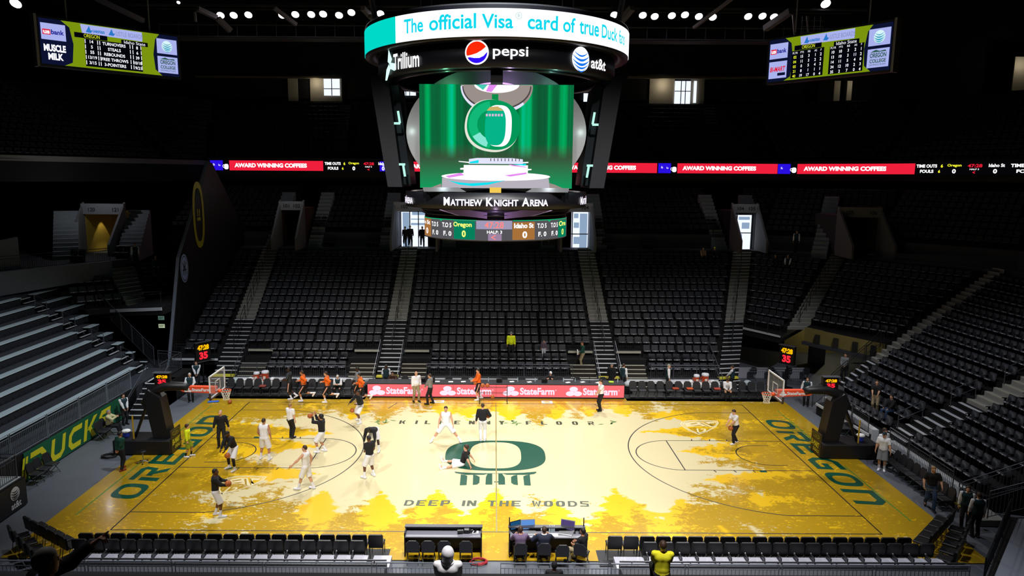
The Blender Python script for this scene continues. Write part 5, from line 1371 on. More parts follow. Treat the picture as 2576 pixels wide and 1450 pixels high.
# balcony over the left tunnel, grey walls above the bleachers
b = MB()
fr = [(-28.0, 15.0), (-21.05, 11.95)]
b.hexa([(-28, 15, 3.55), (-21.05, 11.95, 4.3), (-21.05, 24, 4.3), (-28, 24, 3.55), (-28, 15, 3.95), (-21.05, 11.95, 4.78), (-21.05, 24, 4.78), (-28, 24, 3.95)])
b.build('balcony_slab', mat('balcony_grey', '191a1f', .8), kind='structure')
MB().bar((-28, 14.95, 3.86), (-21.1, 11.9, 4.68), .06, .2).build('balcony_edge', M_NOSE, kind='structure')
for q in range(4):
    a_, c_ = Vector((-28, 15.05, 3.95)), Vector((-21.1, 12.0, 4.78))
    rail(a_+(c_-a_)*(q/4+.01), a_+(c_-a_)*((q+1)/4-.01), 1.0, '%s balcony guard rail above the left tunnel, from the bleachers' % nth(q), 'balcony guard rails above the left tunnel', m=M_RAILD, infill=False)
M_GW = mat('grey_wall', '6b717b', .8)
b = MB(); b.hexa([(-34, 3, 5.2), (-30.6, 10.6, 5.6), (-30.9, 10.7, 5.6), (-34.3, 3.1, 5.2), (-34, 3, 6.9), (-30.6, 10.6, 7.1), (-30.9, 10.7, 7.1), (-34.3, 3.1, 6.9)])
b.hexa([(-30.6, 10.6, 5.6), (-26.7, 16.9, 6.0), (-27, 17.1, 6.0), (-30.9, 10.7, 5.6), (-30.6, 10.6, 7.1), (-26.7, 16.9, 7.1), (-27, 17.1, 7.1), (-30.9, 10.7, 7.1)])
b.build('wall_left_kerb', M_GW, kind='structure')
b = MB(); b.hexa([(-33.5, 8, 7.0), (-30.2, 12.6, 7.0), (-30.5, 12.9, 7.0), (-33.9, 8.2, 7.0), (-33.5, 8, 8.2), (-30.2, 12.6, 9.1), (-30.5, 12.9, 9.1), (-33.9, 8.2, 8.2)])
b.build('wall_left_bay', M_GW, kind='structure')
for q in range(3):
    a_, c_ = Vector((-31.0, 10.6, 7.1)), Vector((-26.8, 17.0, 7.1))
    rail(a_+(c_-a_)*(q/3+.01), a_+(c_-a_)*((q+1)/3-.01), .9, '%s guard rail on the grey kerb above the bleachers, from the left' % nth(q), 'guard rails on the grey kerb above the bleachers', m=M_RAILD)
for q, (x, y) in enumerate(((-31.3, 12.2), (-28.7, 16.3), (-26.9, 18.8))): bay_chair(x, y, 7.1, '%s pair of dark chairs behind the grey kerb on the left' % nth(q))
MB().prism([(-36, 6), (-31.2, 10.7), (-26.9, 17.1), (-26.3, 18.2), (-28, 26), (-40, 26)], 6.6, 7.08).build('left_landing', M_CONCD, kind='structure')
# pale stair flights flanking the yellow portal
def flight(x0, y0, z0, x1, y1, z1, wd, n, m):
    b, e = MB(), MB(); a, c = Vector((x0, y0)), Vector((x1, y1)); d = (c-a); u = d.normalized(); p = Vector((-u.y, u.x))*wd/2
    for k in range(n):
        z = z0+(z1-z0)*(k+1)/n; q0 = a+d*(k/n); q1 = a+d*((k+1)/n)
        b.hexa([(*(q0+p), z0-.3), (*(q0-p), z0-.3), (*(q1-p), z0-.3), (*(q1+p), z0-.3), (*(q0+p), z), (*(q0-p), z), (*(q1-p), z), (*(q1+p), z)])
    b.build('stair_flight', m, kind='structure')
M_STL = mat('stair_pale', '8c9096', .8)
flight(-30.3, 17.6, 7.1, -32.6, 22.0, 10.3, 1.6, 12, M_STL); flight(-26.8, 19.2, 7.1, -27.9, 23.8, 10.3, 1.5, 12, M_STL)
# stairs flanking the other portals up to the rear rows
for xl, xr, y in ((-17.3, -15.6, 25.3), (-8.1, -4.7, 25.3), (5.1, 7.6, 25.3), (19.15, 21.0, 25.4)):
    for s, x in ((-1, xl-.85), (1, xr+.85)): flight(x, y+.2, 7.3, x, y+5.6, 11.6, 1.1, 14, M_STL)
flight(24.7, 22.0, 7.3, 28.2, 28.0, 11.6, 1.1, 14, M_STL)
# stairs up the dark upper tier, faintly seen
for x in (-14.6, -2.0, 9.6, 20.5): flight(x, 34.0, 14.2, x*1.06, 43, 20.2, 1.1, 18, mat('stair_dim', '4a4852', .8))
# tunnel on the left with two exit signs
MB().box((-24.6, 17.6, 2.0), (6.6, .2, 4.2)).build('wall_tunnel_left', M_WALLD, kind='structure')
MB().box((-27.0, 17.4, 1.9), (2.2, .1, 3.6)).build('tunnel_curtain', mat('curtain_brown', '3a2408', .8), kind='structure')
for q, (z, lab, c1) in enumerate(((3.0, 'upper of two exit signs in the dark left tunnel', '7fa79c'), (2.42, 'lower, brighter of two exit signs in the dark left tunnel', 'c6d8b0'))):
    t = thing('exit_sign', lab, 'exit sign', (-23.75, 17.4, z-.16), 0)
    MB().box((0, 0, .16), (.48, .08, .34)).build('box', M_RAILD, t)
    fm = plane_map((0, -.045, 0), (1, 0, 0), (0, 0, 1))
    flat('face', em('exit_face%d' % q, c1, .35 if q == 0 else .7), [rect(-.22, .02, .22, .3)], fm, t, .0); flat('lettering', mat('ink_black', '08080a', .6), [txt('EXIT', -.16, .08, .16, wd=.32, bold=.02)], fm, t, .008)

# ------------------------------------------------------------------ tunnel under the right corner
M_TW = mat('tunnel_wall', '9a9aa2', .8); M_TY = mat('tunnel_yellow', '8a7f4a', .8)
MB().box((24.9, 20.6, 1.6), (6, .2, 3.4)).build('wall_tunnel_right', M_TY, kind='structure')
MB().box((22.9, 17.2, 1.3), (1.1, .3, 2.8)).build('tunnel_pier', M_TW, kind='structure')
MB().box((24.5, 20.45, 1.2), (1.0, .08, 2.3)).build('door_1', mat('door_tan', '8d8666', .7), kind='structure')
t = thing('exit_sign', 'green lit exit sign in the tunnel under the right corner', 'exit sign', (25.3, 18.0, 1.28))
MB().box((0, 0, .14), (.5, .08, .3)).build('box', M_RAILD, t); fm = plane_map((0, -.045, 0), (1, 0, 0), (0, 0, 1))
flat('face', em('exit_green', '10b060', .9), [rect(-.23, .02, .23, .27)], fm, t, 0); flat('lettering', em('exit_letter', 'b6ffd8', 1), [txt('EXIT', -.17, .07, .14, wd=.34, bold=.02)], fm, t, .008)
ld = bpy.data.lights.new('tunnel_lamp', 'POINT'); ld.energy = 60; ld.color = (1, .9, .6); lo = bpy.data.objects.new('tunnel_lamp', ld); COL.objects.link(lo); lo.location = (24.5, 18.5, 2.7)
# wooden-look front of the corner block over that tunnel
l, r = Vector(A5R(6.4)), Vector(A6L(6.2))
b = MB(); b.hexa([(*l, 2.45), (*r, 2.3), (r.x+.2, r.y+.2, 2.3), (l.x+.2, l.y+.2, 2.45), (*l, 3.35), (*r, 3.2), (r.x+.2, r.y+.2, 3.2), (l.x+.2, l.y+.2, 3.35)])
b.build('tunnel_parapet', mat('parapet_gold', '8a7a42', .7, noise=.2, nscale=3), kind='structure')
for f in (.18, .42, .66, .88):
    p = l+(r-l)*f; MB().box((p.x-.05, p.y-.1, 2.65), (.3, .3, .8), rz=-.6).build('parapet_post', M_RAILD, kind='structure')
MB().bar((l.x-.1, l.y-.1, 2.38), (r.x-.1, r.y-.1, 2.26), .3, .2).build('tunnel_beam', M_CONCD, kind='structure')
# railings running down beside the tunnel to the floor
a_, c_ = Vector((23.2, 9.6, 3.1)), Vector((17.9, 6.6, .2))
for q in range(4):
    rail(a_+(c_-a_)*(q/4+.01), a_+(c_-a_)*((q+1)/4-.01), 1.0, '%s sloping guard rail beside the right tunnel, counted from the top' % nth(q), 'sloping guard rails beside the right tunnel', m=M_RAILD)
for q in range(3): rail((16.2+.0*q+1.2*q, 11.9, 0), (17.3+1.2*q, 11.9, 0), 1.0, '%s low guard rail at the mouth of the right tunnel, from the left' % nth(q), 'low guard rails at the mouth of the right tunnel')
# two low rails and a white wall segment at the tunnel mouth
MB().box((18.2, 13.4, .35), (4.4, .15, .7)).build('tunnel_kerb', M_TW, kind='structure')
# end stand: rails along the front, aisle handrails
for q, (y0, y1) in enumerate(((6.2, 4.7), (4.6, 3.1), (3.0, 1.4), (-.5, -2.0), (-2.1, -3.6), (-3.7, -5.2))):
    rail((18.4, y0, Z0), (18.4, y1, Z0), .98, '%s guard rail along the front of the end stand, counted from the far end' % nth(q), 'guard rails along the front of the end stand')
lt = MB(); lt.box((18.62, 3.8, .45), (.3, 5.4, .9)); lt.box((18.62, -2.9, .45), (.3, 5.2, .9))
lt.build('end_platform', M_NOSE, kind='structure')
for q in range(5):
    i = 1.0+q*3.0
    for L, nm in ((A7L, 'far'),):
        p, p2 = Vector(L(i)), Vector(L(i+1.4)); handrail([(p.x, p.y-.1, zr(i)), (p2.x, p2.y-.1, zr(i+1.4))], .85, '%s looped handrail up the end stand aisle, counted from the floor' % nth(q), 'looped handrails of the end stand aisle', m=M_RAIL)
for q in range(5):
    i = 4.5+q*2.6; p, p2 = Vector(A6L(i)), Vector(A6L(i+1.6)); handrail([(p.x, p.y, zr(i)), (p2.x, p2.y, zr(i+1.6))], .9, '%s handrail up the stairs between corner and end stand, from below' % nth(q), 'handrails between corner and end stand')
# gate and stairs at the near end of the end stand
rail((18.6, -5.5, 0), (20.6, -6.9, 1.7), 1.15, 'sloping gate rail at the near end of the end stand', None)
rail((18.5, -5.45, 0), (18.5, -6.4, 0), 1.1, 'short gate rail beside the yellow-edged step', None)
rail((18.7, -6.9, .3), (20.8, -8.4, 1.9), 1.1, 'second sloping gate rail nearer the right edge', None)
MB().box((18.9, -6.2, .12), (1.0, 1.5, .24)).build('gate_step', M_CONC, kind='structure')
MB().box((18.42, -6.2, .25), (.12, 1.5, .03)).build('safety_tread', M_YEL, kind='structure')
# near right corner platform
b = MB(); b.prism([(18.75, -7.93), (23, -7.9), (23, -12.6), (14.6, -12.6)], -.02, .86); b.build('corner_block', M_BLACK, kind='structure')
b = MB(); b.prism([(18.95, -8.1), (23, -8.1), (23, -12.5), (14.9, -12.5)], .87, .9); b.build('corner_deck', mat('deck_pale', '8e93a0', .6), kind='structure')
a_, c_ = Vector((18.7, -8.0, .88)), Vector((14.9, -12.2, .88))
for q in range(3): rail(a_+(c_-a_)*(q/3+.01), a_+(c_-a_)*((q+1)/3-.01), .75, '%s guard rail along the slanted edge of the near right platform, from the far end' % nth(q), 'guard rails of the near right platform', m=M_RAILD)
# ------------------------------------------------------------------ scoring table with its LED front
t = thing('scoring_table', 'long scoring table with a glowing pink-red LED front at the far sideline', 'table', (0, 8.62, 0))
MB().box((0, .42, .45), (15.3, .78, .8)).build('cabinet', M_BLACK, t)
MB().box((0, .38, .895), (15.36, .9, .05), ch=.01).build('tabletop', mat('table_grey', '34343a', .4), t)
fm = plane_map((-7.64, 0, 0), (1, 0, 0), (0, 0, 1))
MB().box((0, .0, .45), (15.3, .05, .86)).build('screen_frame', M_BLACK, t)
flat('screen', em('led_coral', 'ff6f74', 1.05), [rect(0.02, .1, 15.26, .84, 1)], fm, t, .03)
sh = []
for k in range(4):
    u = .55+3.75*k
    if k == 0: u = .1
    for dx, dy in ((.32, .52), (.0, .0), (.64, .0)): pass
    sh += [disc(u+.46, .60, .25, .155, 24), disc(u+.26, .33, .26, .15, 24), disc(u+.70, .33, .26, .15, 24), txt('StateFarm', u+1.02, .24, .44, wd=2.05, bold=.035), txt('®', u+3.1, .48, .1)]
flat('lettering', em('led_blush', 'ffe0f2', 1.15), sh, fm, t, .036)
flat('panel_seam', em('led_seam', 'd84a52', .9), [rect(x, .1, x+.02, .84) for x in (2.5, 5.1, 7.64, 10.2, 12.7)], fm, t, .034)
# ------------------------------------------------------------------ folding bench chairs
M_CH = mat('bench_chair_pad', '26262b', .5); M_CHF = mat('bench_chair_frame', '3e4443', .4, metal=.5)
def folding_chair(label, cat, loc, rz, group, logo=True, pad=M_CH):
    t = thing('folding_chair', label, cat, loc, rz, group)
    MB().add(*(lambda P: ([(x, y, z) for x, z, y in P], [(0, 1, 2, 3, 4, 5), (11, 10, 9, 8, 7, 6)]+[(i, 6+i, 6+(i+1) % 6, (i+1) % 6) for i in range(6)]))(
        [(x, z, .20+(z-.45)*.18-.02) for x, z in ((-.22, .48), (.22, .48), (.21, .82), (.12, .92), (-.12, .92), (-.21, .82))]+[(x, z, .20+(z-.45)*.18+.03) for x, z in ((-.22, .48), (.22, .48), (.21, .82), (.12, .92), (-.12, .92), (-.21, .82))])).build('backrest', pad, t)
    MB().box((0, -.03, .45), (.44, .42, .06), ch=.02).build('seat', pad, t)
    for s in (-1, 1):
        MB().tube([(s*.21, .26, .80), (s*.21, .12, .42), (s*.21, -.22, .0)], .014, 5).build('leg', M_CHF, t)
        MB().tube([(s*.19, -.2, .43), (s*.19, .24, .0)], .014, 5).build('leg', M_CHF, t)
    MB().tube([(-.2, -.14, .1), (.2, -.14, .1)], .012, 5).build('stretcher', M_CHF, t)
    if logo:
        fm = plane_map((0, .255, .0), (1, 0, 0), (0, 0.18, 1))
        flat('emblem', M_YELB, [ringpoly(sup(0, .80, .06, .065, 2.4, 20), sup(0, .80, .028, .035, 2.4, 20)), rect(-.09, .715, .09, .735)], fm, t, .035)
    return t
proto_ch = None
def chair(label, loc, rz, group, cat='chair'):
    global proto_ch
    if proto_ch is None: proto_ch = folding_chair(label, cat, loc, rz, group); return proto_ch
    return copy_tree(proto_ch, loc, rz, label, group)
x = -8.35; q = 0
while x > -16.6:
    chair('black bench chair with yellow emblem, %s to the left of the scoring table' % nth(q), (x, 9.05, .012), 0, 'team bench chairs left of the scoring table'); x -= .545; q += 1
x = 8.25; q = 0
while x < 16.9:
    chair('black bench chair with yellow emblem, %s to the right of the scoring table' % nth(q), (x, 9.0, .012), 0, 'team bench chairs right of the scoring table'); x += .55; q += 1
for x0, x1, y0 in ((-17.05, -7.75, 8.25), (7.75, 17.05, 8.22)):
    MB().box(((x0+x1)/2, 9.3, .004), (x1-x0, 2.1, .016)).build('floor_mat', M_BLACK, label='thin black floor mat under the %s team bench' % ('left' if x0 < 0 else 'right'), cat='mat')
for q in range(9): chair('black chair with yellow emblem against the end stand rail, %s from the near end' % nth(q), (17.95, -5.5+.485*q, -.02), -PI/2, 'chairs along the end stand rail')
for q in range(5): chair('black chair with yellow emblem behind the right basket, %s from the far end' % nth(q), (17.95, 4.7-.5*q, -.02), -PI/2, 'chairs along the end stand rail')
for q, (x, y, rz) in enumerate(((-19.6, -3.6, 1.5), (-19.65, -3.05, 1.5), (-19.6, -2.5, 1.4), (-19.55, 1.55, 1.5), (-19.6, 2.05, 1.5))):
    c = folding_chair('plain black folding chair in front of the green banner, %s from the near end' % nth(q), 'chair', (x, y, -.02), rz, 'folding chairs in front of the green banner', logo=False)
for q in range(4):
    c = folding_chair('dark folding chair in the mouth of the right tunnel, %s from the left' % nth(q), 'chair', (16.6+1.15*q+.2, 13.0, -.02), PI, 'chairs in the mouth of the right tunnel', logo=False); c.scale = (1, 1, 1)
# chairs behind the scoring table
for q, x in enumerate((-6.8, -5.6, -4.2, -2.9, -1.9, .5, 1.6, 2.8, 3.9, 5.0, 6.6)):
    c = folding_chair('grey-black chair behind the scoring table, %s from the left' % nth(q), 'chair', (x, 9.95, -.02), 0, 'chairs behind the scoring table', logo=False)
# things on the scoring table
M_PAPER = mat('paper', 'f2f2f2', .7); M_LAP = mat('laptop_black', '17171a', .4); M_SILVER = mat('laptop_silver', 'b4b6ba', .35, metal=.6)
def laptop(label, loc, rz, body=M_SILVER, scr=None, sc=1.0, ang=18):
    t = thing('laptop', label, 'laptop', loc, rz); t.scale = (sc, sc, sc)
    MB().box((0, 0, .01), (.34, .24, .02), ch=.005).build('keyboard_base', body, t)
    a = R(ang)
    MB().box((0, .12+.115*math.sin(a), .02+.115*math.cos(a)), (.34, .012, .23), rx=-a).build('lid', body, t)
    if scr:
        fm = plane_map((0, .112, .02), (1, 0, 0), (0, math.sin(a), math.cos(a)))
        flat('screen', scr, [rect(-.155, .02, .155, .215)], fm, t, .004)
    return t
zt = .92
for x, rz in ((-4.35, PI), (.2, PI), (2.9, PI)): laptop('open dark laptop on the scoring table at %s' % {-4.35: 'its left part', .2: 'its middle', 2.9: 'its right part by the white cap man'}[x], (x, 9.0, zt), rz, M_LAP)
for q, (x, y) in enumerate(((-3.5, 8.95), (-2.7, 8.9), (-1.95, 8.95), (.95, 9.0), (2.0, 8.95), (4.3, 8.9), (5.2, 9.0), (6.1, 8.9))):
    MB().box((x, y, zt+.008), (.28, .2, .016), rz=.1*q).build('paper_stack', M_PAPER, label='white paper stack on the scoring table, %s from the left' % nth(q), cat='papers', group='paper stacks on the scoring table')
def bottle(label, loc, grp=None, m=None, h=.24):
    t = thing('water_bottle', label, 'bottle', loc, 0, grp); k = h/.24
    MB().lathe([(.033, 0), (.035, .02*k), (.035, .15*k), (.014, .2*k), (.014, .22*k)], 10).build('body', m or glass('clear_plastic', 'cfe6f2', .45), t, True)
    MB().lathe([(.016, .215*k), (.016, h)], 8).build('cap', mat('cap_white', 'e8e8f0', .5), t)
for q, x in enumerate((-1.5, -.45, 1.3, 2.35, 4.05, 4.75, 7.3)): bottle('clear water bottle on the scoring table, %s from the left' % nth(q), (x, 9.05, zt), 'water bottles on the scoring table')
MB().box((-3.9, 8.95, zt+.14), (.5, .3, .28), ch=.05).build('camera_bag', M_LAP, label='black camera bag standing on the left part of the scoring table', cat='bag')
MB().box((6.9, 8.95, zt+.04), (.3, .2, .08), ch=.02).build('tennis_case', mat('case_lime', 'b6d832', .6), label='small lime green case on the right end of the scoring table', cat='case')
t = thing('microphone', 'small table microphone on the right part of the scoring table', 'microphone', (5.6, 9.0, zt)); MB().lathe([(.06, 0), (.06, .02), (.01, .03), (.01, .25)], 10).build('stand', M_LAP, t); MB().ball((0, 0, .27), .035).build('head', M_LAP, t, True)
# drink coolers, carts and towels behind the benches
M_COOL = mat('cooler_orange', 'e5521c', .5); M_LID = mat('cooler_lid', 'e8e8f2', .5)
def cooler(label, loc, r, h, grp):
    t = thing('drink_cooler', label, 'cooler', loc, 0, grp)
    MB().lathe([(r*.82, 0), (r*.86, .02), (r, h*.95), (r*1.04, h*.97), (r*1.04, h)], 20).build('body', M_COOL, t, True)
    MB().lathe([(r*1.06, h), (r*1.08, h+.05), (r*.95, h+.14), (0, h+.15)], 20).build('lid', M_LID, t, True)
    MB().tube([(-r*1.05, 0, h*.8), (-r*1.3, 0, h*.8), (-r*1.3, 0, h*.5)], .02, 5).build('handle', M_COOL, t)
    MB().box((.0, -r*.94, h*.45), (.14, .04, .2), rx=-.1).build('badge', mat('cooler_badge', 'f0e0d0', .5), t)
for (x, nm) in ((-14.4, 'left'), (12.55, 'right')):
    t = thing('drinks_table', 'low white-draped drinks table behind the %s bench' % nm, 'table', (x, 10.0, -.02))
    MB().box((0, 0, .62), (2.3, .5, .05)).build('tabletop', M_WHITE, t)
    for sx in (-1, 1):
        for sy in (-1, 1): MB().box((sx*1.05, sy*.2, .3), (.04, .04, .6)).build('leg', M_RAILD, t)
    MB().box((0, -.26, .5), (2.3, .02, .24)).build('drape', M_WHITE, t)
    cooler('taller orange drink cooler with white lid behind the %s bench' % nm, (x+.28, 10.0, .63), .21, .46, None)
    cooler('shorter orange drink cooler with white lid behind the %s bench' % nm, (x-.25, 10.0, .63), .17, .38, None)
    for q, dx in enumerate((-.62, .72)):
        MB().box((x+dx, 9.95, .73), (.3, .3, .2), ch=.08).build('towel_pile', M_PAPER, label='white towel pile to the %s of the coolers behind the %s bench' % (('left', 'right')[q], nm), cat='towels')
    if nm == 'left': MB().box((x-1.05, 9.9, .69), (.55, .3, .1), ch=.03).build('towel_pile', M_PAPER, label='flat folded white towel at the left end of the drinks table', cat='towels')
for q, (x, y, s_, c, lab) in enumerate(((-16.0, 10.1, .5, 'b9c9c9', 'crumpled pale plastic bag behind the left basket board'), (-7.75, 9.9, .6, '7f868c', 'grey plastic sack beside the left end of the scoring table'), (8.1, 9.95, .5, 'c8ccd4', 'folded light grey cloth beside the right end of the scoring table'), (15.55, 10.3, .5, 'b8c4cc', 'pale plastic bin behind the right bench'))):
    MB().ball((x, y, .55), s_*.5, 10, 7, (1.1, .7, .75)).build('plastic_bag', mat('bag%d' % q, c, .5), smooth=True, label=lab, cat='bag')
    MB().box((x, y, .17), (s_, .4, .38)).build('crate', M_RAILD, label='low dark crate under the '+' '.join(lab.split()[:4]), cat='crate')
for q, (x, y, z, c, lab) in enumerate(((11.65, 9.0, .5, 'c8501e', 'orange towel on a bench chair right of the scoring table'), (10.8, 9.0, .5, 'a23c1a', 'dark orange bag on a bench chair right of the scoring table'), (-14.0, 9.0, .5, '8c3a30', 'red bag on a bench chair under the left coolers'), (13.3, 9.0, .5, 'b84a38', 'red and white bag on a chair under the right coolers'))):
    MB().box((x, y+.05, z+.05), (.4, .3, .1), ch=.04).build('towel', mat('towel%d' % q, c, .8), label=lab, cat='towel')
# ------------------------------------------------------------------ basket units
M_PADB = mat('pad_black', '141418', .45); M_PADG = mat('pad_brown', '3a2f14', .5); M_ORANGE = mat('rim_orange', 'f0561c', .45); M_SLEEVE = mat('sleeve_orange', 'e8522c', .5)
M_NET = mat('net_white', 'ece6dc', .8); M_FRAMEW = mat('board_white', 'e9eaf0', .45)
def seven_seg(d0, h, w_, t_):
    pass
def basket(s, nm):
    t = thing('basket_unit', 'black wheeled basketball hoop unit behind the %s baseline' % nm, 'basketball hoop', (s*16.2, .15, 0))
    X = lambda x: s*(x-16.2); Y0 = -.15
    def bx_(x0, x1, y0, y1, z0, z1, name, m, par=t, ch=0): 
        return MB().box(((X(x0)+X(x1))/2, (y0+y1)/2, (z0+z1)/2), (abs(x1-x0), y1-y0, z1-z0), ch=ch).build(name, m, par)
    bx_(15.3, 18.0, -.62, .62, .03, .72, 'base_box', M_PADB, ch=.04)
    # tapering upright wrapped in pads
    q = [(15.35, 0.05), (16.05, 0.05), (16.5, 2.6), (16.3, 3.1), (15.75, 2.7)]
    vs = [(X(x), -.36, z) for x, z in q]+[(X(x), .36, z) for x, z in q]; n = len(q)
    MB().add(vs, [tuple(range(n)), tuple(range(2*n-1, n-1, -1))]+[(i, n+i, n+(i+1) % n, (i+1) % n) for i in range(n)]).build('upright_pad', M_PADB, t)
    bx_(15.27, 15.31, -.5, .5, .06, 1.15, 'front_pad', M_PADG)
    fm = plane_map((X(15.26), 0, 0), (0, s*-1.0, 0), (0, 0, 1))
    fmm = lambda u, v, w_: (X(15.255-w_), -s*u*-1 if False else (u if s < 0 else -u), v)
    flat('pad_lettering', M_YELB, [txt('BI-MART', -.45, .42, .28, wd=.85, shear=.25, bold=.03), txt('DEALS', -.2, .2, .16, wd=.6, shear=.2, bold=.02)], fmm, t, .004)
    flat('pad_mark', mat('pad_mark_yellow', '8a8426', .5), [txt('COSMOS', -.35, .88, .15, wd=.75, shear=.2, bold=.02), ringpoly(sup(0, .98, .42, .14, 2, 24), sup(0, .98, .38, .11, 2, 24))], fmm, t, .004)
    MB().tube([(X(16.6), 0, 2.3), (X(16.3), 0, 2.95), (X(15.6), 0, 3.22), (X(14.75), 0, 3.2), (X(14.5), 0, 3.1)], [.24, .25, .24, .2, .17], 8).build('boom', M_PADB, t, True)
    MB().tube([(X(17.2), .0, .7), (X(16.5), 0, 2.4)], .07, 6).build('brace', M_PADB, t)
    MB().box((X(17.1), -.35*1, 1.2), (.05, .05, 1.3)).build('handle_bar', mat('bar_yellow', 'c8a020', .5), t)
    sl = MB(); q = [(14.75, 2.95), (13.2, 2.88), (13.2, 3.2), (14.75, 3.22), (14.95, 3.08)]
    vs = [(X(x), -.12, z) for x, z in q]+[(X(x), .12, z) for x, z in q]; n = 5
    arm = sl.add(vs, [tuple(range(n)), tuple(range(2*n-1, n-1, -1))]+[(i, n+i, n+(i+1) % n, (i+1) % n) for i in range(n)]).build('arm_sleeve', M_SLEEVE, t)
    fm = plane_map((X(14.0), -.125, 3.0), (1, 0, 0), (0, 0, 1))
    flat('sleeve_lettering', M_FRAMEW, [txt('StateFarm', -.33, -.02, .16, wd=.88, bold=.04), disc(-.52, .1, .09, .055, 16), disc(-.6, 0, .09, .055, 16), disc(-.43, 0, .09, .055, 16)], fm, arm, .004)
    # board
    bd = bpy.data.objects.new('backboard', None); COL.objects.link(bd); bd.parent = t; bd.location = (X(13.1), Y0, 2.9)
    MB().box((0, 0, .535), (.02, 1.74, .98)).build('board_glass', glass('board_glass', 'dfe6ee', .10), bd)
    f = MB()
    for y in (-.9, .9): f.box((0, y, .535), (.05, .06, 1.07))
    for z in (.03, 1.04): f.box((0, 0, z), (.05, 1.83, .06))
    f.build('board_frame', M_FRAMEW, bd)
    g = MB()
    for y in (-.28, .28): g.box((-s*.015, y, .42), (.012, .05, .5))
    for z in (.2, .66): g.box((-s*.015, 0, z), (.012, .61, .05))
    g.build('target_square', M_FRAMEW, bd)
    p = MB(); p.box((0, 0, -.02), (.09, 1.87, .09), ch=.02); p.box((0, -.92, .14), (.09, .08, .3), ch=.02); p.box((0, .92, .14), (.09, .08, .3), ch=.02)
    p.build('edge_padding', mat('edge_pad', '3c2a24', .6), bd)
    # rim and net
    rc = (X(12.72), Y0, 3.05)
    rm = MB(); rm.tube([(rc[0]+.235*math.cos(2*PI*k/28), rc[1]+.235*math.sin(2*PI*k/28), rc[2]) for k in range(28)], .014, 6, True)
    rm.box((X(13.02), Y0, 3.03), (.16, .16, .12)); rim = rm.build('rim', M_ORANGE, t, True)
    nt_ = MB()
    for k in range(12):
        for d in (-1, 1):
            pts = []
            for j in range(5):
                a = 2*PI*(k+d*j*.5)/12; rr_ = .23-.1*min(1, j/3.0)+(.015 if j == 4 else 0); z = rc[2]-.01-.11*j
                pts.append((rc[0]+rr_*math.cos(a), rc[1]+rr_*math.sin(a), z))
            nt_.tube(pts, .008, 4)
    nt_.build('net', M_NET, t)
    return t
for s, nm in ((-1, 'left'), (1, 'right')): basket(s, nm)
# shot clocks: on the booms and on poles at the far corners
E_AMB = em('clock_amber', 'ffb400', 1.3); E_RED = em('clock_red', 'ff2838', 1.3)
def shot_clock(label, loc, rz, pole=None, h=.78, w_=.62):
    t = thing('shot_clock', label, 'clock', loc, rz)
    MB().box((0, .12, h/2), (w_+.12, .22, h+.12)).build('housing', M_BLACK, t)
    MB().box((0, .05, h+.07), (w_+.2, .32, .03)).build('top_cap', M_RAIL, t)
    fm = plane_map((0, .0, 0), (1, 0, 0), (0, 0, 1))
    flat('game_time', E_AMB, [txt('47:28', -w_*.45, h*.6, h*.3, wd=w_*.9, bold=.05)], fm, t, .004)
    flat('shot_time', E_RED, [txt('35', -w_*.33, h*.08, h*.42, wd=w_*.66, bold=.05)], fm, t, .004)
    if pole:
        MB().tube([(0, .15, -loc[2]+.05), (0, .15, 0)], .05, 8).build('pole', M_BLACK, t); MB().box((0, .15, -loc[2]+.03), (.6, .6, .06)).build('foot', M_BLACK, t)
        MB().box((0, .12, -.06), (w_+.25, .34, .04)).build('shelf', M_RAIL, t)
shot_clock('shot clock facing the camera on top of the left basket unit', (-15.72, .05, 3.30), 0, h=.5, w_=.6)
shot_clock('shot clock facing the camera on top of the right basket unit', (15.72, .05, 3.30), 0, h=.5, w_=.6)
MB().box((-15.72, .17, 3.22), (.2, .2, .14)).build('clock_bracket', M_BLACK, label='small bracket holding the left shot clock on the boom', cat='bracket')
MB().box((15.72, .17, 3.22), (.2, .2, .14)).build('clock_bracket', M_BLACK, label='small bracket holding the right shot clock on the boom', cat='bracket')
shot_clock('angled shot clock on a pole by the far left stairs', (-18.25, 11.0, 1.6), R(52), pole=True, h=1.1, w_=.85)
shot_clock('angled shot clock on a pole in the far right corner', (18.15, 11.0, 1.6), R(-52), pole=True, h=1.1, w_=.85)
# cables, stools and towels around the left and right units
def bundle(label, loc, r, m, n=7):
    pts = []
    for k in range(n*20):
        a = 2*PI*k/20; rr_ = r*(1-.25*((k//20) % 3)/3+.05*math.sin(k*1.7)); pts.append((loc[0]+rr_*math.cos(a), loc[1]+rr_*math.sin(a)*.7, loc[2]+.02+.012*(k//20)))
    MB().tube(pts, .014, 5).build('cable_coil', m, label=label, cat='cable')
bundle('coil of black cable on the floor left of the left basket unit', (-18.1, -.65, -.01), .33, M_BLACK)
bundle('coil of black cable on the floor behind the right basket unit', (17.9, -.95, -.01), .38, M_BLACK)
bundle('loose red cable coil on the near floor beside the left media table', (-.62, -9.75, .012), .3, mat('cable_red', 'b8303a', .6), 6)
t = thing('rolling_stool', 'round black rolling stool with chrome star base by the left basket', 'stool', (-16.15, -1.35, .012))
MB().lathe([(0, .5), (.17, .5), (.18, .53), (.17, .57), (0, .58)], 18).build('seat', M_BLACK, t, True)
MB().tube([(0, 0, .1), (0, 0, .5)], .025, 8).build('column', M_SILV, t)
for k in range(5):
    a = 2*PI*k/5; l_ = MB().tube([(0, 0, .1), (.26*math.cos(a), .26*math.sin(a), .06)], .018, 5).build('leg', M_SILV, t)
    MB().ball((.26*math.cos(a), .26*math.sin(a), .03), .03, 8, 6).build('caster', M_BLACK, l_)
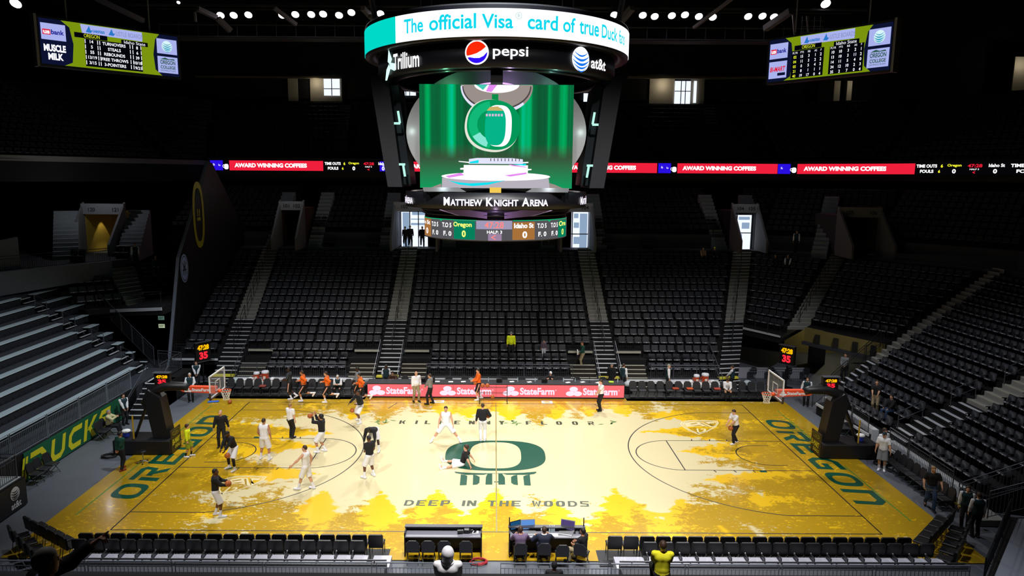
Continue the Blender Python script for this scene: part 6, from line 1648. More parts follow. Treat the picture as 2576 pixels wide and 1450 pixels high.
for s, x in ((-1, -17.6), (1, 17.35)):
    nm = 'left' if s < 0 else 'right'
    MB().lathe([(.14, 0), (.16, .18), (.15, .2)], 16, (x, .1, .735)).build('bucket', mat('bucket_blue', '2a3fb0', .5), label='small blue bucket on the base of the %s basket unit' % nm, cat='bucket')
    MB().ball((x, .1, .99), .19, 12, 8, (1.1, 1, .5)).build('towel_pile', M_PAPER, smooth=True, label='white towels heaped in the bucket on the %s basket base' % nm, cat='towels')
MB().box((-16.4, 7.55, .05), (.62, .22, .06), rz=.25, ch=.03).build('foam_roller', mat('bag_blue', '2a6ae0', .5), label='small bright blue bag on the floor at the far left corner', cat='bag')
# ball rack and loose balls
M_BALL = mat('ball_orange', 'b8622c', .6, noise=.1, nscale=60, bump=.2); M_BSEAM = mat('ball_seam', '2a1a12', .6)
ball0 = None
def ball(label, c, sc=1.0):
    global ball0
    if ball0 is None:
        t = thing('basketball', label, 'basketball', c, 0)
        MB().ball((0, 0, 0), .121, 20, 14).build('skin', M_BALL, t, True)
        b = MB(); n = 28
        b.tube([(.1215*math.cos(2*PI*k/n), .1215*math.sin(2*PI*k/n), 0) for k in range(n)], .003, 4, True); b.tube([(0, .1215*math.cos(2*PI*k/n), .1215*math.sin(2*PI*k/n)) for k in range(n)], .003, 4, True)
        b.tube([(.1215*math.cos(2*PI*k/n), 0, .1215*math.sin(2*PI*k/n)) for k in range(n)], .003, 4, True); b.build('seam', M_BSEAM, t)
        ball0 = t
    else: t = copy_tree(ball0, c, None, label)
    t.rotation_euler = (.4, .3*len(label) % 3, .7)
    return t
t = thing('ball_rack', 'black wheeled ball rack in front of the scoring table', 'rack', (-.15, 7.75, .012))
for x in (-.8, .8):
    f = MB(); f.tube([(x, -.2, .06), (x, -.2, 1.0), (x, .2, 1.0), (x, .2, .06)], .018, 5); f.build('end_frame', M_BLACK, t)
for z in (.25, .6, .93):
    f = MB(); f.tube([(-.8, -.1, z), (.8, -.1, z)], .012, 5); f.tube([(-.8, .1, z), (.8, .1, z)], .012, 5); f.build('ball_shelf', M_BLACK, t)
for x in (-.8, .8):
    for y in (-.2, .2): MB().ball((x, y, .03), .035, 8, 6).build('caster', M_BLACK, t, True)
ball('orange basketball on the top shelf of the rack, left one', (-.78, 7.75, 1.06)); ball('orange basketball on the top shelf of the rack, right one', (-.5, 7.75, 1.06)); ball('single orange basketball on the bottom shelf of the rack', (-.2, 7.75, .38))
ball('basketball lying under the left hoop by the blue bag', (-15.35, 7.3, .13))
ball('basketball on the floor beside the coach in black', (-13.15, 1.15, .13))
# ------------------------------------------------------------------ near sideline: chairs, seat decks, media tables, rails
M_CS = mat('courtside_black', '0f0f12', .45); M_CSS = mat('seat_deck', 'c6c6d2', .5); M_POST = mat('post_grey', '5a5a60', .35, metal=.6)
def courtside_chair(label, loc, rz, group):
    t = thing('courtside_chair', label, 'chair', loc, rz, group)
    P = [(-.25, .42), (.25, .42), (.25, .86), (.2, .92), (-.2, .92), (-.25, .86)]
    y0 = .24
    vs = [(x, y0+(z-.42)*.12, z) for x, z in P]+[(x, y0+.07+(z-.42)*.12, z) for x, z in P]
    MB().add(vs, [(0, 1, 2, 3, 4, 5), (11, 10, 9, 8, 7, 6)]+[(i, 6+i, 6+(i+1) % 6, (i+1) % 6) for i in range(6)]).build('backrest', M_CS, t)
    MB().box((0, -.02, .44), (.49, .46, .08), ch=.025).build('seat', M_CS, t)
    for s in (-1, 1): MB().tube([(s*.22, -.2, 0), (s*.22, -.2, .42), (s*.22, .2, .42), (s*.22, .26, 0)], .014, 5).build('leg', M_CHF, t)
    return t
cs0 = None
def cchair(label, loc, rz, group):
    global cs0
    if cs0 is None: cs0 = courtside_chair(label, loc, rz, group); return cs0
    return copy_tree(cs0, loc, rz, label, group)
GA = 'courtside chairs along the near sideline'
for sx, nm, x0, n in ((-1, 'left', -4.15, 19), (1, 'right', 4.05, 19)):
    for q in range(n): cchair('black courtside chair in front near row, %s outward from %s media table' % (nth(q), nm), (x0+sx*.55*q, -9.28, .012), PI, GA)
for sx, nm, x0, n in ((-1, 'left', -4.7, 18), (1, 'right', 5.15, 18)):
    for q in range(n): cchair('black courtside chair in second near row, %s outward from %s media table' % (nth(q), nm), (x0+sx*.55*q, -9.68, .012), PI, GA)
for sx, nm in ((-1, 'left'), (1, 'right')):
    for q in range(5):
        x, y = (15.0+.42*q, -8.95+.4*q) if sx > 0 else (14.6+.5*q, -9.5+.32*q)
        cchair('black courtside chair at the near %s corner, %s along the front diagonal' % (nm, nth(q)), (sx*x, y, .012), PI+sx*R(43 if sx > 0 else 33), 'slanted chairs at the near %s corner' % nm)
        if q < 5: cchair('black courtside chair at the near %s corner, %s along the back diagonal' % (nm, nth(q)), (sx*(x+.1), y-1.15+.1*q, .012), PI+sx*R(45), 'slanted chairs at the near %s corner' % nm)
for x0, x1, nm in ((-14.7, -3.75, 'left'), (3.5, 14.7, 'right')):
    MB().box(((x0+x1)/2, -9.42, .008), (x1-x0, 1.05, .012)).build('floor_mat', mat('mat_grey', '26262b', .7), label='thin dark mat under the near %s chair rows' % nm, cat='mat')
# pale seat decks of the first retractable row, with armrest posts
def deck_seat(label, loc, group):
    t = thing('deck_seat', label, 'seat', loc, 0, group)
    MB().box((0, 0, .42), (.49, .42, .035), ch=.012).build('seat', M_CSS, t)
    MB().box((0, -.02, .2), (.3, .3, .4)).build('pedestal', M_BLACK, t)
    MB().box((-.275, .02, .3), (.035, .3, .56)).build('armrest_post', M_POST, t)
    MB().ball((-.275, .17, .6), .03, 8, 6).build('knob', M_SILV, t)
ds0 = None
for sx, nm, x0, n in ((-1, 'left', -4.55, 18), (1, 'right', 5.3, 18)):
    for q in range(n):
        lab = 'pale backless seat deck behind the near chairs, %s outward on the %s half' % (nth(q), nm); loc = (x0+sx*.55*q, -10.32, .03)
        if ds0 is None: deck_seat(lab, loc, 'pale seat decks behind the near chair rows'); ds0 = [o for o in COL.objects if o.get('label') == lab][0]
        else: copy_tree(ds0, loc, 0, lab)
for x0, x1, nm in ((-4.15, -3.55, 'left'), (3.95, 4.95, 'right')):
    MB().box(((x0+x1)/2, -10.3, .17), (x1-x0, .75, .36)).build('step_block', M_CSS, label='pale step block at the inner end of the near %s seat row' % nm, cat='step')
for x0, x1, nm in ((-14.8, -3.6, 'left'), (4.0, 15.3, 'right')):
    b = MB(); b.box(((x0+x1)/2, -11.05, .3), (x1-x0, .7, .5)); b.build('near_platform', mat('near_deck', '44464e', .7), kind='structure')
    b = MB(); b.tube([(x0, -10.78, .66), (x1, -10.78, .66)], .03, 6); b.tube([(x0, -10.95, .6), (x1, -10.95, .6)], .025, 6)
    for k in range(12): b.box((x0+.4+(x1-x0-.8)*k/11, -10.8, .6), (.04, .04, .14))
    b.build('support_rail', M_POST, label='long grey support tubes behind the near %s seat decks' % nm, cat='rail')
# guard rails at the very front of the camera side stand
XS = [-15.2, -12.6, -9.95, -7.3, -4.8, -.55, .05, 4.35, 6.6, 9.2, 11.9, 14.4]
GR = 'guard rails along the bottom of the view'
for q, (x0, x1) in enumerate(((-15.1, -12.3), (-12.2, -9.7), (-9.6, -7.0), (-6.9, -3.75), (-3.6, -.6), (.1, 3.3), (3.4, 5.6), (5.7, 8.4), (8.5, 11.2), (11.3, 14.1))):
    rail((x0, -12.68, .5), (x1, -12.68, .5), 1.17, '%s heavy grey guard rail along the bottom edge, counted from the left' % nth(q), GR, m=mat('rail_front', '747a86', .45, metal=.2))
MB().box((0, -13.6, .22), (34, 2.2, .5)).build('near_walkway', mat('near_walk', '5a5f6c', .7), kind='structure')
# the seating slope the photographer stands on (only people in its lower rows show)
b = MB()
for k in range(26):
    y = -14.3-.8*k; z = 2.0+.385*(k+1)
    if k: b.box((0, y-.4, z/2), (40, .8, z))
b.build('near_stand', M_RISER, kind='structure')
# ---- media tables
M_DESK = mat('desk_grey', '7d7d88', .4); M_LEDGE = mat('ledge_dark', '3a3a42', .4)
def media_table(x0, x1, lab):
    t = thing('media_table', lab, 'table', ((x0+x1)/2, -9.2, .012)); w_ = x1-x0
    MB().box((0, .3, .46), (w_, .05, .9)).build('front_panel', M_BLACK, t)
    for s in (-1, 1): MB().box((s*(w_/2-.02), .05, .45), (.04, .55, .88)).build('side_panel', M_BLACK, t)
    MB().box((0, .02, .74), (w_-.06, .5, .035)).build('desk', M_DESK, t)
    MB().box((0, .24, .92), (w_+.04, .2, .03)).build('ledge', M_LEDGE, t)
    return t
media_table(-3.2, -.52, 'black media table with bare grey desk on the near sideline'); media_table(.42, 3.08, 'black media table with laptops and seated people on the near sideline')
MB().tube([(.44, -8.92, .9), (.44, -8.92, 1.25)], .02, 6).build('table_post', M_BLACK, label='thin black post at the left end of the laptop table', cat='post'); MB().tube([(3.05, -8.92, .9), (3.05, -8.92, 1.25)], .02, 6).build('table_post', M_BLACK, label='thin black post at the right end of the laptop table', cat='post')
for q, x in enumerate((-2.85, -2.33, -1.78, -1.05)): folding_chair('black metal folding chair tucked under the bare media table, %s from the left' % nth(q), 'chair', (x, -9.72, .012), PI, 'folding chairs at the media tables', logo=False)
for q, (x, y, rz) in enumerate(((.8, -9.85, PI), (1.6, -9.85, PI), (2.88, -9.9, PI-.4))): folding_chair('folding chair under the %s seated person at the laptop table' % ('checked shirt', 'dark suit', 'black shirt')[q], 'chair', (x, y, .012), rz, None, logo=False)
c = folding_chair('empty folding chair with grey seat between the laptop table workers', 'chair', (2.2, -9.95, .012), PI, None, logo=False)
E_SC1 = em('screen_blue', '5f92d8', 1.0); E_SC2 = em('screen_red', '58487e', .9); E_SC3 = em('screen_teal', '1f5a86', .8)
zt = .77
laptop('open silver laptop with blue screen on the laptop table', (1.12, -9.1, zt), .12, M_SILVER, E_SC1, 1.5, 14)
laptop('open silver laptop with purple-red screen on the laptop table', (2.42, -9.1, zt), -.35, M_SILVER, E_SC2, 1.5, 14)
laptop('black computer monitor with dark teal screen at the left end of the laptop table', (.75, -9.05, zt), .5, M_LAP, E_SC3, 1.3, 14)
MB().box((1.97, -9.3, zt+.02), (.3, .2, .03)).build('paper_stack', mat('paper_bright', 'ffffff', .6), label='bright white papers on the laptop table', cat='papers')
MB().box((1.62, -9.2, zt+.1), (.17, .05, .26), rx=.4).build('paper_sheet', mat('paper_bright', 'ffffff', .6), label='white sheet held up beside the man in the suit', cat='paper')
for q, x in enumerate((1.85, 1.93, 2.0)): bottle('small water bottle on the laptop table, %s from the left' % nth(q), (x, -9.02, zt), 'water bottles on the laptop table')
t = thing('headset', 'black headset and cables lying at the right of the laptop table', 'headset', (2.8, -9.15, zt)); MB().tube([(.09*math.cos(PI*k/10), 0, .02+.09*math.sin(PI*k/10)) for k in range(11)], .012, 5).build('band', M_LAP, t)
for s in (-1, 1): MB().ball((s*.09, 0, .04), .04, 8, 6).build('ear_cup', M_LAP, t, True)
t = thing('camera_gear', 'tangle of black camera gear on the bare media table', 'camera', (-1.05, -9.15, zt))
MB().box((0, 0, .09), (.22, .14, .16), ch=.03).build('body', M_LAP, t); MB().tube([(-.12, -.05, .1), (-.32, -.08, .1)], .06, 10).build('lens', M_LAP, t)
pts = [(.1+.13*math.sin(k*2.1), .05*math.cos(k*1.7), .03+.1*abs(math.sin(k*1.3))) for k in range(22)]; MB().tube(pts, .014, 5).build('cable', M_LAP, t)
MB().tube([(.25, 0, .02), (.34, -.02, .12)], .03, 8).build('battery', M_LAP, t)
# papers and cups on the bare desk ledge
MB().box((-.75, -9.1, zt+.01), (.22, .16, .02)).build('paper_stack', M_PAPER, label='small paper pad at the right end of the bare media table', cat='papers')
# ------------------------------------------------------------------ people: bodies grown as one continuous surface from a posed skeleton
def surface_nets(f, org, h):
    ins = f < 0
    nx, ny, nz = f.shape
    c = [ins[i:nx-1+i, j:ny-1+j, k:nz-1+k] for i in (0, 1) for j in (0, 1) for k in (0, 1)]
    s = sum(a.astype(np.int8) for a in c); act = (s > 0) & (s < 8)
    idx = np.full(act.shape, -1, np.int64); I = np.argwhere(act)
    if len(I) == 0: return np.zeros((0, 3)), []
    idx[act] = np.arange(len(I))
    acc = np.zeros((len(I), 3)); cnt = np.zeros(len(I))
    corners = [(i, j, k) for i in (0, 1) for j in (0, 1) for k in (0, 1)]
    for a in corners:
        for ax in range(3):
            if a[ax] == 0:
                b = list(a); b[ax] = 1
                fa = f[I[:, 0]+a[0], I[:, 1]+a[1], I[:, 2]+a[2]]; fb = f[I[:, 0]+b[0], I[:, 1]+b[1], I[:, 2]+b[2]]
                m = (fa < 0) != (fb < 0); t = np.where(m, fa/np.where(m, fa-fb, 1), 0)
                p = np.tile(np.array(a, float), (len(I), 1)); p[:, ax] += t
                acc[m] += p[m]; cnt[m] += 1
    V = (I+acc/cnt[:, None])*h+org
    F = []
    for ax in range(3):
        u, v = (ax+1) % 3, (ax+2) % 3
        sl0 = [slice(None)]*3; sl1 = [slice(None)]*3; sl0[ax] = slice(0, -1); sl1[ax] = slice(1, None)
        A_, B_ = ins[tuple(sl0)], ins[tuple(sl1)]; ch = np.argwhere(A_ != B_)
        ok = (ch[:, u] > 0) & (ch[:, v] > 0) & (ch[:, u] < f.shape[u]-1) & (ch[:, v] < f.shape[v]-1); ch = ch[ok]
        sg = A_[ch[:, 0], ch[:, 1], ch[:, 2]]
        q = []
        for du, dv in ((-1, -1), (0, -1), (0, 0), (-1, 0)):
            p = ch.copy(); p[:, u] += du; p[:, v] += dv; q.append(idx[p[:, 0], p[:, 1], p[:, 2]])
        Q = np.stack(q, -1); Q[~sg] = Q[~sg][:, ::-1]; F += Q.tolist()
    return V, F
def sd_cone(P, a, b, ra, rb):
    a, b = np.asarray(a, np.float32), np.asarray(b, np.float32); ba = b-a; pa = P-a
    t = np.clip((pa@ba)/max(1e-9, float(ba@ba)), 0, 1)
    d = pa-t[..., None]*ba
    return np.sqrt((d*d).sum(-1))-(ra+(rb-ra)*t)
def sd_flat(P, a, b, ra, rb):
    """tapered tube, rounded at a and cut flat at b"""
    a, b = np.asarray(a, np.float32), np.asarray(b, np.float32); ba = b-a; L = float(np.sqrt(ba@ba)); t = ((P-a)@ba)/(L*L)
    tc = np.clip(t, 0, 1.2); d = (P-a)-tc[..., None]*ba
    return np.maximum(np.sqrt((d*d).sum(-1))-(ra+(rb-ra)*tc), (t-1)*L)
def sd_ell(P, c, r, M=None):
    q = P-np.asarray(c, np.float32)
    if M is not None: q = q@M
    q = q/np.asarray(r, np.float32)
    return (np.sqrt((q*q).sum(-1))-1)*min(r)
def smin(a, b, k):
    h = np.clip(.5+.5*(b-a)/k, 0, 1); return b+(a-b)*h-k*h*(1-h)
def mesh_sdf(prims, h, k=.03, cuts=(), pad=.03):
    """prims: ('c', a, b, ra, rb) or ('e', c, r, M); cuts: (point, normal) keeps the side the normal points to"""
    lo, hi = np.full(3, 9e9), np.full(3, -9e9)
    for p in prims:
        if p[0] in 'cf': pts = [(p[1], p[3]), (p[2], p[4])]
        else: pts = [(p[1], max(p[2]))]
        for c, r in pts: lo = np.minimum(lo, np.asarray(c)-r-pad); hi = np.maximum(hi, np.asarray(c)+r+pad)
    n = np.ceil((hi-lo)/h).astype(int)+1
    ax = [(lo[i]+h*np.arange(n[i])).astype(np.float32) for i in range(3)]
    P = np.stack(np.meshgrid(*ax, indexing='ij'), -1)
    f = None
    for p in prims:
        d = sd_cone(P, *p[1:5]) if p[0] == 'c' else sd_flat(P, *p[1:5]) if p[0] == 'f' else sd_ell(P, *p[1:])
        kk = p[5] if p[0] in 'cf' and len(p) > 5 else k
        f = d if f is None else smin(f, d, kk)
    for c, nrm in cuts: f = np.maximum(f, -((P-np.asarray(c, np.float32))@np.asarray(nrm, np.float32)))
    return surface_nets(f, lo, h)
V3 = lambda *a: np.array(a, float)
def unit(v): v = np.asarray(v, float); return v/max(1e-9, np.linalg.norm(v))
def ik(a, t, l1, l2, pole):
    d = t-a; L = np.linalg.norm(d); L = min(max(L, abs(l1-l2)+1e-3), (l1+l2)*.999); u = unit(d)
    x = (L*L+l1*l1-l2*l2)/(2*L); hh = math.sqrt(max(0, l1*l1-x*x)); p = np.asarray(pole, float); p = unit(p-u*(p@u))
    return a+u*x+p*hh, a+u*L
M_SKINS = {'light': mat('skin_light', 'd8a384', .5), 'tan': mat('skin_tan', 'b98260', .5), 'brown': mat('skin_brown', '6b4430', .5), 'dark': mat('skin_dark', '3f2820', .5)}
M_HAIRS = {'black': mat('hair_black', '14100e', .6), 'brown': mat('hair_brown', '3c2818', .6), 'blond': mat('hair_blond', '9a7648', .6), 'grey': mat('hair_grey', '9a958e', .6), 'white': mat('hair_white', 'cfc9c0', .6)}
def cloth(nm, c): return mat('cloth_'+nm, c, .85, noise=.08, nscale=25)
CW, CB, CO = cloth('white', 'eeeef4'), cloth('black', '131318'), cloth('orange', 'f06a10')
CN, CK, CGy, CGr = cloth('navy', '1b2238'), cloth('khaki', '9a8a6a'), cloth('grey', '7d7f84'), cloth('green', '0e4438')
CYe, CJe, CVe, CPu = cloth('neon', 'ecff16'), cloth('jeans', '2e4668'), cloth('vest', '14323a'), cloth('plaid', '6e5a78')
CCh = cloth('charcoal', '34383e')
M_SHOEW, M_SHOEB, M_SHOEN = mat('shoe_white', 'e8e8f0', .5), mat('shoe_black', '0e0e10', .4), mat('shoe_navy', '1a2030', .5)
M_EYE = mat('eye_dark', '15100e', .2)
def hand_prims(w, d, n, side, curl, s):
    """palm, four fingers and a thumb growing from wrist w along d; n is the palm normal, side the thumb side"""
    P = []; kn = w+d*.085*s
    for o in (-.022, 0, .022): P.append(('c', w+side*o*s*.7, kn+side*o*s, .017*s, .014*s))
    for j, (o, l) in enumerate(((.032, .072), (.011, .082), (-.011, .076), (-.032, .06))):
        a = kn+side*o*s; c1, c2 = (curl, curl*1.9) if not isinstance(curl, (list, tuple)) else (curl[j], curl[j]*1.9)
        b = a+unit(d*math.cos(c1)+n*math.sin(c1))*l*.52*s; c = b+unit(d*math.cos(c2)+n*math.sin(c2))*l*.5*s
        P += [('c', a, b, .0105*s, .0095*s, .006), ('c', b, c, .0095*s, .0078*s, .006)]
    a = w+d*.03*s+side*.026*s; b = a+unit(d*.75+side*.75+n*.3)*.042*s; c = b+unit(d+side*.2+n*.5)*.036*s
    P += [('c', a, b, .014*s, .011*s, .01), ('c', b, c, .011*s, .0085*s, .006)]
    return P
def person(label, loc, face, H=1.8, pose=None, top=None, sleeve=1.0, bottom=None, bl='long', vest=None, shoes=M_SHOEB, sock=None, hair='short', hcol='brown', skin='light', cap=None, tights=None,
           hem=-.05, h=.024, hh=.011, eyes=True, fat=1.0, curl=.45, group=None, loose=.0, hood=None, stripe=None, zl=0.0, coll=None, cat='person'):
    po = dict(pelvis=(0, 0, .95), spine=(0, .03, 1), tw=0, footL=(-.1, 0, 0), footR=(.1, 0, 0), toeL=8, toeR=-8, handL=(-.27, .06, .84), handR=(.27, .06, .84), kneeL=(-.1, 1, 0), kneeR=(.1, 1, 0),
              elbL=(-.5, -1, -.2), elbR=(.5, -1, -.2), look=(0, 1, -.05), tiltL=0, tiltR=0)
    po.update(pose or {}); s = H/1.8
    g = lambda k: V3(*po[k])*s
    pel = g('pelvis'); sp = unit(po['spine']); tw = R(po['tw'])
    fw = V3(0, 1, 0); rt = V3(math.cos(tw), math.sin(tw), 0); rt = unit(rt-sp*(rt@sp)); fwd = np.cross(sp, rt)
    sc_ = pel+sp*.50*s; nb = pel+sp*.545*s
    shL, shR = sc_-rt*.185*s*fat**.5, sc_+rt*.185*s*fat**.5
    hr = V3(1, 0, 0); hipL, hipR = pel-hr*.092*s-sp*.02*s, pel+hr*.092*s-sp*.02*s
    lk = unit(po['look']); nk = unit(sp*.75+V3(0, 0, .3)+fwd*.12); hc = nb+nk*.15*s
    hup = unit(V3(0, 0, 1)*.6+nk*.6-lk*((V3(0, 0, 1)*.6+nk*.6)@lk)); hrt = np.cross(lk, hup)
    HM = np.stack([hrt, lk, hup], -1)
    ft = {}
    for S in 'LR':
        sole = g('foot'+S); a = R(po['toe'+S]); td = V3(-math.sin(a), math.cos(a), 0); tl = po['tilt'+S]
        if tl: td = unit(td*math.cos(R(tl))+V3(0, 0, math.sin(R(tl))))
        ank = sole+V3(0, 0, .085*s)*(1 if not tl else math.cos(R(tl)))-(V3(0, 0, 0) if not tl else V3(-math.sin(a), math.cos(a), 0)*.0)
        kn, ank = ik(hipL if S == 'L' else hipR, ank, .445*s, .435*s, g('knee'+S)); ft[S] = (kn, ank, td, ank-V3(0, 0, .085*s) if not tl else ank)
    ar = {}
    for S, sh in (('L', shL), ('R', shR)):
        el, wr = ik(sh, g('hand'+S), .285*s, .255*s, g('elb'+S)); ar[S] = (sh, el, wr)
    f_ = fat
    tor = [('c', sc_-rt*.10*s-sp*.07*s, sc_+rt*.10*s-sp*.07*s, .108*s*f_, .108*s*f_), ('c', sc_-rt*.15*s+sp*.0*s, sc_+rt*.15*s, .055*s, .055*s),
           ('c', sc_-rt*.07*s-sp*.1*s, pel-rt*.06*s+sp*.12*s, .11*s*f_, .098*s*f_), ('c', sc_+rt*.07*s-sp*.1*s, pel+rt*.06*s+sp*.12*s, .11*s*f_, .098*s*f_)]
    if f_ > 1.08: tor.append(('e', pel+sp*.17*s+fwd*.06*s, (.15*s*f_, .13*s*f_, .15*s), None))
    pelv = [('c', pel-hr*.07*s, pel+hr*.07*s, .108*s*f_, .108*s*f_), ('c', pel-hr*.05*s+sp*.12*s, pel+hr*.05*s+sp*.12*s, .1*s*f_, .1*s*f_)]
    body = list(tor)+list(pelv)
    body += [('c', nb-sp*.03*s, hc-hup*.04*s, .058*s, .05*s)]
    arms = {}
    for S in 'LR':
        sh, el, wr = ar[S]
        arms[S] = [('c', sh, el, .056*s, .042*s), ('c', el, wr, .043*s, .028*s), ('c', el+(wr-el)*.1, el+(wr-el)*.4, .045*s, .04*s)]
        body += arms[S]
        kn, an, td, so = ft[S]; hip = hipL if S == 'L' else hipR
        back = unit(np.cross(np.cross(kn-hip, an-kn), an-kn)) if np.linalg.norm(np.cross(kn-hip, an-kn)) > 1e-4 else V3(0, -1, 0)
        body += [('c', hip, kn, .088*s, .058*s), ('c', kn, an, .056*s, .036*s), ('c', kn+(an-kn)*.2-td*.012*s, kn+(an-kn)*.45-td*.012*s, .056*s, .046*s)]
        if po['tilt'+S] == 0: body += [('c', an-V3(0, 0, .04*s)-td*.03*s, an-V3(0, 0, .055*s)+td*.14*s, .036*s, .026*s)]
        else: body += [('c', an, an+td*.15*s, .036*s, .026*s)]
    # head: skull, jaw, nose, ears, brow
    E = lambda x, y, z: hc+(hrt*x+lk*y+hup*z)*s
    body += [('e', E(0, -.008, .02), (.079*s, .098*s, .108*s), HM), ('c', E(0, .035, -.04), E(0, .06, -.085), .062*s, .036*s), ('c', E(0, .088, .02), E(0, .112, -.018), .012*s, .018*s, .012),
             ('c', E(-.035, .082, .035), E(.035, .082, .035), .012*s, .012*s, .012), ('c', E(-.02, .09, -.055), E(.02, .09, -.055), .010*s, .010*s, .01)]
    for q in (-1, 1): body.append(('c', E(q*.08, -.01, .015), E(q*.084, -.012, -.02), .014*s, .01*s, .008))
    B = MB(); B.add(*mesh_sdf(body, h*s, .03*s))
    for S in 'LR':
        sh, el, wr = ar[S]; d = unit(wr-el); sgn = 1 if S == 'L' else -1
        inw = rt*sgn; n_ = unit(inw-d*(inw@d)) if abs(inw@d) < .95 else unit(fwd-d*(fwd@d))
        if ('palm'+S) in po: n_ = unit(V3(*po['palm'+S])-d*(V3(*po['palm'+S])@d))
        sd = np.cross(n_, d)*sgn*-1
        if sd@(fwd+V3(0, 0, .3)) < 0 and ('palm'+S) not in po: sd = -sd
        cl = po.get('curl'+S, curl); B.add(*mesh_sdf(hand_prims(wr-d*.01*s, d, n_, sd, cl, s), hh*s, .012*s, pad=.015))
    rz = face-PI/2
    o = B.build('person', M_SKINS[skin], None, True, (0, 0, 0), label, cat, group)
    o.location = (loc[0], loc[1], loc[2]); o.rotation_euler = (0, 0, rz)
    def part(nm, m, prims, cuts=(), k=.03, hs=None):
        V, F = mesh_sdf(prims, (hs or h)*s, k*s, cuts)
        if len(F): return MB().add(V, F).build(nm, m, o, True)
    def grow(pr, a): return [(p[0], p[1], p[2], p[3]+a*s, p[4]+a*s)+tuple(p[5:]) if p[0] == 'c' else ('e', p[1], tuple(r+a*s for r in p[2]), p[3]) for p in pr]
    # trousers, shorts, tights
    if bottom is not None:
        P = grow(pelv, .014)
        for S in 'LR':
            hip = hipL if S == 'L' else hipR; kn, an, td, so = ft[S]
            if bl == 'short': P += [('f', hip, hip+(kn-hip)*1.0, (.108+loose)*s*f_, (.116+loose)*s)]
            else: P += [('c', hip, kn, .104*s*f_, .076*s), ('f', kn, an-(kn-an)*.03, .075*s, .066*s)]
        ob = part('shorts' if bl == 'short' else 'trousers', bottom, P, [(pel+sp*.135*s, -sp)])
        if stripe is not None:
            for S in 'LR':
                hip = hipL if S == 'L' else hipR; kn = ft[S][0]; out = hr*(-1 if S == 'L' else 1)
                part('side_stripe', stripe, [('c', hip+out*.1*s, kn+out*.09*s, .03*s, .03*s)], hs=h*.7)
    if tights is not None:
        for S in 'LR': kn, an, td, so = ft[S]; part('leg_sleeve', tights, [('c', kn+(ft[S][0]-an)*.0, an+(kn-an)*.3, .066*s, .055*s)])
    if sock is not None:
        for S in 'LR': kn, an, td, so = ft[S]; part('sock', sock, [('c', an+(kn-an)*.42, an, .05*s, .046*s)], hs=h*.8)
    for S in 'LR':
        kn, an, td, so = ft[S]; up = V3(0, 0, 1); nn = unit(up-td*(up@td)); c0 = an-nn*.045*s
        part('shoe', shoes, [('c', c0-td*.05*s, c0+td*.17*s, .046*s, .04*s), ('c', c0+td*.06*s-nn*.012*s, c0+td*.18*s-nn*.012*s, .045*s, .038*s), ('c', an+nn*.02*s, c0, .048*s, .05*s)], [(c0-nn*.042*s, nn)], hs=h*.8)
    # shirt, vest
    def shirt(nm, m, sl, a, hm, extra=()):
        P = grow(tor, a)+(grow(pelv, a) if hm < .1 else [])
        for S in 'LR':
            sh, el, wr = ar[S]
            if sl > 0:
                P.append(('f' if sl <= .5 else 'c', sh, sh+(el-sh)*min(1, sl*2), (.056+a+.012)*s, (.05+a+.008)*s))
                if sl > .5: P.append(('f', el, el+(wr-el)*min(.97, (sl-.5)*2), (.048+a)*s, (.034+a)*s))
        lift = .45 if max(float((ar[q][2]-nb)@sp) for q in 'LR') > -.12*s and sl > .5 else .015
        return part(nm, m, P, [(pel+sp*hm*s, sp)]+([(nb+sp*lift*s, -sp)]))
    if top is not None: shirt('shirt', top, sleeve, .014, hem)
    if vest is not None: shirt('vest', vest, 0, .026, max(hem, .02))
    if coll is not None: part('collar', coll, [('c', nb-rt*.03*s, nb+rt*.03*s, (.066 if hood is None else .1)*s, (.066 if hood is None else .1)*s)], [(nb-sp*.03*s, sp), (nb+sp*.03*s, -sp)], hs=h*.7)
    # hair, cap, hood
    if hood is not None: part('hood', hood, [('e', E(0, -.02, .02), (.115*s, .13*s, .14*s), HM), ('c', E(0, -.03, -.06), nb-sp*.02*s, .09*s, .11*s)], [(E(0, .085, 0), -lk)])
    elif cap is not None:
        part('cap', cap, [('e', E(0, -.008, .03), (.09*s, .109*s, .112*s), HM)], [(E(0, 0, .045), hup)], hs=h*.7)
        part('cap_brim', cap, [('c', E(-.04, .09, .048), E(-.02, .16, .04), .018*s, .014*s), ('c', E(.04, .09, .048), E(.02, .16, .04), .018*s, .014*s)], hs=h*.6)
        if hair != 'bald': part('hair', M_HAIRS[hcol], [('e', E(0, -.012, .01), (.086*s, .103*s, .105*s), HM)], [(E(0, .0, .02), unit(-lk-hup*.1)), (E(0, 0, -.06), hup), (E(0, 0, .05), -hup)], hs=h*.7)
    elif hair == 'short': part('hair', M_HAIRS[hcol], [('e', E(0, -.014, .026), (.088*s, .106*s, .114*s), HM)], [(E(0, .03, .035), unit(hup*.75-lk*.62))], hs=h*.7)
    elif hair == 'mop': part('hair', M_HAIRS[hcol], [('e', E(0, -.014, .032), (.1*s, .116*s, .122*s), HM)], [(E(0, .05, .03), unit(hup*.7-lk*.62))], hs=h*.7)
    elif hair == 'long': part('hair', M_HAIRS[hcol], [('e', E(0, -.016, .028), (.094*s, .112*s, .116*s), HM), ('c', E(-.03, -.06, -.05), E(-.03, -.08, -.17), .06*s, .045*s), ('c', E(.03, -.06, -.05), E(.03, -.08, -.17), .06*s, .045*s)], [(E(0, .04, .03), unit(hup*.45-lk*.8))], hs=h*.7)
    elif hair == 'buzz': part('hair', M_HAIRS[hcol], [('e', E(0, -.01, .022), (.0825*s, .1015*s, .111*s), HM)], [(E(0, .03, .04), unit(hup*.8-lk*.55))], hs=h*.7)
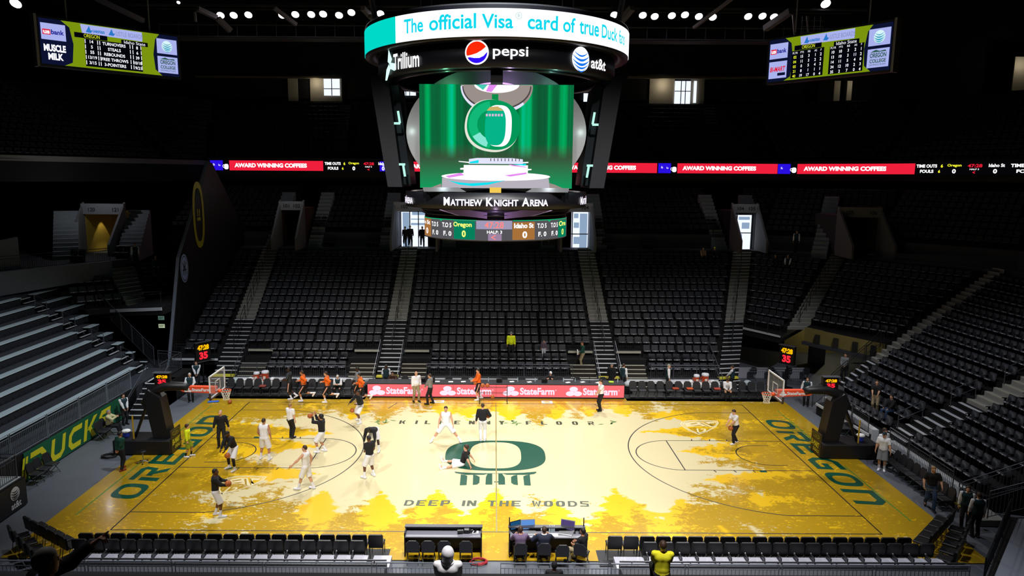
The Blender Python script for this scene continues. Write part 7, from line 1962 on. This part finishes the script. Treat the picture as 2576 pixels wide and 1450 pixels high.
    if eyes:
        for q in (-1, 1): c = E(q*.031, .083, .012); MB().ball(tuple(c), .011*s, 8, 6).build('eye', M_EYE, o, True)
    return o
# ---- pose helpers
def facing(dx, dy): return math.atan2(dy, dx)
LEFT, RIGHT, CAMW, AWAY = PI, 0.0, -PI/2, PI/2
def foot(px, py, z=.012): p = at_z(px, py, z); return (p[0], p[1], z)
RUN = dict(pelvis=(0, 0, .93), spine=(0, .12, 1), footL=(-.08, .12, .02), footR=(.08, -.5, .42), tiltR=-55, toeL=0, toeR=0, handL=(-.2, -.02, 1.1), handR=(.16, .34, 1.12), kneeR=(0, 1, -.3), elbL=(-.4, -1, -.3), elbR=(.4, -1, -.5))
STAND = dict()
HIPS = dict(handL=(-.12, .2, 1.0), handR=(.12, .2, 1.0), elbL=(-1, -.4, -.2), elbR=(1, -.4, -.2))
BACKH = dict(handL=(-.06, -.17, .9), handR=(.06, -.17, .93), elbL=(-1, -.3, 0), elbR=(1, -.3, 0))
def sit(knee=.42, dep=.0, **k):
    d = dict(pelvis=(0, -.05, .53), spine=(0, .02, 1), footL=(-.14, knee, 0), footR=(.14, knee, 0), handL=(-.14, .3, .62), handR=(.14, .3, .62), kneeL=(-.1, .3, 1), kneeR=(.1, .3, 1), elbL=(-.6, -.6, -.4), elbR=(.6, -.6, -.4)); d.update(k); return d
PL = dict(bottom=CW, bl='short', shoes=M_SHOEW, sock=M_SHOEW)
# players and staff on the court
person('boy in neon yellow long-sleeve shirt standing on the left apron', foot(474, 1150), facing(1, .15), 1.62, dict(footL=(-.09, .12, 0), footR=(.1, -.12, 0), look=(0, 1, .05)), CYe, .95, cloth('neon_dark', '8e9a10'), 'short', hair='mop', hcol='brown', shoes=M_SHOEW, sock=M_SHOEB)
person('bald coach dressed all in black looking up under the left basket', foot(559, 1124), CAMW+.2, 1.88, dict(look=(.1, .8, .55), footL=(-.13, 0, 0), footR=(.13, .04, 0), handL=(-.36, .1, .92), handR=(.33, .08, .92)), CB, .97, CB, hair='buzz', hcol='grey', skin='light')
person('player in black bending over a ball by the left lane', foot(585, 1182), facing(-.6, -1), 1.98, dict(pelvis=(0, -.12, .93), spine=(0, .42, 1), footL=(-.2, .05, 0), footR=(.22, -.02, 0), handL=(-.11, .52, .86), handR=(.11, .5, .86), look=(0, .7, -.8), elbL=(-1, -.2, .2), elbR=(1, -.2, .2), palmL=(1, 0, 0), palmR=(-1, 0, 0)), CB, .96, tights=CB, skin='brown', hcol='black', hair='buzz', **PL)
ball('basketball held low by the bending player by the left lane', (at_z(572, 1147, .95)[0], at_z(572, 1147, .95)[1], .95))
person('player in white sleeveless jersey seen from behind inside the left lane', foot(667, 1157), AWAY-.1, 2.03, dict(footL=(-.2, .03, 0), footR=(.2, -.05, 0), handL=(-.25, .14, .95), handR=(.28, .02, .95), look=(.1, 1, 0)), CW, 0, skin='tan', hair='buzz', hcol='brown', eyes=False, **PL)
person('assistant in white t-shirt and black trousers beyond the left lane', foot(732, 1103), AWAY-.5, 1.85, dict(handL=(-.2, .2, .95), footL=(-.1, .08, 0)), CW, .4, CB, hair='short', hcol='blond', shoes=M_SHOEB, eyes=False)
person('player in black long sleeves shooting a ball at the top of the left key', foot(810, 1138), facing(-1, .2), 1.98, dict(pelvis=(0, -.02, .9), spine=(0, .02, 1), footL=(-.12, .12, 0), footR=(.12, -.1, 0), handL=(-.08, .34, 1.62), handR=(.1, .3, 1.66), elbL=(-.5, .6, -1), elbR=(.5, .6, -1), look=(0, 1, .35), palmL=(0, .3, 1), palmR=(0, .3, 1)), CB, .97, hair='mop', hcol='black', skin='tan', **PL)
pb = at_z(780, 1047, 2.05); ball('basketball in the hands of the shooting player', (at_y(780, 1047, foot(810, 1138)[1])[0], foot(810, 1138)[1], at_y(780, 1047, foot(810, 1138)[1])[2]))
person('player in white sleeveless jersey walking left with one arm out', foot(772, 1232), facing(-1, .25), 1.98, dict(footL=(-.12, .28, 0), footR=(.12, -.22, 0), handL=(-.45, .42, 1.02), handR=(.24, -.05, .95), elbL=(-.5, -1, -.3), look=(0, 1, .1)), CW, 0, skin='light', hair='buzz', hcol='brown', **PL)
person('player in black long sleeves holding a ball at waist height, nearest to the camera', foot(545, 1300), facing(1, .35), 1.98, dict(footL=(-.12, -.04, 0), footR=(.13, .14, 0), handL=(-.1, .42, 1.22), handR=(.12, .42, 1.14), elbL=(-.8, -.4, -1), elbR=(.8, -.4, -1), look=(0, 1, .0), palmL=(1, 0, -.3), palmR=(-1, 0, .3)), CB, .97, skin='brown', hcol='black', hair='buzz', **PL)
fx = foot(545, 1300); p_ = at_y(574, 1217, fx[1]); ball('basketball held by the nearest player in black', p_)
person('player in black top dribbling a ball near the left sideline arc', foot(905, 1062), facing(-.7, -.6), 1.95, dict(pelvis=(0, -.05, .86), spine=(-.1, .2, 1), footL=(-.25, .1, 0), footR=(.25, -.15, 0), handR=(.3, .4, .95), handL=(-.3, .3, 1.05), palmR=(0, 0, -1)), CB, .96, skin='brown', hair='short', hcol='black', **PL)
fx = foot(905, 1062); p_ = at_y(886, 1033, fx[1]-.2); ball('basketball dribbled by the player near the left sideline arc', p_)
person('player in black stretching bent double with legs apart left of centre', foot(938, 1136), facing(-.25, -1), 1.95, dict(pelvis=(0, -.25, .92), spine=(0, .95, .28), footL=(-.3, 0, 0), footR=(.3, .0, 0), handL=(-.3, .42, .22), handR=(.3, .42, .2), elbL=(-.6, .5, .3), elbR=(.6, .5, .3), look=(0, .4, -.9)), CB, .97, skin='dark', hair='buzz', hcol='black', eyes=False, **PL)
person('player in black t-shirt and white shorts standing with arms crossed left of centre', foot(931, 1202), AWAY+.9, 1.95, dict(footL=(-.2, .1, 0), footR=(.2, -.02, 0), handL=(-.05, .26, 1.05), handR=(.2, .12, .95)), CB, .4, skin='brown', hair='buzz', hcol='black', eyes=False, **PL)
person('player all in white standing with legs spread wide beyond the centre letter', foot(1122, 1112), CAMW, 2.03, dict(pelvis=(0, 0, .82), footL=(-.62, 0, 0), footR=(.62, 0, 0), toeL=20, toeR=-20, handL=(-.34, .1, .72), handR=(.34, .1, .72), look=(0, 1, -.15)), CW, 0, skin='light', hair='short', hcol='brown', **PL)
person('player in black long sleeves and white trousers facing away at the centre line', foot(1214, 1110), AWAY, 1.98, dict(handR=(.3, .22, 1.1), handL=(-.3, .02, .9), footL=(-.08, 0, 0), footR=(.1, .02, 0)), CB, .97, CW, hair='buzz', hcol='brown', skin='light', shoes=M_SHOEW, eyes=False)
fx = foot(1214, 1110); p_ = at_y(1228, 1047, fx[1]+.25); ball('basketball in the right hand of the player facing away at the centre line', p_)
fx = foot(1163, 1172)
person('player sitting on the floor leaning back on his hands by the centre letter', fx, facing(-1, .05), 1.95, dict(pelvis=(0, 0, .12), spine=(0, -.28, 1), footL=(-.42, .82, .0), footR=(.36, .84, .0), tiltL=75, tiltR=75, kneeL=(-.2, .1, 1), kneeR=(.2, .1, 1), handL=(-.42, -.42, .05), handR=(.3, -.55, .05), elbL=(-1, -.3, 0), elbR=(1, -.3, 0), look=(-.1, 1, .0), palmL=(0, 0, -1), palmR=(0, 0, -1)), CB, .4, hair='mop', hcol='brown', skin='light', **PL)
person('man in white t-shirt and black trousers holding a ball in the right court half', foot(1846, 1117), facing(-1, -.3), 1.85, dict(spine=(0, .22, 1), pelvis=(0, -.05, .93), footL=(-.1, .08, 0), footR=(.1, -.22, 0), handL=(-.1, .38, 1.0), handR=(.1, .38, 1.0), look=(0, .8, -.4)), CW, .4, CB, hair='short', hcol='brown', shoes=M_SHOEW)
fx = foot(1846, 1117); p_ = at_y(1838, 1078, fx[1]-.1); ball('basketball held by the man in white in the right court half', p_)
person('man in white shirt standing on the far sideline near the right table end', foot(1511, 1034), facing(-1, -.3), 1.85, dict(handL=(-.1, .32, 1.0), handR=(.22, .16, .98), footL=(-.1, .05, 0), look=(0, 1, -.2)), CW, .4, CB, hair='short', hcol='brown', shoes=M_SHOEB)
person('bald man in white dress shirt and khaki trousers standing before the scoring table', foot(1047, 1011), CAMW+.5, 1.86, dict(footL=(-.13, .05, 0), footR=(.14, -.08, 0)), CW, .97, CK, hair='bald', fat=1.12, hem=.0)
person('man in grey long-sleeve shirt and black trousers talking before the scoring table', foot(1083, 1017), facing(-.8, .25), 1.84, dict(handL=(-.1, .3, 1.0), handR=(.15, .3, 1.02), footL=(-.16, .1, 0), footR=(.16, -.1, 0)), CGy, .97, CB, hair='short', hcol='brown', eyes=False)
PO = dict(bottom=CB, bl='short', shoes=M_SHOEW, sock=M_SHOEW, stripe=cloth('peach', 'f0b09a'))
person('runner in charcoal t-shirt and dark shorts, leftmost on the far sideline', foot(730, 1005), LEFT, 1.95, dict(pelvis=(0, 0, .95), footL=(-.08, -.1, 0), footR=(.1, -.32, .12), tiltR=-30, handL=(-.2, .3, 1.1), handR=(.2, .28, 1.1)), CCh, .45, skin='dark', hair='buzz', hcol='black', **PO)
for q, (px, py, sk, hc_) in enumerate(((766, 1011, 'tan', 'brown'), (826, 1014, 'light', 'brown'), (910, 1018, 'tan', 'black'))):
    person('runner in orange warm-up shirt on the far sideline, %s from the left' % nth(q), foot(px, py), LEFT, 1.93, RUN, CO, .97, skin=sk, hair='short', hcol=hc_, **PO)
person('tall man in grey long sleeves jogging behind the third orange runner', foot(902, 1004), LEFT, 1.98, dict(footL=(-.1, .15, 0), footR=(.1, -.3, .1), tiltR=-30, handR=(.1, .3, 1.0)), CGy, .97, skin='dark', hair='buzz', hcol='black', eyes=False, **PO)
person('player in orange shirt holding a ball beside the ball rack', foot(1204, 1007), facing(-1, -.15), 1.95, dict(footL=(-.1, .05, 0), footR=(.1, -.18, .05), handL=(-.1, .35, 1.12), handR=(.1, .33, 1.08)), CO, .97, skin='light', hair='short', hcol='black', **PO)
fx = foot(1204, 1007); p_ = at_y(1196, 964, fx[1]-.1); ball('basketball held by the orange player beside the rack', p_)
# ushers and staff
US = dict(top=CW, sleeve=.97, vest=CVe, bottom=CB, shoes=M_SHOEB, hem=.0, coll=CW)
person('grey-haired usher in dark vest holding a small item beside the left basket arm', foot(481, 1011, -.02), CAMW+.3, 1.76, HIPS, hair='short', hcol='white', **US)
person('usher in dark vest with folded hands at the foot of the far left stairs', foot(497, 978, -.02), CAMW+.3, 1.78, dict(handL=(-.05, .2, .92), handR=(.05, .2, .92), elbL=(-1, -.5, 0), elbR=(1, -.5, 0)), hair='short', hcol='brown', **US)
person('usher in dark vest standing behind the right basket board', foot(2027, 1021, -.02), CAMW-.5, 1.74, dict(handR=(.3, .1, .95)), hair='long', hcol='brown', **US)
person('bald usher in dark vest walking behind the right bench', (10.55, 10.05, -.02), facing(1, -.1), 1.84, dict(footL=(-.1, .2, 0), footR=(.1, -.2, 0)), hair='buzz', hcol='grey', **US)
person('red-haired usher in dark vest stepping onto the far right aisle', (14.6, 10.3, -.02), facing(-.8, .5), 1.72, dict(handL=(-.1, .35, 1.0), handR=(.2, .3, .98)), hair='short', hcol='brown', **US)
person('usher in dark vest carrying a bag at the foot of the right middle aisle', (7.85, 10.3, -.02), facing(.6, .6), 1.78, dict(handL=(-.25, .15, .8)), hair='short', hcol='brown', eyes=False, **US)
person('man in dark jacket and grey cap at the foot of the right middle aisle', (7.15, 10.35, -.02), facing(-.5, -.8), 1.8, dict(), CB, .97, CB, cap=CGy, hcol='grey')
person('woman usher with long brown hair seen from behind at the left middle aisle', (-6.72, 10.0, -.02), AWAY, 1.7, dict(handL=(-.25, .15, .95), handR=(.25, .15, .95)), hair='long', hcol='brown', eyes=False, **US)
person('usher woman in dark vest standing at the small stairs by the green banner', foot(314, 1069, -.02), facing(.8, -.5), 1.72, dict(handL=(-.1, .22, .95), handR=(.1, .22, .95)), hair='long', hcol='brown', **US)
person('man in green jacket with hands behind his back beside the left basket base', foot(307, 1183), facing(.4, .9), 1.82, dict(footL=(-.12, .1, 0), footR=(.12, -.12, 0), **BACKH), CGr, .97, CB, hair='short', hcol='black', skin='tan', shoes=mat('shoe_red', '8a2a20', .5), eyes=False, fat=1.08)
person('man in cream jacket sitting with a camera by the green banner', (-19.55, 2.25, -.02), facing(1, .2), 1.78, sit(.5, handL=(-.1, .38, .98), handR=(.12, .38, 1.0)), cloth('cream', 'd8cf9c'), .97, CB, hair='buzz', hcol='grey', fat=1.1)
p_ = (-19.1, 2.35, 1.02); t = thing('video_camera', 'small black video camera held by the man in the cream jacket', 'camera', p_); MB().box((0, 0, 0), (.2, .12, .14), ch=.02).build('body', M_LAP, t); MB().tube([(.1, 0, .0), (.2, 0, .0)], .05, 8).build('lens', M_LAP, t)
person('man in white t-shirt and grey shorts standing by the end stand rail', foot(2217, 1184, -.02), facing(-.5, -.8), 1.86, dict(handR=(.3, .1, .85), handL=(-.3, .16, .9), look=(.4, 1, -.1)), CW, .42, CGy, 'short', hair='short', hcol='brown', cap=CVe, shoes=M_SHOEW, sock=M_SHOEW)
person('second man in white t-shirt just behind the one in grey shorts', (17.75, -1.15, -.02), facing(.3, -1), 1.86, dict(), CW, .42, CB, hair='mop', hcol='brown')
person('man in black jersey with yellow shoulders walking along the right apron with gear', foot(2338, 1281, -.02), facing(-.35, -.95), 1.84, dict(footL=(-.1, .18, 0), footR=(.1, -.3, .12), tiltR=-35, handL=(-.3, .25, 1.02), handR=(.3, .18, .98), look=(-.2, 1, -.2)), CB, .42, CJe, hair='short', hcol='blond', shoes=M_SHOEB)
t = thing('camera_tripod', 'silver and black camera tripod carried by the man in the black jersey', 'tripod', (17.05, -5.95, .95)); 
for dx, dy in ((-.25, .05), (-.22, -.04), (-.2, .0)): MB().tube([(.25, 0, .02), (dx, dy, .1+dy)], .016, 6).build('leg', M_SILV, t)
MB().ball((.27, 0, .0), .05, 8, 6).build('head', M_LAP, t)
for dx in (-.17, .0, .17):
    pass
person('usher in dark vest seen from behind at the near right corner', foot(2452, 1352, -.02), AWAY-.2, 1.76, dict(handL=(-.26, .1, .9)), hair='short', hcol='brown', eyes=False, **US)
person('usher woman in dark vest facing the other usher at the near right corner', (17.75, -7.05, -.02), facing(-.6, -.8), 1.72, dict(handL=(-.2, .2, .95)), hair='long', hcol='brown', **US)
# seated and standing people around benches and tables
BZ = .012
person('grey-haired usher sitting on the left team bench with clasped hands', (-9.45, 9.0, BZ), CAMW, 1.76, sit(.42, spine=(0, .25, 1), handL=(-.05, .36, .8), handR=(.05, .36, .8), look=(0, .8, -.5)), hair='short', hcol='white', **US)
person('man in white shirt sitting bent forward on the right team bench', (13.8, 8.95, BZ), CAMW, 1.8, sit(.42, spine=(0, .45, 1), handL=(-.06, .45, .62), handR=(.06, .45, .62), look=(0, .5, -.9)), CW, .97, CB, hair='short', hcol='brown')
person('man in white cap and dark jacket sitting behind the scoring table with raised arm', (3.35, 9.9, -.02), CAMW+.2, 1.78, sit(.4, handL=(-.05, .3, .95), handR=(.3, .25, .98)), CB, .97, CB, cap=CW, hcol='brown')
person('reporter in black and orange jacket sitting behind the left end of the scoring table', (-6.3, 9.85, -.02), CAMW, 1.74, sit(.4, handL=(-.12, .4, .92), handR=(.12, .4, .92), look=(0, .8, -.5)), cloth('black_orange', '3a1c0c'), .97, CB, hair='short', hcol='brown')
person('man in purple checked shirt sitting at the laptop table, seen from behind', (.8, -9.82, BZ), AWAY+.05, 1.8, sit(.35, handL=(-.16, .42, .85), handR=(.16, .42, .85), spine=(0, .12, 1)), CPu, .97, CB, hair='short', hcol='brown', eyes=False)
person('man in dark suit sitting at the laptop table, seen from behind', (1.6, -9.82, BZ), AWAY, 1.8, sit(.35, handL=(-.3, .32, .85), handR=(.2, .42, .85), spine=(0, .1, 1)), CN, .97, CN, hair='short', hcol='brown', eyes=False, fat=1.1, coll=CW)
person('person in black shirt sitting sideways at the right end of the laptop table', (2.88, -9.85, BZ), AWAY+.9, 1.78, sit(.4, handL=(-.12, .3, .7), handR=(.14, .3, .72)), CB, .5, CK, hair='short', hcol='black', skin='tan', eyes=False)
# spectators in the stands
def row_floor(i): return zr(i)
person('person in neon yellow jacket and grey cap among the middle section seats', (.98, 12.85, row_floor(2)), CAMW, 1.78, dict(footL=(-.12, .05, 0)), CYe, .97, CB, cap=CGy, hcol='grey', fat=1.15)
person('child in grey and red top among the seats of the middle section', (3.1, 12.85, row_floor(2)), CAMW, 1.25, dict(), cloth('child', '5a4a58'), .9, cloth('child_white', 'b8b8c4'), hair='short', hcol='brown')
person('woman in green top and khaki trousers holding papers beside the right middle aisle', (5.55, 12.1, row_floor(1)), facing(-.9, -.2), 1.72, dict(footL=(-.1, .12, 0), handL=(-.15, .3, 1.0)), CGr, .97, CK, hair='short', hcol='brown', skin='tan')
MB().box((5.2, 12.0, 2.02), (.06, .22, .3)).build('paper_sheet', M_PAPER, label='white papers held by the woman in the green top', cat='paper')
person('man in black polo and khaki trousers standing in the end stand rows', (19.75, 3.4, zr(1)), facing(-.6, -.8), 1.8, dict(handL=(-.1, .3, 1.0), handR=(.12, .32, 1.02)), CB, .42, CK, hair='short', hcol='brown', h=.028)
person('person in dark top and blue jeans sitting in the second row of the end stand', (19.95, 2.35, zr(1)), facing(-1, -.3), 1.74, sit(.4), CB, .97, CJe, hair='short', hcol='black', h=.028)
person('person leaning on the sloping guard rail beside the right tunnel', (20.8, 8.95, 1.1), facing(-.6, -.7), 1.75, dict(handL=(-.1, .35, 1.05), handR=(.12, .3, 1.05)), CGy, .97, CB, hair='short', hcol='brown', h=.03)
for q, (x, dx, sc) in enumerate(((-7.45, -.3, 1.72), (-7.05, .2, 1.8), (-6.05, .1, 1.74))):
    person('dark silhouetted visitor in the bright left portal, %s from the left' % nth(q), (x, 26.1, 7.3), CAMW+dx, sc, dict(footL=(-.12, .12, 0), footR=(.12, -.1, 0)), CB, .97, CB, hair='short', hcol='black', h=.032, hh=.014)
person('usher with one white sleeve showing on the stairs below the yellow portal', (-25.4, 17.6, 6.55), facing(.6, -.6), 1.78, dict(), hair='short', hcol='black', h=.032, hh=.014, **US)
person('spectator in green jacket with crossed legs by the yellow portal', (-24.3, 18.3, 6.0), facing(.4, -.9), 1.74, sit(.4), CGr, .97, CJe, hair='buzz', hcol='grey', h=.032, hh=.014)
person('spectator with a yellow cap sitting high beside the glowing portal on the right', (17.2, 23.6, zr(15)), CAMW, 1.74, sit(.4), CB, .97, CB, cap=CYe, hcol='brown', h=.032, hh=.014)
person('spectator in tan top sitting high beside the one with the yellow cap', (16.3, 23.6, zr(15)), CAMW, 1.72, sit(.4), CK, .5, CB, hair='short', hcol='black', h=.032, hh=.014)
person('usher in white sleeves sitting high in the right corner section', (22.2, 21.6, zr(14)), CAMW-.5, 1.76, sit(.4), hair='short', hcol='grey', h=.032, hh=.014, **US)
person('spectator in dark top sitting beside the usher in the right corner section', (21.4, 22.0, zr(14)), CAMW-.5, 1.74, sit(.4), CB, .97, CB, hair='short', hcol='brown', h=.032, hh=.014)
person('usher in dark vest walking on the landing near the right grey portal', (23.6, 23.6, 7.3), facing(-.7, -.6), 1.78, dict(footL=(-.1, .15, 0)), hair='short', hcol='black', h=.032, hh=.014, **US)
# people close to the camera in the lowest part of the view
nsz = lambda y: 2.0+.385*(int((-14.3-y)/.8)+1)
hy = -26.75
person('grey-haired man in dark jacket pointing at the court in the lower left corner', (-4.07, hy, nsz(hy)-.06), facing(.62, .78), 1.78, dict(footL=(-.12, 0, 0), footR=(.12, 0, 0), spine=(0, .08, 1), handL=(-.1, .5, 1.6), handR=(.25, .15, .95), elbL=(-.6, .1, -.8), look=(.08, 1, -.12), palmL=(.2, 0, -1), curlL=[.02, .95, 1.05, 1.1]), cloth('jacket_dark', '08080b'), .97, CB, hair='short', hcol='grey', h=.015, hh=.005, coll=cloth('collar_lilac', '8c88b8'), fat=1.05)
person('dark-haired spectator whose head top shows at the bottom left', (-2.62, -28.0, nsz(-28.0)-.12), AWAY, 1.75, sit(.35), CB, .97, CB, hair='mop', hcol='brown', h=.02, hh=.012, eyes=False)
person('person in white hooded coat seen from behind at the bottom centre', (-.92, -21.0, nsz(-21.0)), AWAY, 1.72, sit(.35), cloth('coat_white', 'f2f0fa'), .97, CB, hood=cloth('coat_white', 'f2f0fa'), h=.02, hh=.012, eyes=False, coll=cloth('coat_white', 'f2f0fa'))
person('person in bright yellow shirt seen from behind at the bottom right of centre', (3.75, -17.2, nsz(-17.2)), AWAY-.1, 1.76, sit(.35), cloth('shirt_yellow', 'e8e020'), .5, CB, hair='short', hcol='brown', h=.02, hh=.012, eyes=False)
person('dark-clothed person with black cap seen from behind below the laptop table', (1.62, -13.5, .47), AWAY, 1.74, dict(), CB, .97, CB, cap=CB, hcol='black', h=.02, hh=.012, eyes=False)
